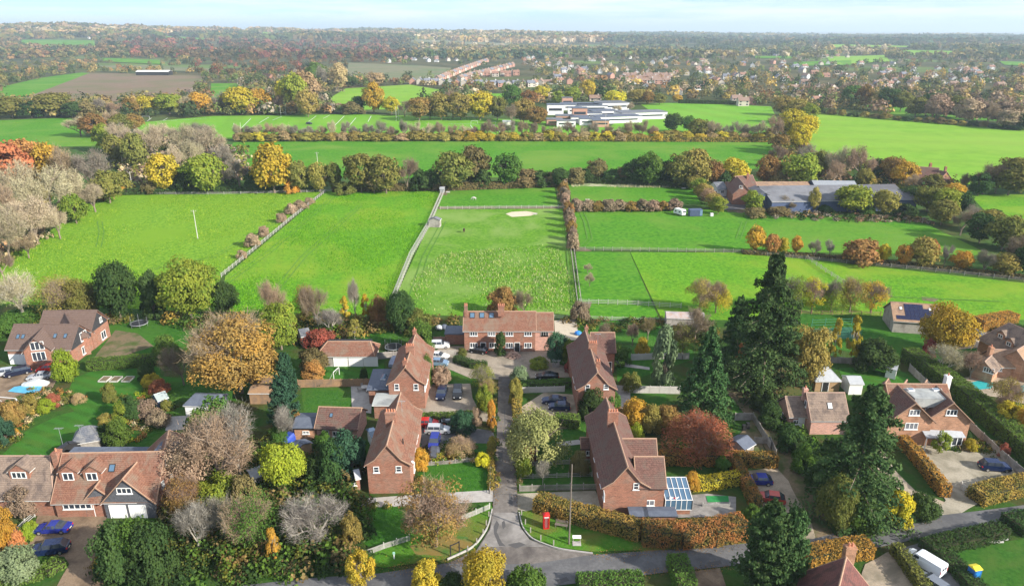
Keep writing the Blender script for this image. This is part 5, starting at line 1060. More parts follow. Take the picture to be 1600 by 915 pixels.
# ------------------------------------------------------------ near trees, each with its own words
T_ = [
 ('bare_tree','spreading pale bare tree in the tree line left of the paddock',40,502,418,96,'bare0','bpale'),('tree','brown-leaved tree above the new gabled house',98,500,428,76,'mix2','ochre'),('tree','olive-gold tree touching the dark evergreen, left of the trampoline',136,500,434,56,'oak1','olive'),
 ('conifer_tree','dark green conical evergreen rising over the hedge near the trampoline',190,500,404,64,'round1','dark'),('conifer_tree','narrow dark evergreen beside the big yellow-olive oak',243,498,424,42,'column0','dark'),('oak_tree','big yellow-olive oak at the corner of the west paddock',300,498,402,92,'oak2','yelgreen'),('tree','dark ivy-clad tree just right of the yellow-olive oak',354,492,438,40,'round2','dark'),
 ('bare_tree','bare pinkish tree on the middle paddock edge',425,512,430,56,'bare1','bpink'),('tree','ivy-covered reddish tree left of the slim birch',480,508,440,40,'mix2','rust'),('bare_tree','thin reddish bare tree behind the grey slate-roofed shed',498,512,440,50,'bare2','bbrown'),('tree','yellow-olive tree behind the huge orange beech',440,545,470,66,'round0','yelgreen'),('bare_tree','small pale whitish bare tree above the triple garage',518,525,478,46,'bare0','bwhite'),
 ('bare_tree','slim tall bare birch with white trunk between golden birches',556,502,428,30,'bare1','bgrey'),('birch_tree','golden birch left of the slim bare birch',541,505,464,22,'birch0','gold'),('birch_tree','golden birch right of the slim bare birch',573,502,459,20,'birch1','gold'),('tree','rust-brown round bush right of the golden birches',594,508,464,32,'dome0','rust'),('tree','dark olive tree at the end of the white paddock fence',627,520,450,48,'round1','dark'),('tree','olive bush beside the dark tree behind the garden wall',655,520,482,44,'dome1','olive'),
 ('birch_tree','small yellow-orange tree behind the triple garage',555,530,500,30,'birch0','ochre'),('bush','red-leaved bush beside the triple garage roof',500,538,512,48,'dome2','red'),('bush','orange-red low tree below the garage block on the left',492,592,566,36,'dome0','redor'),('bush','mixed olive bush left of the triple garage doors',492,575,545,44,'dome1','brown'),('tree','dark conical clipped tree on the striped garden lawn',569,592,570,12,'dome2','dark'),
 ('conifer_tree','shorter columnar cypress, rear of the two',450,622,554,42,'cypress0','blue'),('conifer_tree','taller columnar cypress, front of the two',447,668,590,58,'cypress0','blue'),
 ('bush','rust-coloured tree poking up behind the closing terrace',786,492,448,48,'dome1','rust'),('bare_tree','thin brown bare tree behind the closing terrace',820,495,450,40,'bare2','bbrown'),('bare_tree','brown bushy tree at the paddock fence end',905,500,468,30,'dome2','bbrown'),
 ('tree','dark green glossy tree behind the upper left pair of houses',658,548,502,40,'dome0','green'),('tree','tall narrow ivy column on the terrace front',782,555,519,20,'column0','dark'),('bush','yellowish creeper bush at the terrace wall',757,536,520,26,'dome1','yelgreen'),
 ('tree','blue-green tree hiding the right end of the terrace',868,570,516,34,'round0','blue'),('tree','golden-green tree beside the terrace forecourt',880,566,526,32,'round1','yelgreen'),('bush','clipped green shrub beside the turning circle',722,555,544,16,'dome0','olive'),('bush','yellow-green low hedge bush beside the bin store',842,572,557,30,'dome2','yelgreen'),('bush','dark red small shrub by the bin store',888,580,564,14,'dome1','red'),
 ('tree','tall pale sage willow in the gardens right of the upper pair',1036,598,512,44,'column1','sage'),('conifer_tree','dark cone-shaped conifer beside the red spreading cherry',1098,654,511,108,'spruce1','conifer'),('conifer_tree','tallest dark conifer in the middle of the right-hand gardens',1188,612,395,156,'spruce2','conifer'),('conifer_tree','dark conifer leaning out left of the tallest conifer',1146,575,462,84,'spruce2','conifer'),
 ('tree','large ochre-olive tree in the leaf-strewn orchard',1255,604,500,66,'oak0','ochre'),('tree','small red-orange tree before the black garden building',1156,588,536,30,'birch1','redor'),('birch_tree','left golden birch in front of the tennis court',1300,566,500,24,'birch0','gold'),('birch_tree','right golden birch with several white stems before the tennis court',1328,568,494,28,'birch1','gold'),
 ('tree','broad golden-olive tree beside the solar-panelled barn',1474,552,474,78,'oak1','gold'),('bush','small pink-red tree under the broad golden-olive tree',1449,558,530,20,'dome0','red'),('bare_tree','pale bare tree over the tall laurel hedge',1472,590,535,56,'bare0','bpale'),('bare_tree','reddish bare tree in front of the sprawling old house',1515,592,545,52,'bare1','bpink'),('bush','dark rounded laurel behind the small white shed',1366,578,530,62,'dome1','dark'),
 ('tree','golden bushy tree between the two blue pools',1563,648,585,52,'mix0','ochre'),('bush','golden shrub below the pools by the hedge',1575,668,625,46,'dome2','gold'),('bush','orange shrub at the picture edge below the pools',1598,680,640,34,'dome0','orange'),
 ('tree','widespread pale olive apple tree beside the lane',838,718,630,98,'weep1','apple'),('tree','pink-leaved cherry tree on the village green',681,852,742,112,'mix0','rust'),('bare_tree','small white bare tree between picket fences right of the lane',848,756,714,28,'bare2','bwhite'),('tree','low spreading red-leaved cherry behind the orange hedges',1088,708,642,112,'mix1','red'),
 ('conifer_tree','large spreading conifer left of the orange-brick house',1330,800,602,180,'cedar0','conifer'),('conifer_tree','massive dark conifer at the bottom edge of the picture',1190,930,792,104,'cypress0','conifer'),('conifer_tree','second leader of the massive bottom-edge conifer',1226,925,800,70,'cypress0','conifer'),
 ('tree','olive-yellow ivy tree round the telegraph pole by the track',1302,826,742,58,'round2','olive'),('bush','bright yellow bush by the road right of the pole',1397,814,764,46,'dome1','yellow'),('bush','dark olive bush beside the bright yellow bush',1438,806,766,46,'dome2','dark'),('bush','brown-green bush between the large conifer and the pole',1296,795,748,40,'dome0','dark'),('bush','green shrub below the large spreading conifer',1345,822,780,54,'dome0','green'),('bush','second green shrub below the large spreading conifer',1372,800,750,40,'dome1','green'),
 ('tree','big dark laurel at the left of the gravel driveway',188,905,816,66,'dome1','dark'),('tree','tall green evergreen covering the garage doors',214,895,808,66,'round0','green'),('tree','dark evergreen mass behind the tall green evergreen',245,905,822,70,'dome0','dark'),('bush','orange-yellow shrub at the edge of the driveway',165,896,864,28,'dome2','gold'),
 ('bare_tree','large pinkish bare tree in front of the round green bush',345,770,640,140,'bare0','bpink'),('bare_tree','tall silvery bare tree near the blue-roofed cottage',378,752,618,110,'bare1','bwhite'),('bare_tree','reddish bare tree beside the big red-roofed house',305,765,675,90,'mix2','bpink'),('bare_tree','dark red bare tree at the right end of the big house',292,812,742,54,'mix2','rust'),
 ('tree','round yellow-green maple left of the brick outhouse',446,760,692,70,'round1','lime'),('tree','dense rounded green tree beside the low white garden room',338,690,618,74,'dome2','green'),('tree','darker green tree just below the white garden room',322,706,645,54,'dome0','green'),('bare_tree','small grey bare tree before the front cypress',445,690,628,44,'bare2','bwhite'),
 ('bare_tree','grey tangled dome of bare twigs in the thicket',505,850,766,112,'bare2','bwhite'),('bare_tree','grey spreading bare tree over the left thicket',312,862,780,92,'bare1','bwhite'),('bare_tree','second grey bare tree behind the left thicket',352,850,770,70,'bare2','bgrey'),('tree','tall dark ivy-clad tree in the middle of the thicket',398,856,766,84,'mix2','green'),('bush','yellow-green bush in the thicket',343,790,738,66,'dome2','yelgreen'),
 ('bush','brownish bush beside the yellow-green thicket bush',385,795,746,48,'dome0','brown'),('tree','small orange tree inside the dark thicket',430,876,826,28,'birch0','orange'),('tree','orange-gold spiky tree at the roadside',566,918,856,46,'airy1','gold'),('bush','yellow bush at the left of the village green fence',551,850,800,32,'dome1','ochre'),
 ('tree','golden tree at the bottom edge near the junction',757,935,856,66,'round2','gold'),('bush','golden-brown round bush at the bottom edge',668,925,878,46,'dome0','gold'),('bush','green shrub at the bottom edge right of the golden tree',822,930,884,64,'dome2','green'),('bush','dark green bush between the two golden bottom trees',708,930,898,44,'dome1','dark'),
 ('tree','orange tree on the left picture edge by the blue cars',2,862,788,50,'round0','orange'),('bush','red-orange shrub beside the driveway rail fence',28,858,830,28,'dome1','redor'),('bush','pale green clipped dome by the blue cars',30,900,858,62,'dome0','sage'),('bush','small pale green shrub at the rail fence',50,828,812,18,'dome2','lime'),
 ('bush','orange-berried bush beside the lower left pair of houses',656,730,702,30,'dome0','orange'),('tree','brown weeping shrub on the front lawn',720,706,680,48,'mix1','tan'),('conifer_tree','bushy green conifer beside the silver estate car',722,674,640,38,'dome1','blue'),('bush','bright yellow shrub by the lane',754,726,706,24,'dome2','yellow'),('bush','pinkish shrub beside the bushy green conifer',744,662,638,18,'dome0','bpink'),
 ('tree','slim orange upright tree beside the lane',768,666,624,16,'column0','orange'),('bush','golden upright hedge shrub at the lane edge',768,706,682,18,'column1','ochre'),('bush','tall green-gold shrub in the hedge left of the lane',757,646,600,26,'dome1','yelgreen'),('bush','olive shrub in the hedge left of the lane top',752,606,568,40,'mix2','yelgreen'),('bush','golden-brown shrub in the lane hedge',762,624,590,28,'mix2','ochre'),
 ('bush','pale grey-green shrub at the lane top right',812,598,574,30,'dome0','sage'),('bush','tan shrub in the hedge right of the lane',806,630,590,22,'dome1','ochre'),('bush','fawn bush beside the upper left pair',690,600,568,30,'dome2','bpink'),('bush','green climber bush at the upper left pair',668,600,556,22,'dome0','green'),('bush','red-tinged bush under the pale apple tree',822,720,696,26,'dome1','red'),('bush','yellow-green bush at the picket fence corner',818,740,708,26,'dome2','yelgreen'),
 ('bush','dark green round bush between the two right-hand pairs',925,652,610,44,'dome0','dark'),('bush','bright green bush leaning on the upper right pair',955,640,606,28,'dome1','green'),('bush','lime-green shrub beside the lower right roof',990,692,658,30,'dome2','lime'),('bush','orange-dark hedge bush behind the lower right pair',990,668,624,40,'dome0','orange'),('bush','olive-orange bush in the middle garden hedge',1015,672,632,40,'dome1','ochre'),('bush','rusty bush in the middle garden hedge',1042,668,628,36,'dome2','rust'),
 ('bush','green rounded shrub by the curved path',968,566,536,34,'dome1','green'),('bush','golden round shrub in the garden right of the path',1003,554,528,22,'dome0','gold'),('bare_tree','dusky twiggy tree behind the upper right pair',945,540,500,28,'bare0','bbrown'),('bare_tree','twiggy grey-brown tree beside the lawn path',988,540,502,34,'bare1','bbrown'),('tree','dark twiggy tree in the back garden',1012,530,494,32,'bare2','brown'),('bush','dark olive bush on the fence behind the curved path',985,608,578,32,'dome2','olive'),
 ('bare_tree','purple-grey bare thicket beside the tin shed',1085,530,476,60,'bare1','bbrown'),('tree','brown-green tree behind the dark cone-shaped conifer',1066,560,500,44,'mix2','olive'),('bush','green bushy shrub along the orchard track top',1170,600,570,40,'dome1','dark'),('bush','dark hedge shrub beside the orchard track',1190,640,604,34,'dome2','dark'),('bush','second dark hedge shrub beside the orchard track',1202,664,630,34,'dome0','dark'),
 ('bush','hedge shrub below the pinkish cottage',1232,700,662,40,'dome1','dark'),('bush','green hedge shrub further down the orchard track',1258,735,694,42,'dome0','green'),('bush','dark shrub low on the orchard track hedge',1278,765,722,42,'dome2','dark'),
 ('bare_tree','lone small red shrub by the garden wall of the orange-brick house',1568,712,692,18,'dome1','red'),('bush','golden dome shrub in the gravel yard island',1514,702,686,20,'dome0','gold'),('tree','yellow-green young tree at the gravel yard',1466,708,672,30,'airy0','yelgreen'),('bush','dark clipped bush by the bay window',1507,684,672,20,'dome2','dark'),('bush','blue-green mound at the orange-brick house corner',1416,680,671,20,'dome1','sage'),
 ('bush','lime conical bush beside the parked silver car',103,592,548,38,'dome0','lime'),('tree','conical clipped yew on the big lawn',173,628,598,24,'dome1','olive'),('bush','yellow domed shrub near the blue greenhouse',238,602,582,28,'dome2','gold'),('bush','reddish shrub above the blue greenhouse',250,612,594,30,'dome0','red'),('bush','olive clipped dome in front of the blue greenhouse',261,638,624,18,'dome1','olive'),
 ('bush','lime-yellow flowering shrub at the left border',72,640,624,26,'dome0','lime'),('bush','dark red shrub in the left border',85,632,614,24,'dome1','red'),('bush','orange-tan shrub in the left border',22,660,622,36,'dome2','rust'),('bush','rust shrub beside the lime-yellow one',50,642,618,24,'dome0','ochre'),('bush','pampas clump at the top border of the lawn',124,628,612,22,'weep1','tan'),('bush','green shrub at the far left border',8,690,650,34,'dome1','blue'),('bush','small orange shrub at the lawn edge',23,680,668,14,'dome2','orange'),
 ('bush','olive gold shrub in the island bed',192,660,630,24,'dome0','yelgreen'),('bush','dark green shrub in the island bed',206,655,618,34,'dome1','dark'),('bush','rounded dark shrub at the bottom of the island bed',170,690,660,34,'dome2','dark'),('bush','second dark shrub in the island bed',188,696,656,38,'dome0','green'),('bush','tan ornamental shrub in the island bed',168,662,646,26,'dome1','ochre'),('bush','mauve-brown shrub below the greenhouse',230,650,626,36,'dome0','bbrown'),('bush','brown leafless shrub in the lawn border right',248,662,640,34,'dome2','bbrown'),
 ('bare_tree','grey bare thicket left of the huge orange beech',288,600,535,60,'bare2','bbrown'),('tree','olive-green hanging tree left of the low garden room',262,560,525,40,'dome0','green'),('bush','green shrub tops behind the raised beds',230,590,568,26,'dome1','dark'),
 ('bush','big dark blue-green shrub left of the lower left pair',545,740,672,64,'dome1','blue'),('bush','dark green shrub behind the brick outhouse',522,750,690,50,'dome0','dark'),('bush','climbing green plant at the cottage front',505,700,672,26,'dome2','green'),('bush','grey-green shrub below the cottage',500,745,698,44,'dome2','dark'),('bush','green shrub left of the cottage lean-to',437,690,664,30,'dome1','green'),('bush','rust shrub beside the cottage lean-to',462,668,640,24,'dome0','rust'),
 ('bush','small green shrub near the conservatory hedge',1128,735,712,26,'dome1','green'),('bush','orange wispy shrub beside the conservatory',1080,765,738,24,'dome0','orange'),('bush','green shrub at the end of the beech hedge',1174,812,786,26,'dome2','green'),('bush','dark shrub by the front of the lower right pair',905,740,706,30,'dome0','brown'),
 ('bush','small bush at the top left by the gabled house',20,520,490,50,'dome1','green'),('bush','green bush behind the gabled house',40,500,478,44,'dome2','green'),('bush','brown creeper bank at the neighbour driveway',40,800,762,50,'dome0','bbrown'),('bush','yellow-green garden bush by the neighbour driveway',44,842,818,20,'dome1','lime'),
]
for i in range(7): T_.append(('tree', f'golden-olive tree in the row behind the tennis court, {ordinal(i)} from left', (1092,1118,1238,1268,1298,1328,1360)[i], 487, (430,434,428,430,432,430,434)[i], 46, f'mix{i%3}', ('ochre','gold','yelgreen','yellow','yelgreen','ochre','gold')[i]))
for nm, lab, px, py, top, wd, key, pal in T_: plant(nm, lab, 'bush' if nm == 'bush' else 'tree', px, py, top, wd, key, pal)
# the huge beech: leaves below and a haze of bare twigs on top
x, y = G(378, 612); hh = tall(378, 612, 474); r = 140*mpp(378, 612)/.92
b = thing('beech_tree', 'huge spreading orange and pink beech, largest tree of the left gardens', 'tree', x, y, -.2)
proto_leaf('beech', 'oak', 28000, .0155, 77); c = link('crown', PR['beech'][0], b, (0, -.4, 0)); c.scale = (r*.98, r*.98, hh*.86); c.material_slots[0].link = 'OBJECT'; c.material_slots[0].material = leafmat('foliage_beech', (.36,.23,.05), (.24,.18,.06), (.47,.29,.05), .25)
c = link('twigs', PR['bare0'][0], b); c.scale = (r, r, hh); c.material_slots[0].link = 'OBJECT'; c.material_slots[0].material = pm('bpink'); t = link('trunk', PR['bare0'][1], b); t.scale = (r, r, hh)

# ------------------------------------------------------------ clipped hedges
def hedgemat(pal):
    if pal in ('rust', 'orange', 'ochre'):
        a, b, c = {'rust': ((.10,.10,.03), (.30,.13,.045), (.38,.17,.05)), 'orange': ((.24,.15,.04), (.40,.19,.045), (.5,.27,.05)), 'ochre': ((.11,.12,.03), (.30,.21,.05), (.42,.24,.06))}[pal]
        return leafmat('beech_hedge_'+pal, a, b, c, .2, .55)
    a = PAL[pal]; return leafmat('hedge_'+pal, a[1], a[2], a[3], .2, .8)
def hedge(label, pts, wd, ht, pal, dens=48, size=.17, name='hedge', jag=.12, pal2=None):
    rng = np.random.default_rng(len(label)*7+int(pts[0][0])); W = [np.array(G(*p)) for p in pts]; o0 = W[0].copy(); P0 = []; N0 = []; core = MB()
    for i in range(len(W)-1):
        a, b = W[i]-o0, W[i+1]-o0; d = b-a; Ln = np.linalg.norm(d); d /= Ln; nrm = np.array([-d[1], d[0]]); rz = math.atan2(d[1], d[0]); c = (a+b)/2
        core.box(c[0], c[1], -.25, Ln, wd-.35, ht+.05, rz)
        for face, area in (('l', Ln*ht), ('r', Ln*ht), ('t', Ln*wd), ('e0', wd*ht), ('e1', wd*ht)):
            n = int(area*dens); u, v = rng.random(n), rng.random(n)
            if face in 'lr': s = 1 if face == 'l' else -1; p = np.stack([a[0]+d[0]*Ln*u+nrm[0]*s*wd/2, a[1]+d[1]*Ln*u+nrm[1]*s*wd/2, v*ht-.1], 1); nn = np.array([*(nrm*s), .3])
            elif face == 't': p = np.stack([a[0]+d[0]*Ln*u+nrm[0]*(v-.5)*wd, a[1]+d[1]*Ln*u+nrm[1]*(v-.5)*wd, np.full(n, ht)], 1); nn = np.array([0, 0, 1.])
            else: e_ = a if face == 'e0' else b; s = -1 if face == 'e0' else 1; p = np.stack([e_[0]+nrm[0]*(u-.5)*wd, e_[1]+nrm[1]*(u-.5)*wd, v*ht], 1); nn = np.array([*(d*s), .2])
            wob = .5+.5*np.sin(p[:, 0]*1.7+p[:, 1]*2.3)*np.sin(p[:, 1]*1.1-p[:, 0]*.9)
            p = p+nn[None]*((rng.random(n)-.6)*jag*2+wob*jag*1.5)[:, None]; P0.append(p); N0.append(np.tile(nn, (n, 1))+rng.normal(size=(n, 3))*.5)
    V = cards(np.concatenate(P0), unit(np.concatenate(N0)), size, rng)
    root = thing(name, label, 'hedge', o0[0], o0[1], 0); lo = link('foliage', fast_mesh('hedge_foliage', V, 4, hedgemat(pal)), root); core.build('inner_branches', mat('hedge_core', (.03,.035,.015), (.05,.05,.02), s=4), root); return root
for a_ in (
 ('long tall dark green laurel hedge running down right of the orange-brick house', [(1418,562),(1500,620),(1580,690),(1640,745)], 3.6, 3.0, 'green'),
 ('long orange beech hedge between two gravel drives', [(1398,684),(1432,720),(1476,776)], 1.6, 2.0, 'orange'),
 ('golden and green rounded hedge by the gravel yard gate', [(1522,782),(1560,772),(1600,764),(1640,758)], 3.0, 2.0, 'ochre'),
 ('thick multicoloured beech hedge behind the phone box and bench', [(838,792),(880,805),(940,822),(1000,838)], 2.6, 2.2, 'ochre'),
 ('brown-olive hedge along the road right of the phone box hedge', [(1003,842),(1060,846),(1110,842),(1162,832)], 3.2, 2.6, 'rust'),
 ('orange-brown hedge running across behind the conservatory', [(1032,722),(1090,722),(1150,724),(1212,726)], 2.0, 2.0, 'rust'),
 ('short orange hedge running down between the conservatory garden and parking', [(1146,728),(1158,748),(1172,775),(1182,795)], 1.6, 1.9, 'rust'),
 ('golden yellow hedge above the artificial turf', [(1072,762),(1110,760),(1155,752)], 1.8, 1.7, 'gold'),
 ('clipped dark green hedge on the bottom edge near the junction', [(903,918),(1003,912)], 2.4, 1.5, 'green'), ('bright green clipped hedge block on the bottom edge', [(1056,880),(1072,925)], 2.6, 1.8, 'green'),
 ('orange beech hedge on the near side of the road', [(1255,880),(1300,870),(1356,862)], 2.6, 2.0, 'orange'), ('clipped olive hedge between chimney house and white van', [(1398,862),(1420,890),(1445,930)], 1.5, 1.6, 'olive'),
 ('dark low hedge right of the white van', [(1470,868),(1500,895),(1530,930)], 2.4, 1.2, 'dark'), ('roadside dark shrub hedge above the timber pile', [(1448,862),(1490,850),(1530,842),(1566,832)], 2.6, 1.4, 'dark'), ('green hedge at the right edge of the roadside', [(1580,825),(1640,815)], 4, 1.4, 'dark'),
 ('dark hedge south of the bin store drive', [(812,607),(860,605),(902,602)], 1.8, 1.4, 'green'), ('green hedge beside the dark blue parked cars', [(868,662),(905,664)], 2.6, 1.7, 'green'), ('grass-green clipped hedge behind the red car', [(656,656),(700,655),(742,652)], 1.6, 1.2, 'green'),
 ('low dark hedge curving round the turning circle', [(712,563),(735,572),(760,574)], 1.8, 1.2, 'dark'), ('hedge along the left side of the lane', [(760,600),(762,640)], 1.6, 1.8, 'olive'), ('narrow hedge along the right side of the lane', [(806,604),(808,650)], 1.5, 1.7, 'ochre'), ('dark narrow hedge on the right lane edge below the apple tree', [(808,660),(810,720)], 1.0, .8, 'dark'),
 ('low straggly hedge left of the lane by the lower lawn', [(767,700),(768,765)], .8, .7, 'ochre'), ('tall dark hedge dividing the lawns below the gabled house', [(140,576),(200,572),(262,566)], 2.2, 2.2, 'green'), ('dark hedge along the orchard track lower end', [(1243,700),(1281,762),(1316,812)], 2.4, 2.2, 'dark'),
 ('curved green hedge at the bottom left corner', [(-10,912),(30,906),(70,896),(98,880)], 2.2, 1.0, 'green'), ('orange hedge with dark end beside the sprawling old house', [(1525,515),(1580,505)], 3.2, 3.0, 'orange'), ('dark green hedge above the sprawling old house', [(1578,520),(1640,545)], 3.2, 2.4, 'dark'),
 ('mixed low hedge across the middle garden', [(960,655),(1010,655),(1060,652)], 2.2, 2.0, 'rust'), ('roadside bank of dark shrubs right of the track', [(1300,828),(1350,822),(1400,812),(1460,800)], 2.5, 1.3, 'dark'), ('long dark hedge under the trees behind the middle paddock', [(190,303),(350,300),(500,298)], 3, 2.0, 'dark', 6, .6), ('long bramble hedge under the trees north of the paddocks', [(520,298),(700,296),(872,290)], 4, 2.6, 'brown', 6, .6),
 ('bramble hedge above the north strip', [(884,283),(1000,288),(1110,294)], 4, 2.6, 'dark', 6, .6), ('hedge below the young autumn trees', [(1160,395),(1300,403),(1440,417),(1600,434)], 1.8, .9, 'brown', 8, .4), ('low brown hedge along the mowed school field', [(370,219),(700,219),(1215,221)], 4, 2.4, 'ochre', 3.5, .8), ('dark clipped hedge behind the school field', [(1060,161),(1150,163)], 3, 3, 'dark', 3, .9),
 ('low hedge in the garden of the big lawn, west border', [(10,640),(60,632),(110,626)], 2, .8, 'olive')):
    hedge(*a_)

# ------------------------------------------------------------ stuff: thickets, tussocks, far woods
def clump_mesh(name, cx, cy, cz, rad, hgt, tints, per, size, rng, kind='stuff', vr=.25):
    """merged leafy clumps: arrays of centre, radius, height and colour"""
    n = len(cx); d = unit(rng.normal(size=(n*per, 3))); d[:, 2] = np.abs(d[:, 2])*1.15-.12; k = np.repeat(np.arange(n), per)
    lob = 1+.28*np.sin(d[:, 0]*6+k*1.7)*np.sin(d[:, 1]*5+k*2.3)+.15*rng.normal(size=n*per)
    Pt = np.stack([cx[k]+d[:, 0]*rad[k]*lob, cy[k]+d[:, 1]*rad[k]*lob, cz[k]+hgt[k]*(.32+.62*d[:, 2]*lob)], 1)
    Nn = unit(d+rng.normal(size=(n*per, 3))*.4); sz = (size*rad[k]) ; V = cards(Pt, Nn, sz, rng)
    tt = tints[k]*(1+vr*rng.normal(size=(n*per, 1))).clip(.5, 1.7)
    o = link(name, fast_mesh(name, V, 4, tintmat(), tint=tt)); return tag(o, kind=kind)
rng = np.random.default_rng(3)
def scatter(poly, n, rr, hh_, pals, name, per=26, size=.55, label=None):
    xs = [p[0] for p in poly]; ys = [p[1] for p in poly]; P_ = []
    W = [G(*p) for p in poly]; wx = [p[0] for p in W]; wy = [p[1] for p in W]
    while len(P_) < n:
        x, y = rng.uniform(min(wx), max(wx)), rng.uniform(min(wy), max(wy))
        if inside(x, y, W): P_.append((x, y))
    P_ = np.array(P_); tn = np.array([PAL[pals[i]][1] for i in rng.integers(0, len(pals), n)])
    o = clump_mesh(name, P_[:, 0], P_[:, 1], np.full(n, -.25), rng.uniform(*rr, n), rng.uniform(*hh_, n), tn, per, size, rng)
    return o
scatter([(150,905),(170,860),(250,830),(260,770),(310,740),(480,745),(560,760),(575,800),(572,860),(590,893),(470,901),(330,914),(250,922)], 420, (.9, 1.9), (1.0, 3.0), ['dark','green','green','olive','dark','brown'], 'thicket_undergrowth', 90, .22)
scatter([(262,720),(300,690),(420,690),(470,700),(560,700),(570,735),(480,745),(300,745)], 120, (.8, 1.5), (.8, 2.2), ['dark','green','olive','brown'], 'garden_undergrowth', 80, .24)
scatter([(-10,515),(170,500),(380,500),(600,500),(720,505),(720,512),(600,520),(420,545),(250,505),(170,505),(-10,520)], 190, (1.0, 2.2), (1.2, 3.2), ['dark','olive','brown','green','ochre'], 'boundary_undergrowth', 80, .22)
scatter([(-40,440),(60,380),(150,315),(190,304),(150,296),(60,330),(-60,380)], 160, (1.5, 3.0), (1.5, 4.0), ['olive','bbrown','bpink','bpale','dark'], 'wood_undergrowth', 50, .3)
scatter([(860,500),(1040,500),(1120,505),(1130,540),(1090,560),(1080,520),(900,515)], 70, (.7, 1.5), (.6, 1.8), ['brown','olive','dark'], 'orchard_undergrowth', 70, .25)
scatter([(1185,605),(1215,640),(1270,700),(1330,700),(1350,790),(1322,820),(1292,790),(1250,720),(1208,660)], 110, (.8, 1.7), (.8, 2.4), ['dark','dark','green'], 'track_undergrowth', 80, .24)
scatter([(1200,330),(1440,338),(1460,350),(1300,345),(1190,340)], 110, (.8, 1.6), (.6, 1.6), ['brown','bgrey','dark','bbrown'], 'farm_brambles', 30, .4)
scatter([(1190,268),(1300,250),(1420,270),(1500,290),(1500,330),(1425,300),(1280,285),(1190,285)], 130, (2, 4), (3, 6), ['bbrown','olive','bpink','dark','ochre'], 'farm_thicket', 60, .3)
scatter([(1210,155),(1262,160),(1262,260),(1215,262),(1200,230),(1222,200)], 60, (3, 5), (4, 8), ['ochre','brown','olive','bbrown'], 'belt_thicket', 60, .3)
scatter([(340,226),(380,236),(385,290),(200,298),(170,250),(180,215)], 150, (3, 5), (3, 7), ['bpale','bgrey','olive','dark','bbrown'], 'thicket_understorey', 60, .3)
for (a, b, n_) in (((655,560),(662,600),8), ((650,690),(656,760),10), ((1400,676),(1500,684),12), ((1480,700),(1560,706),14), ((1535,700),(1600,760),12), ((770,604),(775,760),26), ((804,604),(808,760),26), ((470,600),(578,600),14), ((575,792),(640,795),8), ((964,642),(1040,640),10)):
    A, B = np.array(G(*a)), np.array(G(*b)); t = rng.random(n_)[:, None]; P_ = A+(B-A)*t+rng.normal(size=(n_, 2))*.25; tn = np.array([PAL[['green','dark','olive','ochre','brown'][i]][1] for i in rng.integers(0, 5, n_)])
    clump_mesh('border_plants', P_[:, 0], P_[:, 1], np.full(n_, -.1), rng.uniform(.3, .7, n_), rng.uniform(.4, 1.2, n_), tn, 70, .3, rng)
# garden borders: many small low plants
for nm, poly, n_ in (('garden_border_plants', [(0,700),(0,630),(60,600),(110,610),(130,620),(60,645),(30,690)], 110), ('garden_border_plants', [(160,670),(190,620),(225,600),(262,600),(272,640),(215,690),(175,705)], 90), ('garden_border_plants', [(1480,690),(1560,690),(1575,705),(1490,705)], 40), ('garden_border_plants', [(640,690),(700,690),(760,700),(765,722),(650,724)], 50), ('garden_border_plants', [(480,690),(560,690),(560,720),(480,720)], 50)):
    scatter(poly, n_, (.35, .9), (.3, 1.2), ['dark','green','olive','rust','ochre','brown','lime','bpale'], nm, 60, .3)
# tussocks in the rough paddock
def tufts(name, poly, n, pal, hh_=(.25, .5), wd=.12):
    W = [G(*p) for p in poly]; wx = [p[0] for p in W]; wy = [p[1] for p in W]; P_ = []
    while len(P_) < n:
        x, y = rng.uniform(min(wx), max(wx)), rng.uniform(min(wy), max(wy))
        if inside(x, y, W) and math.sin(x*.17+1)*math.sin(y*.11)+.6*math.sin(x*.05+y*.07)+rng.normal()*.5 > -.1: P_.append((x, y, -.25))
    P_ = np.array(P_); D = rng.normal(size=(n, 3))*.35; D[:, 2] = 1; V = slivers(P_, D, hh_[1], wd, rng); tn = np.array([pal[i] for i in rng.integers(0, len(pal), n)])
    return tag(link(name, fast_mesh(name, V, 3, tintmat(), tint=tn)), kind='stuff')
tufts('tussock_grass', [(690,395),(870,380),(898,450),(898,485),(660,485),(640,440)], 15000, [(.42,.46,.24),(.14,.32,.03),(.18,.34,.05),(.12,.3,.03)], (.3, .6), .2)
tufts('meadow_grass', [(511,299),(690,296),(612,470),(600,500),(345,500),(352,432)], 22000, [(.10,.30,.015),(.06,.2,.012),(.16,.36,.02)], (.2, .4), .25)
tufts('meadow_grass', [(-40,500),(-20,430),(60,374),(150,310),(500,299),(440,350),(345,428),(330,500)], 22000, [(.15,.30,.02),(.10,.23,.015),(.25,.36,.05)], (.2, .4), .25)
tufts('pale_grass', [(890,279),(1080,284),(1086,293),(893,292)], 2500, [(.45,.45,.32),(.3,.34,.2)], (.5, 1.0), .3)
tufts('lawn_grass', [(655,727),(765,717),(767,765),(652,770)], 9000, [(.04,.14,.015),(.06,.2,.02)], (.12, .25), .07)
tufts('lawn_grass', [(575,792),(640,792),(660,835),(575,853),(552,830)], 9000, [(.03,.12,.015),(.05,.17,.02)], (.12, .25), .07)
tufts('fallen_leaves', [(600,886),(640,845),(760,800),(764,822),(742,850),(700,870)], 5000, [(.3,.14,.04),(.4,.22,.05),(.2,.1,.04)], (.03, .08), .1)
tufts('orchard_leaves', [(1195,580),(1290,562),(1300,600),(1262,612),(1215,625)], 7000, [(.35,.2,.04),(.3,.14,.04),(.2,.12,.04)], (.03, .08), .15)

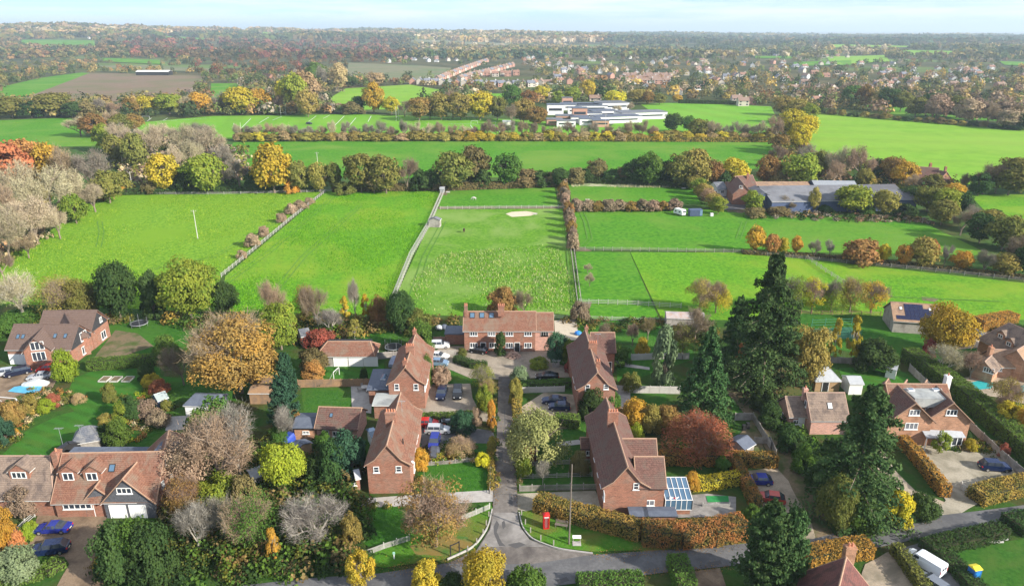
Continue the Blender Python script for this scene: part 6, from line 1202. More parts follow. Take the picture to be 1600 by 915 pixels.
for (a, b, n_, sd_) in (((771,640),(773,790),500,.5),((807,640),(808,790),500,.5),((600,888),(760,870),700,1.2),((930,866),(1150,850),900,1.2),((1000,895),(1140,886),500,.8),((1290,838),(1460,804),700,.8),((785,600),(788,780),160,1.4)):
    A, B = np.array(G(*a)), np.array(G(*b)); P_ = A+(B-A)*rng.random(n_)[:, None]+rng.normal(size=(n_, 2))*sd_*.6; V = slivers(np.concatenate([P_, np.full((n_, 1), .01)], 1), np.concatenate([rng.normal(size=(n_, 2)), np.full((n_, 1), .12)], 1), .14, .12, rng)
    tag(link('fallen_leaves', fast_mesh('fallen_leaves', V, 3, tintmat(), tint=np.array([[(.3,.19,.06),(.22,.13,.06),(.12,.1,.05)][i] for i in rng.integers(0, 3, n_)]))), kind='stuff')
# far woods: crowns without number between and beyond the houses
hx = np.array([[q[2], q[3]] for q in TOWN])
def far_trees(n, y0, y1, rad, hgt, zone, name, per, size, dark=1.0):
    px = rng.uniform(-60, 1660, n*6); py = y0+(y1-y0)*rng.random(n*6); out = []
    for a, b in zip(px, py):
        if any(inside(a, b, f) for f in FIELDS): continue
        c = zone(a, b)
        if c is None: continue
        x, y = G(a, b) if b > 58 else G(a, b)
        if len(hx) and b > 80 and np.min((hx[:, 0]-x)**2+(hx[:, 1]-y)**2) < (rad[0]+6)**2*.6: continue
        # keep the school clear
        if 845 < a < 1030 and 160 < b < 205: continue
        out.append((x, y, *c))
        if len(out) >= n: break
    A = np.array(out); r = rng.uniform(*rad, len(A)); h_ = rng.uniform(*hgt, len(A))
    T3 = A[:, 2:5]; T3 = T3*.85+T3.mean(axis=1, keepdims=True)*.22+.004; return clump_mesh(name, A[:, 0], A[:, 1], hz(A[:, 0], A[:, 1]), r, h_, T3, per, size, rng, vr=.12)
def pick(ps, wts=None): p = ps[int(rng.integers(0, len(ps)))]; return PAL[p][int(rng.integers(1, 4))]
def zone_mid(a, b):
    if b > 184: return None
    if a > 1200 and b > 168+(a-1200)*.05: return None
    if 560 < a < 1230 and b > 164: return None
    if a < 340 and b > 158 and rng.random() < .6: return None
    if 380 < a < 780 and b < 108 and a < 600 or (300 < a < 480 and b < 118 and b > 80): c_ = pick(['rust','rust','brown','red','dark']); return tuple(v*.62 for v in c_)
    if 640 < a < 830 and 96 < b < 133: return pick(['olive','rust','green','brown']) if rng.random() < .16 else None
    if a < 300: return pick(['olive','rust','brown','dark','dark','ochre','olive'])
    if 300 <= a < 640: return pick(['dark','olive','green','brown','bgrey','rust'])
    if b < 100 and a > 860: return pick(['dark','olive','bbrown','green','bgrey','dark'])
    if a > 1250 and b > 140: return pick(['olive','ochre','bbrown','dark','green','bpink','brown'])
    return pick(['olive','ochre','gold','green','dark','bpale','brown','dark','green','olive','dark','rust']) if rng.random() < .5 else None
def sc_(c, k): return tuple(v*k for v in c)
def zone_far(a, b):
    q = math.sin(a*.009+b*.25)+math.sin(a*.021-b*.4)+rng.normal()*.3
    if b < 40 or (a > 700 and b < 52): return pick(['dark','blue','dark','brown'] if q < .4 else ['olive','dark','brown'])
    if a < 650:
        if b < 57: return pick(['bpale','tan','ochre','olive'] if q > .2 else ['bpink','rust','ochre','tan'] if q > -1.2 else ['dark','olive'])
        if b < 70: return sc_(pick(['dark','olive','brown','dark']), .9)
        return sc_(pick(['rust','brown','brown','red','dark']), .62) if 200 < a < 620 else sc_(pick(['olive','brown','dark','rust']), .8)
    if a > 950 and 60 < b < 76: return sc_(pick(['dark','blue','dark','brown']), .85)
    if a < 1150 and 62 < b < 76: return pick(['ochre','olive','tan','bpale','olive','rust'])
    if q > 1.1: return pick(['bpale','ochre','olive'])
    if q < -.6: return pick(['dark','blue','olive'])
    return pick(['olive','olive','dark','green','brown'])
far_trees(2200, 88, 186, (3.4, 6.6), (6, 12.5), zone_mid, 'village_woods', 70, .34)
far_trees(2600, 66, 92, (8, 15), (11, 18), zone_far, 'distant_woods', 34, .5)
far_trees(2600, 56, 70, (16, 34), (13, 22), zone_far, 'far_woods', 22, .6)
def ridge_woods():
    n = 5600; az = rng.uniform(-.72, .72, n); D = 3800+rng.random(n)**1.3*4800; x, y = D*np.sin(az), D*np.cos(az); z = hz(x, y); c = []
    zz = y*cP+(H-z)*sP; v = ((z-H)*cP+y*sP)/zz; PX = CX+F*x/zz; PY = CY-F*v; z0 = y*cP+H*sP; QX = CX+F*x/z0; QY = CY-F*(-H*cP+y*sP)/z0
    ok = np.array([not any(inside(QX[i], QY[i], f) for f in FIELDS if f[0][1] < 90) for i in range(n)])
    for i in range(n): c.append(zone_far(PX[i], PY[i]))
    n = int(ok.sum()); x, y, z, c = x[ok], y[ok], z[ok], np.array(c)[ok]
    return clump_mesh('ridge_woods', x, y, z, rng.uniform(20, 42, n), rng.uniform(13, 22, n), c*.9+.005, 18, .6, rng, vr=.1)
ridge_woods()
# ------------------------------------------------------------ vehicles
m_tyre = paint('tyre_rubber', (.02, .02, .02), .8, spec=.2); m_rim = paint('alloy_rim', (.5, .5, .52), .3, .6); m_lamp = paint('lamp_glass', (.75, .75, .72), .1); m_tail = paint('tail_lamp_red', (.5, .02, .02), .2); m_plate = paint('number_plate', (.8, .75, .4), .5)
SH = {'hatch': (4.2, 1.48, [(0,.55,0),(.03,.7,0),(.12,.86,0),(.27,.98,0),(.42,1.0,1.45),(.78,1.02,1.46),(.96,1.0,0),(.99,.85,0),(1,.55,0)]),
      'suv': (4.7, 1.75, [(0,.6,0),(.02,.85,0),(.10,1.05,0),(.26,1.12,0),(.38,1.14,1.68),(.84,1.15,1.70),(.97,1.12,0),(.99,.9,0),(1,.6,0)]),
      'saloon': (4.9, 1.42, [(0,.5,0),(.03,.66,0),(.12,.8,0),(.28,.92,0),(.42,.95,1.38),(.66,.97,1.38),(.86,.98,0),(.98,.92,0),(1,.55,0)]),
      'estate': (4.7, 1.5, [(0,.55,0),(.03,.7,0),(.12,.86,0),(.26,.98,0),(.40,1.0,1.47),(.86,1.02,1.50),(.97,1.0,0),(.99,.85,0),(1,.55,0)])}
def car(name, label, px, py, deg, kind, col, z=-.08, cat='car', s=1.0):
    x, y = G(px, py); L_, Hh, st = SH[kind]; root = thing(name, label, cat, x, y, z, R(deg)); M = MB(); g_ = MB(); sec = []
    for t, zb, zr in st:
        w_ = .9*(1-.16*abs(2*t-1)**5)*s; X = (.5-t)*L_*s; zr_ = zr or zb; wr = .70*s if zr else w_*.9
        sec.append([(X, -w_, .25), (X, -w_, zb*.72), (X, -w_*.97, zb), (X, -wr, zr_+(0 if zr else .015)), (X, wr, zr_+(0 if zr else .015)), (X, w_*.97, zb), (X, w_, zb*.72), (X, w_, .25)])
    for i in range(len(sec)-1):
        a, b = sec[i], sec[i+1]; gl = st[i][2] or st[i+1][2]
        for j in range(7):
            q = [a[j], a[j+1], b[j+1], b[j]]
            both = st[i][2] and st[i+1][2]
            tgt = g_ if (gl and (j in (2, 4) or (j == 3 and not both))) else M
            tgt.add(q, [(0, 1, 2, 3)])
        if st[i][2] and st[i+1][2]:                 # pillars
            for sg in (2, 4):
                for t in (0, .5, 1):
                    p = np.array(a[sg if sg == 2 else 5])*(1-t)+np.array(b[sg if sg == 2 else 5])*t; q = np.array(a[3 if sg == 2 else 4])*(1-t)+np.array(b[3 if sg == 2 else 4])*t; M.bar(p, q, .045)
    M.add(sec[0], [tuple(range(8))]); M.add(sec[-1], [tuple(range(8))[::-1]]); M.box(0, 0, .2, L_*.94*s, 1.6*s, .1)
    for sg in (-1, 1): M.box(L_*.14*s, sg*1.0*s, .95, .16, .14, .12)
    bo = M.build('body', paint('car_paint_'+col[0], col[1], .18, .25, .6), root); g_.build('window', m_glass, root)
    for sx in (.32, -.31):
        for sy in (-1, 1):
            W = MB(); W.bar((sx*L_*s, sy*.72*s, .32), (sx*L_*s, sy*.93*s, .32), .33, n=14); wo_ = W.build('wheel', m_tyre, root); W = MB(); W.bar((sx*L_*s, sy*.92*s, .32), (sx*L_*s, sy*.945*s, .32), .2, n=10); W.build('rim', m_rim, wo_)
    zf = st[1][1]*.9
    for sy in (-1, 1):
        W = MB(); W.box(L_*.488*s, sy*.6*s, zf-.12, .12, .36, .14); W.build('headlight', m_lamp, root); W = MB(); W.box(-L_*.487*s, sy*.66*s, zf-.05, .12, .3, .2); W.build('tail_light', m_tail, root)
    W = MB(); W.box(-L_*.502*s, 0, .5, .03, .5, .12); W.build('number_plate', m_plate, root)
    return root
K_ = {'dkblue': ('dark_blue', (.012, .025, .08)), 'blue': ('royal_blue', (.02, .035, .28)), 'black': ('black', (.012, .013, .016)), 'silver': ('silver', (.5, .52, .54)), 'white': ('white', (.78, .78, .78)), 'red': ('red', (.55, .025, .02)), 'brick': ('coral_red', (.42, .06, .045)), 'grey': ('grey', (.2, .22, .25)), 'navy': ('navy', (.015, .02, .045)), 'lblue': ('light_blue', (.2, .3, .42))}
for a_ in (('estate_car', 'silver estate car beside the bushy green conifer', 684, 674, 0, 'estate', 'silver'), ('parked_car', 'bright red car behind the silver estate car', 668, 664, 0, 'hatch', 'red'), ('parked_car', 'dark blue saloon facing the camera on block paving, left of the black SUV', 690, 616, -92, 'saloon', 'dkblue'), ('parked_car', 'large black SUV facing the camera on block paving', 715, 616, -88, 'suv', 'black'),
    ('parked_car', 'white SUV behind the upper left pair of houses', 686, 542, 5, 'suv', 'white'), ('parked_car', 'white saloon between the SUV and the blue-grey car', 684, 558, -12, 'saloon', 'white'), ('parked_car', 'blue-grey car partly hidden by the upper left pair', 686, 569, -5, 'hatch', 'lblue'), ('parked_car', 'black hatchback in front of the closing terrace', 748, 550, 162, 'hatch', 'black'),
    ('parked_car', 'dark blue saloon on the right-hand drive, rear of the two', 866, 628, 178, 'saloon', 'dkblue'), ('parked_car', 'blue car with pale windscreen, front of the two', 874, 638, 176, 'hatch', 'dkblue'), ('parked_car', 'low dark car behind the hedge below the bin store', 855, 590, 180, 'saloon', 'black'),
    ('parked_car', 'blue hatchback on the gravel by the orchard track', 1185, 753, 176, 'hatch', 'blue'), ('parked_car', 'coral red hatchback on the gravel by the orchard track', 1204, 781, 166, 'hatch', 'brick'),
    ('parked_car', 'royal blue saloon on the gravel driveway, upper of two', 84, 828, 184, 'saloon', 'blue'), ('parked_car', 'dark blue SUV on the gravel driveway, lower of two', 79, 861, 192, 'suv', 'dkblue'), ('parked_car', 'black SUV in front of the new gabled house', 29, 584, 215, 'suv', 'navy'), ('parked_car', 'silver car beside the lime conical bush', 64, 590, 196, 'saloon', 'silver'), ('parked_car', 'red car half hidden behind the silver car', 75, 578, 190, 'hatch', 'red'), ('parked_car', 'pale blue car cut by the left picture edge', 6, 585, 200, 'estate', 'silver'),
    ('parked_car', 'dark blue estate on the pale gravel yard', 1553, 732, -6, 'suv', 'dkblue'), ('parked_car', 'grey car behind the white van at the bottom edge', 1455, 915, 118, 'estate', 'grey'), ('parked_car', 'dark SUV between the golden tree and the orange hedge', 1521, 524, -12, 'suv', 'grey'), ('parked_car', 'dark car nosing out beside the orange hedge', 1556, 528, 160, 'hatch', 'navy'), ('pickup_truck', 'blue pickup facing the camera behind the silver estate', 679, 694, -92, 'suv', 'blue'),
    ('parked_car', 'small dark vehicle standing on the playing field', 483, 194, 0, 'suv', 'navy')):
    car(*a_[:6], K_[a_[6]], s=1.05 if 'SUV' in a_[1] else 1)
# van
x, y = G(1443, 884); v = thing('white_van', 'white panel van parked between two hedges at the bottom right', 'van', x, y, -.08, R(122)); M = MB()
prof = [(2.45,.4),(2.45,.95),(2.2,1.15),(1.55,1.3),(1.0,1.9),(.7,1.98),(-2.4,1.98),(-2.5,1.8),(-2.5,.4)]
n = len(prof); M.add([(a, -.93+.08*(z > 1.2), z) for a, z in prof]+[(a, .93-.08*(z > 1.2), z) for a, z in prof], [tuple(range(n))[::-1], tuple(range(n, 2*n))]+[(i, (i+1) % n, n+(i+1) % n, n+i) for i in range(n)]); M.build('body', paint('van_paint', (.74, .77, .8), .25), v)
M = MB(); M.slab([(1.5,-.78,1.36),(1.5,.78,1.36),(1.03,.78,1.86),(1.03,-.78,1.86)], (.75, 0, .65), .02); M.build('windscreen', m_glass, v)
for sy in (-1, 1): M = MB(); M.slab([(1.25,sy*.86,1.3),(1.0,sy*.86,1.75),(.45,sy*.86,1.75),(.45,sy*.86,1.25)], (0, sy, 0), .02); M.build('window', m_glass, v)
M = MB(); M.box(-2.51, -.3, 1.3, .03, .4, .35); M.box(-2.51, .3, 1.3, .03, .4, .35); M.build('rear_window', m_glass, v)
for sx in (1.6, -1.6):
    for sy in (-1, 1): M = MB(); M.bar((sx, sy*.74, .33), (sx, sy*.95, .33), .34, n=14); o = M.build('wheel', m_tyre, v); M = MB(); M.bar((sx, sy*.94, .33), (sx, sy*.965, .33), .2, n=10); M.build('rim', m_rim, o)
for sy in (-1, 1): M = MB(); M.box(2.42, sy*.65, .8, .1, .35, .2); M.build('headlight', m_lamp, v); M = MB(); M.box(-2.5, sy*.82, .9, .06, .12, .5); M.build('tail_light', m_tail, v)
# tractor
x, y = G(698, 664); t_ = thing('vintage_tractor', 'old grey tractor with orange wheel beside the red car', 'tractor', x, y, -.08, R(10)); M = MB(); M.box(.5, 0, .7, 1.6, .6, .6); M.box(-.6, 0, .8, .7, 1.0, .35); M.bar((.9, 0, 1.3), (.9, 0, 1.9), .05); M.build('body', paint('tractor_grey', (.2,.23,.25), .5), t_)
for sx, r_ in ((-.6, .65), (1.1, .38)):
    for sy in (-1, 1): M = MB(); M.bar((sx, sy*.6, r_), (sx, sy*.85, r_), r_, n=16); o = M.build('wheel', m_tyre, t_); M = MB(); M.bar((sx, sy*.84, r_), (sx, sy*.88, r_), r_*.6, n=12); M.build('rim', paint('tractor_orange', (.5,.1,.04), .5), o)
M = MB(); M.ball(-.5, 0, 1.3, .35, .4, .1); M.build('seat', m_dark, t_)
# covered cars, boat
def covered(label, px, py, deg, col, nm='car_cover', cat='car cover', L_=4.2, hh=1.3):
    x, y = G(px, py); M = MB(); n = 12
    for i in range(n+1):
        t = i/n; zz = hh*(.45+.55*math.sin(math.pi*min(1, max(0, (t-.05)*1.1)))); w_ = .95*(1-.3*abs(2*t-1)**4)
        M.v += [((.5-t)*L_, -w_, 0), ((.5-t)*L_, -w_*.95, zz*.65+random.random()*.05), ((.5-t)*L_, -w_*.6, zz+random.random()*.05), ((.5-t)*L_, w_*.6, zz), ((.5-t)*L_, w_*.95, zz*.65), ((.5-t)*L_, w_, 0)]
    for i in range(n):
        for j in range(5): a = i*6+j; M.f.append((a, a+1, a+7, a+6)); M.m.append(0)
    M.f += [(0,1,2,3,4,5), tuple(n*6+k for k in range(5, -1, -1))]; M.m += [0, 0]
    o = M.build(nm, mat('tarpaulin_'+col[0], col[1], tuple(k*1.5+.01 for k in col[1]), s=1.5, rough=.5, bmp=.05), None, (x, y, -.08), R(deg)); tag(o, label, cat); return o
covered('bright blue tarpaulin over a car beside the felt-roofed shed', 456, 684, 60, ('blue', (.02, .05, .28))); covered('dark grey covered trailer in front of the blue pickup', 679, 708, -90, ('dark', (.05, .055, .07)), L_=3.4); covered('silver-grey covered boat behind the upper left pair of houses', 617, 566, 80, ('grey', (.2, .23, .3)), 'covered_boat', 'boat', 4.5, 1.5)
covered('pale covered boat beside the blue pool cover', 56, 600, 185, ('pale', (.4, .42, .42)), 'covered_boat', 'boat', 5, 1.0)
# caravan, container
x, y = G(1062, 335); c = thing('caravan', 'small white touring caravan on the east paddock', 'caravan', x, y, -.2, R(-60)); M = MB(); pr_ = [(-2.4,.5),(-2.5,1.4),(-2.1,2.4),(2.0,2.5),(2.4,1.6),(2.4,.5)]; n = len(pr_); M.add([(a, -1.05, z) for a, z in pr_]+[(a, 1.05, z) for a, z in pr_], [tuple(range(n)), tuple(range(n, 2*n))[::-1]]+[(i, n+i, n+(i+1) % n, (i+1) % n) for i in range(n)]); M.build('body', m_white, c)
M = MB(); M.box(2.3, 0, 1.4, .3, 1.5, .6); M.build('front_window', m_glass, c)
for u in (-1.3, .9): M = MB(); M.box(u, -1.06, 1.3, .9, .04, .5); M.build('window', m_glass, c)
for sy in (-1, 1): M = MB(); M.bar((0, sy*.85, .3), (0, sy*1.0, .3), .3, n=10); M.build('wheel', m_tyre, c)
M = MB(); M.bar((2.4, 0, .5), (3.6, 0, .4), .06); M.build('drawbar', m_metal, c)
x, y = G(1086, 336); c = thing('shipping_container', 'dark blue storage container beside the caravan', 'container', x, y, -.2, R(5)); M = MB(); M.box(0, 0, .1, 5, 2.6, 2.5)
for i in range(16): M.box(-2.4+i*.32, -1.32, .2, .14, .06, 2.3)
M.build('body', m_blue, c); M = MB(); M.box(1.9, -1.36, .25, 1.0, .06, 2.2); M.build('door', paint('container_door', (.12,.2,.3), .5), c)
x, y = G(1112, 337); c = thing('water_tank', 'small pale water tank right of the container', 'water tank', x, y, -.2); M = MB(); M.box(0, 0, .1, 1.1, 1.1, 1.1); M.build('tank', m_white, c); M = MB(); [M.bar((sx*.58, sy*.58, 0), (sx*.58, sy*.58, 1.3), .04) for sx in (-1, 1) for sy in (-1, 1)]; M.build('cage', m_metal, c)

# ------------------------------------------------------------ horses
def horse(label, px, py, deg, col, graze=True):
    x, y = G(px, py); bm_ = bpy.data.meshes.new('horse'); 
    Vv = [(0,0,1.15),(.45,0,1.2),(-.6,0,1.2),(.8,0,1.25),(1.15,0,.95 if graze else 1.6),(1.35,0,.5 if graze else 1.85),(1.55,0,.2 if graze else 1.75),
          (.5,.17,.8),(.52,.17,.4),(.5,.17,.02),(.5,-.17,.8),(.45,-.17,.4),(.48,-.17,.02),(-.6,.18,.8),(-.72,.18,.45),(-.66,.18,.02),(-.6,-.18,.8),(-.7,-.18,.45),(-.62,-.18,.02),(-.85,0,1.1),(-.95,0,.6)]
    Ee = [(0,1),(0,2),(1,3),(3,4),(4,5),(5,6),(1,7),(7,8),(8,9),(1,10),(10,11),(11,12),(2,13),(13,14),(14,15),(2,16),(16,17),(17,18),(2,19),(19,20)]
    rd = [.34,.33,.34,.24,.16,.13,.09]+[.12,.07,.06]*2+[.15,.08,.06]*2+[.08,.05]
    bm_.from_pydata(Vv, Ee, []); o = link('horse', bm_, loc=(x, y, -.2)); o.rotation_euler.z = R(deg); o.modifiers.new('skin', 'SKIN'); o.modifiers.new('sub', 'SUBSURF').render_levels = 1
    sv = bm_.skin_vertices[0].data
    for i, r_ in enumerate(rd): sv[i].radius = (r_, r_); sv[i].use_root = (i == 0)
    bm_.materials.append(mat('coat_'+col[0], col[1], col[2], s=2, rough=.8)); tag(o, label, 'horse')
horse('pale horse grazing in the small upper paddock', 741, 312, 175, ('white', (.55,.52,.48), (.4,.37,.33))); horse('brown horse standing in the rough paddock right of the field shelter', 725, 362, -80, ('brown', (.12,.07,.05), (.06,.04,.03)), False)
# ------------------------------------------------------------ fences
def fence(label, pts, kind, ht=1.2, name=None, step=2.4, m=None, z=-.25):
    W = [np.array(G(*p)) for p in pts]; o0 = W[0].copy(); root = thing(name or {'rail': 'post_and_rail_fence', 'panel': 'panel_fence', 'picket': 'picket_fence'}[kind], label, 'fence', o0[0], o0[1], z)
    m = m or m_fenceg; rl = MB(); pm_ = None; cnt_ = 0
    for i in range(len(W)-1):
        a, b = W[i]-o0, W[i+1]-o0; d = b-a; Ln = np.linalg.norm(d); d /= Ln; rz = math.atan2(d[1], d[0]); n = max(1, round(Ln/step)); nr = np.array([-d[1], d[0]])
        for j in range(n+(i == len(W)-2)):
            p = a+d*Ln*j/n
            if pm_ is None: M = MB(); M.box(0, 0, 0, .12, .12, ht+.2); pm_ = M.mesh('post', m)
            if cnt_ < 100: po = link('post', pm_, root, (p[0], p[1], 0)); po.rotation_euler.z = rz; cnt_ += 1
            if kind == 'panel' and j < n:
                M = MB(); c = a+d*Ln*(j+.5)/n; M.box(c[0], c[1], .05, Ln/n-.12, .05, ht, rz); M.box(*(c-nr*.04), .35, Ln/n-.14, .05, .09, rz); M.box(*(c-nr*.04), ht-.3, Ln/n-.14, .05, .09, rz); M.build('panel', m, root)
        if kind == 'rail':
            for zz in (.35, .75, 1.1): rl.bar((*(a+nr*.07), zz*ht/1.2), (*(b+nr*.07), zz*ht/1.2), .05)
        if kind == 'picket':
            for zz in (.3, ht-.2): rl.bar((*(a+nr*.06), zz), (*(b+nr*.06), zz), .04)
            k = int(Ln/.16)
            for j in range(k): p = a+d*Ln*(j+.5)/k-nr*.08; rl.box(p[0], p[1], .05, .085, .025, ht, rz)
    if rl.f: rl.build('rails' if kind == 'rail' else 'pickets', m, root)
    return root
m_wf = mat('pale_fence_paint', (.36, .35, .33), (.46, .45, .42), s=3, rough=.9)
m_pf = mat('bleached_fence_timber', (.42, .40, .37), (.52, .5, .46), s=2, rough=.9)
for a_ in (
 ('pale rail fence between the west and middle paddocks', [(346,432),(400,388),(455,342),(508,300)], 'rail', 1.3, None, 3.0, m_pf), ('pale rail fence between the middle and rough paddocks', [(611,472),(640,400),(668,352),(692,296)], 'rail', 1.5, None, 2.6, m_pf), ('second pale rail of the double fence beside the rough paddock', [(615,472),(644,400),(672,352),(695,298)], 'rail', 1.5, None, 2.6, m_pf),
 ('grey rail fence down the right side of the rough paddock', [(872,288),(884,340),(893,400),(903,480)], 'rail', 1.2, None, 3.0, m_fenceg), ('second grey fence line beside the rough paddock', [(880,300),(890,340),(898,400),(909,480)], 'rail', 1.2, None, 3.0, m_fenceg), ('thin grey fence across the top of the east paddocks', [(900,390),(1000,391),(1160,394)], 'rail', 1.2, None, 3.0, m_fenceg),
 ('pale rail fence between gardens and south paddock', [(905,473),(980,475),(1064,480)], 'rail', 1.3, None, 2.6, m_pf), ('low rail fence behind the terrace garden', [(866,497),(905,498),(1042,502)], 'rail', 1.1, None, 2.6, m_pf), ('dark fence running down across the mown paddock', [(1262,404),(1290,424),(1318,442)], 'rail', 1.2, None, 3, m_fenceg), ('long dark fence under the young autumn trees', [(1160,395),(1300,408),(1440,421),(1600,438)], 'rail', 1.1, None, 4, m_fenceg), ('fence at the top of the rough paddock', [(688,326),(780,325),(884,324)], 'rail', 1.2, None, 3, m_pf), ('fence along the top of the two left paddocks', [(200,303),(350,303),(505,299),(690,296),(868,291)], 'rail', 1.1, None, 7, m_pf),
 ('rail fence below the golden tree row', [(1220,489),(1300,491),(1376,492)], 'rail', 1.2, None, 2.6, m_fence),
 ('brown close-boarded fence left of the flat-roofed extension', [(466,604),(520,603),(586,602)], 'panel', 1.8, None, 1.8, m_fence), ('brown fence under the huge beech', [(390,598),(440,597)], 'panel', 1.8, None, 1.8, m_fence), ('grey garden fence right of the triple garage', [(590,560),(640,557),(712,556)], 'panel', 1.7, None, 1.8, m_fenceg), ('grey wall-like fence left of the annexe', [(678,535),(700,534)], 'panel', 1.6, None, 1.8, m_brickp),
 ('pale grey panel fence south of the bin store drive hedge', [(814,613),(850,612),(882,611)], 'panel', 1.4, None, 1.8, m_pf), ('grey fence right of the upper right pair', [(962,612),(1000,613),(1062,614)], 'panel', 1.7, None, 1.8, m_pf), ('pale garden fence beyond the curved path', [(986,562),(1030,560),(1076,560)], 'panel', 1.6, None, 1.8, m_pf), ('grey fence round the orchard yard', [(1148,655),(1176,655),(1203,700)], 'panel', 1.6, None, 1.8, m_fenceg), ('lower fence of the orchard yard', [(1178,692),(1203,692),(1212,712)], 'panel', 1.4, None, 1.8, m_fenceg),
 ('long grey fence down the right side of the gravel yard', [(1420,578),(1445,602),(1500,655),(1560,712),(1640,782)], 'panel', 1.7, None, 2.2, m_fenceg), ('fence in front of the tennis court trees', [(1296,565),(1345,568)], 'panel', 1.5, None, 2, m_fenceg),
 ('pale picket fence on the village green, left part', [(568,868),(600,856),(640,843)], 'picket', 1.1, None, 2, m_wf), ('pale picket fence ending at the lane', [(722,812),(765,794)], 'picket', 1.1, None, 2, m_wf), ('weathered picket fence above the pale gravel drive', [(812,766),(870,764),(932,763)], 'picket', 1.2, None, 2, m_fenceg), ('upper weathered picket fence right of the lane', [(814,727),(870,724),(928,722)], 'picket', 1.0, None, 2, m_fenceg), ('middle rail fence between the picket fences', [(814,747),(870,745),(925,743)], 'rail', .9, None, 2, m_fenceg), ('low fence along the lower lawn left of the lane', [(655,727),(712,722),(765,716)], 'picket', .8, None, 2, m_fenceg),
 ('pale rail fence beside the neighbour driveway', [(16,842),(40,818),(68,794)], 'rail', 1.0, None, 1.6, m_wf), ('white post fence along the artificial turf', [(1098,790),(1140,790)], 'picket', .7, None, 2, m_wf), ('chain-link post line of the tennis court', [(1262,532),(1345,528),(1330,508),(1268,510)], 'rail', 2.2, 'court_fence', 3, paint('court_green', (.05,.2,.12), .6)), ('post line along the left lawn by the lane', [(766,770),(767,725)], 'rail', .8, None, 2, m_fenceg), ('short fence by the green drive', [(783,640),(783,640.5)], 'rail', .1)):
    if a_[0].startswith('short fence'): continue
    fence(*a_)
# gate
x, y = G(1512, 772); g_ = thing('field_gate', 'open white timber gate of the gravel yard', 'gate', x, y, -.05, R(-75)); M = MB(); [M.bar((-1.3, 0, .25+i*.25), (1.3, 0, .25+i*.25), .045) for i in range(5)]; M.bar((-1.3, 0, .25), (1.3, 0, 1.25), .04); M.build('bars', m_pf, g_); M = MB(); M.box(-1.4, 0, 0, .16, .16, 1.5); M.build('post', m_pf, g_); M = MB(); M.box(1.4, 0, 0, .16, .16, 1.5); M.build('post', m_pf, g_)
# ------------------------------------------------------------ poles, posts, street furniture
def pole(label, px, py, top, arms=1, lean=0, r=.15, m=None, wires=True):
    x, y = G(px, py); h = tall(px, py, top); root = thing('telegraph_pole', label, 'pole', x, y, -.2); M = MB(); M.bar((0, 0, 0), (lean, 0, h+.2), r, r*.7, n=8); M.build('shaft', m or m_fenceg, root)
    if arms: M = MB(); M.box(lean, 0, h-.3, 1.8, .1, .12); M.build('crossarm', m_fenceg, root); M = MB(); [M.bar((lean+k, 0, h-.18), (lean+k, 0, h+.1), .05) for k in (-.8, 0, .8)]; M.build('insulator', m_white, root)
pole('tall pale telegraph pole standing alone in the west paddock', 309, 372, 328, m=m_pf); pole('pale telegraph pole by the small orange bush', 208, 299, 268, m=m_pf); pole('telegraph pole on the green between bench and information board', 889, 849, 725, 0, .05, .13, m=m_polew); pole('telegraph pole among the olive-yellow ivy by the track', 1303, 822, 757, 0, 0, .15)
pole('leaning pale pole at the edge of the dark evergreens', 253, 870, 828, 0, -.6, .13, m=m_pf); pole('bleached bare trunk-like pole in front of the tallest conifer', 1192, 604, 500, 0, .9, .14, m=m_pf); pole('distant pole in the long meadow hedge', 498, 272, 238, m=m_pf); pole('thin pale pole in the hedge before the school', 945, 216, 178, m=m_pf)
pole('slim pole in the thicket above the orange bush', 193, 262, 245, 0, m=m_pf)
def goal(label, px, py, w_, h_, deg=0, name='football_goal', m=None):
    x, y = G(px, py); M = MB(); M.bar((-w_/2, 0, 0), (-w_/2, 0, h_), .07); M.bar((w_/2, 0, 0), (w_/2, 0, h_), .07)
    if name == 'rugby_posts': M.bar((-w_/2, 0, 3), (w_/2, 0, 3), .08)
    else: M.bar((-w_/2, 0, h_), (w_/2, 0, h_), .07); M.bar((-w_/2, 0, h_), (-w_/2, 1, 0), .04); M.bar((w_/2, 0, h_), (w_/2, 1, 0), .04)
    o = M.build(name, m or m_white, None, (x, y, -.2), R(deg)); tag(o, label, 'goal')
goal('white rugby posts on the playing field before the yellow trees', 443, 181, 5.6, 9, 60, 'rugby_posts'); goal('rugby posts with yellow pads left of the ochre trees', 621, 188, 5.6, 11, 80, 'rugby_posts'); goal('white rugby posts behind the pale thicket', 372, 207, 5.6, 7, 60, 'rugby_posts'); goal('small white goal on the playing field near the hut', 741, 193, 5, 2.2); goal('small white goal at the left end of the playing field', 228, 186, 6, 2.4); goal('second small goal right of the one near the hut', 770, 194, 4, 2.2)
goal('white goal frame in the left garden', 12, 632, 4.5, 1.8, -10); goal('leaning white goal frame on the lawn before the garage block', 526, 588, 2.4, 1.8, 75)
x, y = G(793, 193); c = House('sports_hut', 'small pale hut beside the ochre trees on the playing field', 'hut', 793, 190, 3, wall=m_cream, tile=m_lead); c.wing((785,188), (801,188), 5, 2.4, 3.2, ridge=False)
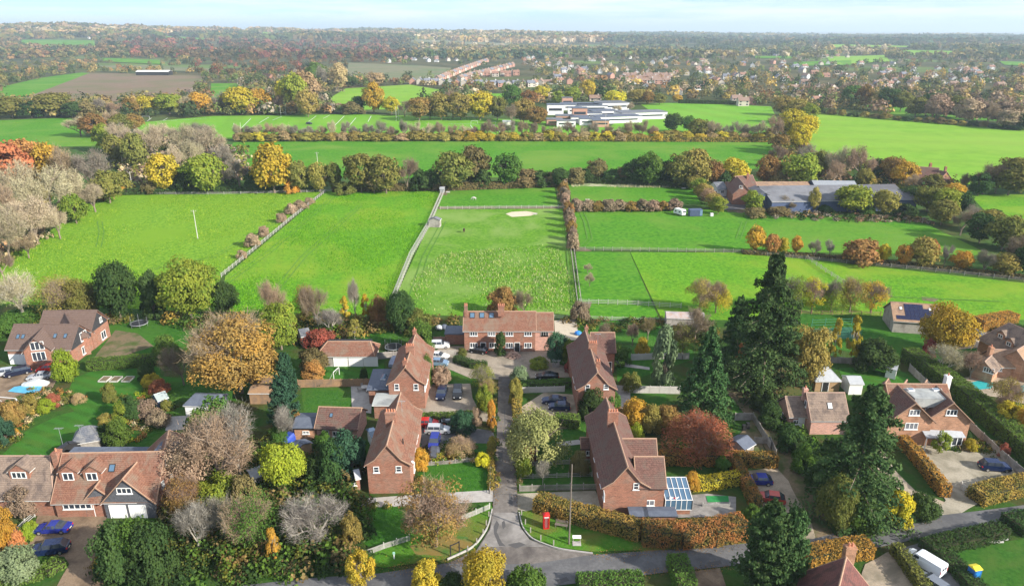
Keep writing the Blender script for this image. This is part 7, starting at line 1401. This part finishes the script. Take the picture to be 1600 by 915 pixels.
# phone box
x, y = G(853, 823); k = thing('telephone_kiosk', 'red telephone kiosk on the green beside the beech hedge', 'telephone kiosk', x, y, -.02, R(6)); k.scale = (.92, .92, .95); m_kr = mat('kiosk_red_paint', (.55,.018,.015), (.48,.02,.018), s=2, rough=.35); M = MB()
for sx in (-1, 1):
    for sy in (-1, 1): M.box(sx*.42, sy*.42, 0, .12, .12, 2.2)
M.box(0, 0, 0, .96, .96, .16); M.box(0, 0, 2.05, 1.0, 1.0, .3); M.box(0, 0, 2.35, 1.06, 1.06, .05)
for f in range(2):
    for i in range(9):
        for s_ in (-1, 1): (M.box(0, s_*.44, .3+i*.22, .8, .05, .03) if f else M.box(s_*.44, 0, .3+i*.22, .05, .8, .03))
    for u in (-.26, .26):
        for s_ in (-1, 1): (M.box(u, s_*.44, .16, .03, .05, 1.9) if f else M.box(s_*.44, u, .16, .05, .03, 1.9))
M.build('frame', m_kr, k)
M = MB(); vs2 = []; nn_ = 8
for i in range(nn_+1):
    for j in range(nn_+1):
        u, v_ = i/nn_*2-1, j/nn_*2-1; vs2.append((u*.5, v_*.5, 2.4+.24*(1-abs(u)**2.5)*(1-abs(v_)**2.5)**.5 if abs(v_) < 1 else 2.4))
M.add(vs2, [(i*(nn_+1)+j, (i+1)*(nn_+1)+j, (i+1)*(nn_+1)+j+1, i*(nn_+1)+j+1) for i in range(nn_) for j in range(nn_)]); M.build('domed_roof', m_kr, k, smooth=True)
M = MB(); M.box(0, 0, .2, .8, .8, 1.85); M.build('pane', paint('kiosk_glass', (.12, .13, .14), .08), k)
M = MB(); M.box(0, -.52, 2.1, .76, .04, .18); sg_ = M.build('sign', m_white, k)
tx = bpy.data.curves.new('lettering', 'FONT'); tx.body = 'TELEPHONE'; tx.size = .155; tx.align_x = 'CENTER'; tx.extrude = .004; tx.materials.append(m_dark); tq = bpy.data.objects.new('lettering_curve', tx); tme = bpy.data.meshes.new_from_object(tq); bpy.data.objects.remove(tq); to = link('lettering', tme, sg_); to.location = (0, -.545, 2.135); to.rotation_euler = (math.pi/2, 0, 0)
# bench
x, y = G(877, 823); b = thing('park_bench', 'dark timber bench on the green beside the telephone kiosk', 'bench', x, y, 0, R(-14)); m_bw = m_polew; M = MB(); [M.box(0, -.2+i*.14, .42, 1.9, .11, .04) for i in range(4)]; M.build('seat', m_bw, b); M = MB(); [M.box(0, .32+i*.03, .55+i*.15, 1.9, .04, .11) for i in range(3)]; M.build('backrest', m_bw, b)
for sx in (-.8, .8):
    for sy, hh_ in ((-.2, .42), (.3, .95)): M = MB(); M.box(sx, sy, 0, .08, .08, hh_); M.build('leg', m_bw, b)
# bollards
M = MB(); M.box(0, 0, 0, .16, .16, .85); M.box(0, 0, .85, .12, .12, .05); bm0 = M.mesh('wooden_bollard', m_fenceg)
for i, (px_, py_) in enumerate([(764,806),(760,820),(755,834),(745,848),(731,860)]): tag(link('wooden_bollard', bm0, None, (*G(px_, py_), -.05)), f'short timber bollard left of the lane mouth, {ordinal(i)} from the lane end', 'bollard', 'bollards along the village green')
for i, (px_, py_) in enumerate([(815,804),(821,818),(829,831),(845,843),(865,851)]): tag(link('wooden_bollard', bm0, None, (*G(px_, py_), -.05)), f'short timber bollard right of the lane mouth, {ordinal(i)} from the lane end', 'bollard', 'bollards along the village green')
# signs and boards
x, y = G(711, 865); s_ = thing('village_sign', 'dark timber sign frame on the green under the cherry tree', 'sign', x, y, -.02, R(35)); M = MB(); M.box(-.7, 0, 0, .12, .12, 1.9); M.box(.7, 0, 0, .12, .12, 1.9); M.box(0, 0, 1.7, 1.5, .1, .12); M.build('frame', m_dark, s_)
x, y = G(901, 848); s_ = thing('information_board', 'grey board with white top right of the telegraph pole', 'sign', x, y, 0); M = MB(); M.slab([(-.6,-.1,.9),(.6,-.1,.9),(.6,.25,1.15),(-.6,.25,1.15)], (0, 0, 1), .05); M.build('panel', m_white, s_); M = MB(); M.box(-.5, .05, 0, .08, .08, .95); M.box(.5, .05, 0, .08, .08, .95); M.build('leg', m_fenceg, s_); M = MB(); M.box(0, -.1, 0, 1.2, .9, .06); M.build('base', m_slab, s_)
x, y = G(616, 872); s_ = thing('marker_post', 'small marker post with pale green top near the road', 'post', x, y, -.02); M = MB(); M.box(0, 0, 0, .12, .12, .8); M.build('shaft', m_white, s_); M = MB(); M.box(0, 0, .8, .3, .16, .3); M.build('top', paint('pale_green', (.3,.55,.45), .5), s_)
x, y = G(763, 757); s_ = thing('notice_board', 'small yellow notice beside the lane fence', 'sign', x, y, -.02); M = MB(); M.box(0, 0, .3, .5, .05, .4); M.build('panel', paint('notice_yellow', (.6,.5,.1), .6), s_); M = MB(); M.box(0, .04, 0, .06, .06, .4); M.build('post', m_fenceg, s_)
# flag
x, y = G(1052, 800); f_ = thing('flag', 'white flag with red cross at the conservatory corner', 'flag', x, y, 0, R(10)); M = MB(); M.bar((-.8, 0, 0), (-.8, 0, 2.9), .03); M.build('flagpole', m_metal, f_); M = MB(); 
def wave(u): return .12*math.sin(u*5)
def cloth(u0, u1, v0, v1, off, m, nm, par):
    M = MB(); n = 8
    for i in range(n+1): u = u0+(u1-u0)*i/n; M.v += [(-.78+u, wave(u)+off, 1.9+v0-.1*u), (-.78+u, wave(u)+off, 1.9+v1-.1*u)]
    for i in range(n): M.f.append((2*i, 2*i+2, 2*i+3, 2*i+1)); M.m.append(0)
    return M.build(nm, m, par)
fc = cloth(0, 1.5, 0, .95, 0, m_white, 'cloth', f_)
for sgn in (-1, 1): cloth(.62, .86, 0, .95, sgn*.012, paint('flag_red', (.6,.01,.02), .7), 'red_cross_upright', fc); cloth(0, 1.5, .37, .58, sgn*.014, paint('flag_red', (.6,.01,.02), .7), 'red_cross_bar', fc)
# portable toilet
x, y = G(1519, 905); p_ = thing('portable_toilet', 'blue portable toilet with bright yellow roof on the lawn', 'portable toilet', x, y, -.1, R(12)); M = MB(); M.box(0, 0, .1, 1.1, 1.1, 2.0); [M.box(-.45+i*.22, -.56, .2, .08, .04, 1.8) for i in range(5)]; M.build('cabin', paint('toilet_blue', (.02,.14,.42), .4), p_); M = MB(); M.box(0, 0, 2.1, 1.2, 1.2, .08); M.add([(-.6,-.6,2.18),(.6,-.6,2.18),(.6,.6,2.18),(-.6,.6,2.18),(-.5,0,2.42),(.5,0,2.42)], [(0,1,5,4),(1,2,5),(2,3,4,5),(3,0,4)]); M.build('roof', paint('toilet_yellow', (.8,.65,.03), .4), p_); M = MB(); M.box(0, -.58, .25, .7, .03, 1.7); M.build('door', paint('toilet_door', (.03,.2,.5), .4), p_)
# timber pile
for i, (px_, py_, L_, dg, m_) in enumerate(((1500,852,6.5,4,m_wood),(1512,849,6,3,m_fence),(1535,848,6,3,m_pf),(1548,844,5,4,m_wf),(1505,846,5,5,m_pf))):
    x, y = G(px_, py_); M = MB(); M.box(0, 0, .1, L_, .3, .22); M.box(.4, .32, .08, L_*.9, .22, .14); tag(M.build('timber_stack', m_, None, (x, y, -.05), R(dg)), ('brown planks, left end of the timber pile on the lawn', 'reddish planks lying behind the brown ones in the timber pile', 'grey planks in the middle of the timber pile', 'white boards at the right end of the timber pile', 'grey boards at the back left of the timber pile')[i], 'timber')
for i, (px_, py_) in enumerate([(1459,850),(1464,858),(1470,852)]): tag(MB().ball(0, 0, .5, .55, .55, .5, 9, 6).build('rubble_bag', mat('brown_sacking', (.22,.12,.09),(.3,.18,.14), s=3, bmp=.05), None, (*G(px_, py_), -.1)), ('left brown bag by the timber pile','lowest brown bag by the timber pile','right brown bag by the timber pile')[i], 'bag')
# woodpile before the terrace
x, y = G(802, 556); M = MB(); rr_ = random.Random(4)
for i in range(260):
    a = rr_.random()*6.28; q = rr_.random()**.5; hh_ = (1-q)*1.7*rr_.uniform(.6, 1); p = np.array([q*1.7*math.cos(a), q*1.5*math.sin(a), hh_]); d = np.array([rr_.uniform(-1, 1), rr_.uniform(-1, 1), rr_.uniform(-.5, .5)]); M.bar(p-d*.18, p+d*.18, .09, n=5)
tag(M.build('log_heap', mat('split_logs', (.42,.27,.2),(.55,.38,.3), s=4), None, (x, y, -.05)), 'conical heap of split logs in front of the terrace', 'log heap')
# trampolines
def tramp(label, px, py, r, z=0, net=True):
    x, y = G(px, py); t_ = thing('trampoline', label, 'trampoline', x, y, -.2); M = MB(); M.bar((0, 0, .8), (0, 0, .84), r, n=22); M.build('mat', m_dark, t_); M = MB()
    for i in range(22): a, b = 2*math.pi*i/22, 2*math.pi*(i+1)/22; M.bar((r*math.cos(a), r*math.sin(a), .82), (r*math.cos(b), r*math.sin(b), .82), .07)
    M.build('rim', m_lead, t_)
    for i in range(6):
        a = i*math.pi/3; M = MB(); M.bar((r*math.cos(a), r*math.sin(a), 0), (r*math.cos(a), r*math.sin(a), 2.5 if net else .8), .035); M.build('pole', m_metal, t_)
    if net:
        M = MB()
        for i in range(44): a = 2*math.pi*i/44; M.bar((r*math.cos(a), r*math.sin(a), .85), (r*math.cos(a), r*math.sin(a), 2.4), .012, n=3)
        for zz in (1.2, 1.6, 2.0, 2.4):
            for i in range(22): a, b = 2*math.pi*i/22, 2*math.pi*(i+1)/22; M.bar((r*math.cos(a), r*math.sin(a), zz), (r*math.cos(b), r*math.sin(b), zz), .012, n=3)
        M.build('net', m_dark, t_)
tramp('netted trampoline on the rough lawn right of the gabled house', 218, 508, 2.0); tramp('black netted trampoline behind the garage block', 615, 545, 1.9); tramp('flat dark trampoline near the tennis court', 1234, 505, 1.7, net=False)
# raised beds, tables, misc
for i, px_ in enumerate((161, 178, 197)):
    x, y = G(px_+3, 592); b = thing('raised_bed', ('left', 'middle', 'right')[i]+' raised bed with pale timber edging on the striped lawn', 'raised bed', x, y, -.15); M = MB(); M.box(0, -1.1, 0, 1.7, .1, .3); M.box(0, 1.1, 0, 1.7, .1, .3); M.box(-.85, 0, 0, .1, 2.3, .3); M.box(.85, 0, 0, .1, 2.3, .3); M.build('edging', m_pf, b); M = MB(); M.box(0, 0, .02, 1.6, 2.1, .2); M.build('soil', m_earth, b)
x, y = G(570, 608); t_ = thing('garden_table', 'round garden table on the slate patio', 'table', x, y, -.1); M = MB(); M.bar((0, 0, .7), (0, 0, .75), .75, n=16); M.build('table_top', m_pf, t_); M = MB(); M.bar((0, 0, 0), (0, 0, .7), .07); M.bar((0, 0, 0), (0, 0, .05), .3, n=10); M.build('leg', m_fenceg, t_)
for i in range(4):
    a = i*math.pi/2+.6; c = thing('garden_chair', ('right','rear','left','front')[i]+' chair of the round table on the slate patio', 'chair', x+1.2*math.cos(a), y+1.2*math.sin(a), -.1, a); M = MB(); M.box(0, 0, .42, .5, .5, .06); M.build('seat', m_fenceg, c); M = MB(); M.box(.24, 0, .45, .06, .5, .5); M.build('backrest', m_fenceg, c); M = MB(); [M.box(sx*.2, sy*.2, 0, .05, .05, .42) for sx in (-1, 1) for sy in (-1, 1)]; M.build('frame', m_fenceg, c)
x, y = G(718, 519); 
for i, (px_, py_) in enumerate([(686,514),(694,513)]): tag(MB().ball(0, 0, .5, .9, .8, .7, 9, 6).build('covered_garden_item', m_flat if i else m_lead, None, (*G(px_, py_), -.1)), ('left', 'right')[i]+' grey covered mound left of the annexe', 'covered item')
x, y = G(903, 522); tag(MB().ball(0, 0, .4, .9, .7, .6, 10, 6).build('covered_paddling_pool', paint('bright_blue_plastic', (.03,.2,.6), .4), None, (x, y, -.1)), 'bright blue covered tub on the terrace patio', 'tub')
for i, (px_, py_) in enumerate([(556,706), (1168,668), (1162,671)]):
    x, y = G(px_, py_); b = thing('wheelie_bin', ('dark bin near the brick outhouse', 'right dark bin inside the orchard yard', 'left dark bin inside the orchard yard')[i], 'bin', x, y, -.05); M = MB(); M.box(0, 0, 0, .55, .65, 1.0); M.build('body', m_dark, b); M = MB(); M.box(0, 0, 1.0, .6, .72, .08); M.build('lid', m_dark, b)
x, y = G(585, 786); tag(MB().box(0, 0, 0, .9, .9, .15).add([(-.25,-.25,.15),(.25,-.25,.15),(.25,.25,.15),(-.25,.25,.15),(-.1,-.1,1.3),(.1,-.1,1.3),(.1,.1,1.3),(-.1,.1,1.3)], [(0,1,5,4),(1,2,6,5),(2,3,7,6),(3,0,4,7),(4,5,6,7)]).build('stone_pedestal', m_pf, None, (x+.3, y-.3, -.05)), 'small pale stone pedestal below the gable of the lower left pair', 'pedestal')
for (px_, py_, w__, lab) in ((915,790,2.0,'pale stone trough on the drive by the porch'),):
    tag(MB().box(0, 0, 0, w__, .6, .45).box(0, 0, .45, w__*.9, .4, .02).build('trough', m_slab, None, (*G(px_, py_), -.02)), lab, 'trough')
for i, (px_, py_) in enumerate([(645,292), (700,300), (918,312), (1068,294), (836,334)]):
    x, y = G(px_, py_); t_ = tag(MB().box(0, 0, 0, 1.8, .5, .1).box(0, -.22, .1, 1.8, .06, .4).box(0, .22, .1, 1.8, .06, .4).box(-.87, 0, .1, .06, .5, .4).box(.87, 0, .1, .06, .5, .4).build('water_trough', m_pf, None, (x, y, -.2)), ('pale trough beside the brown open shelter', 'pale trough at the top corner shelter', 'pale trough in the north strip', 'pale trough at the right end of the north strip', 'pale trough on the sand patch')[i], 'trough')
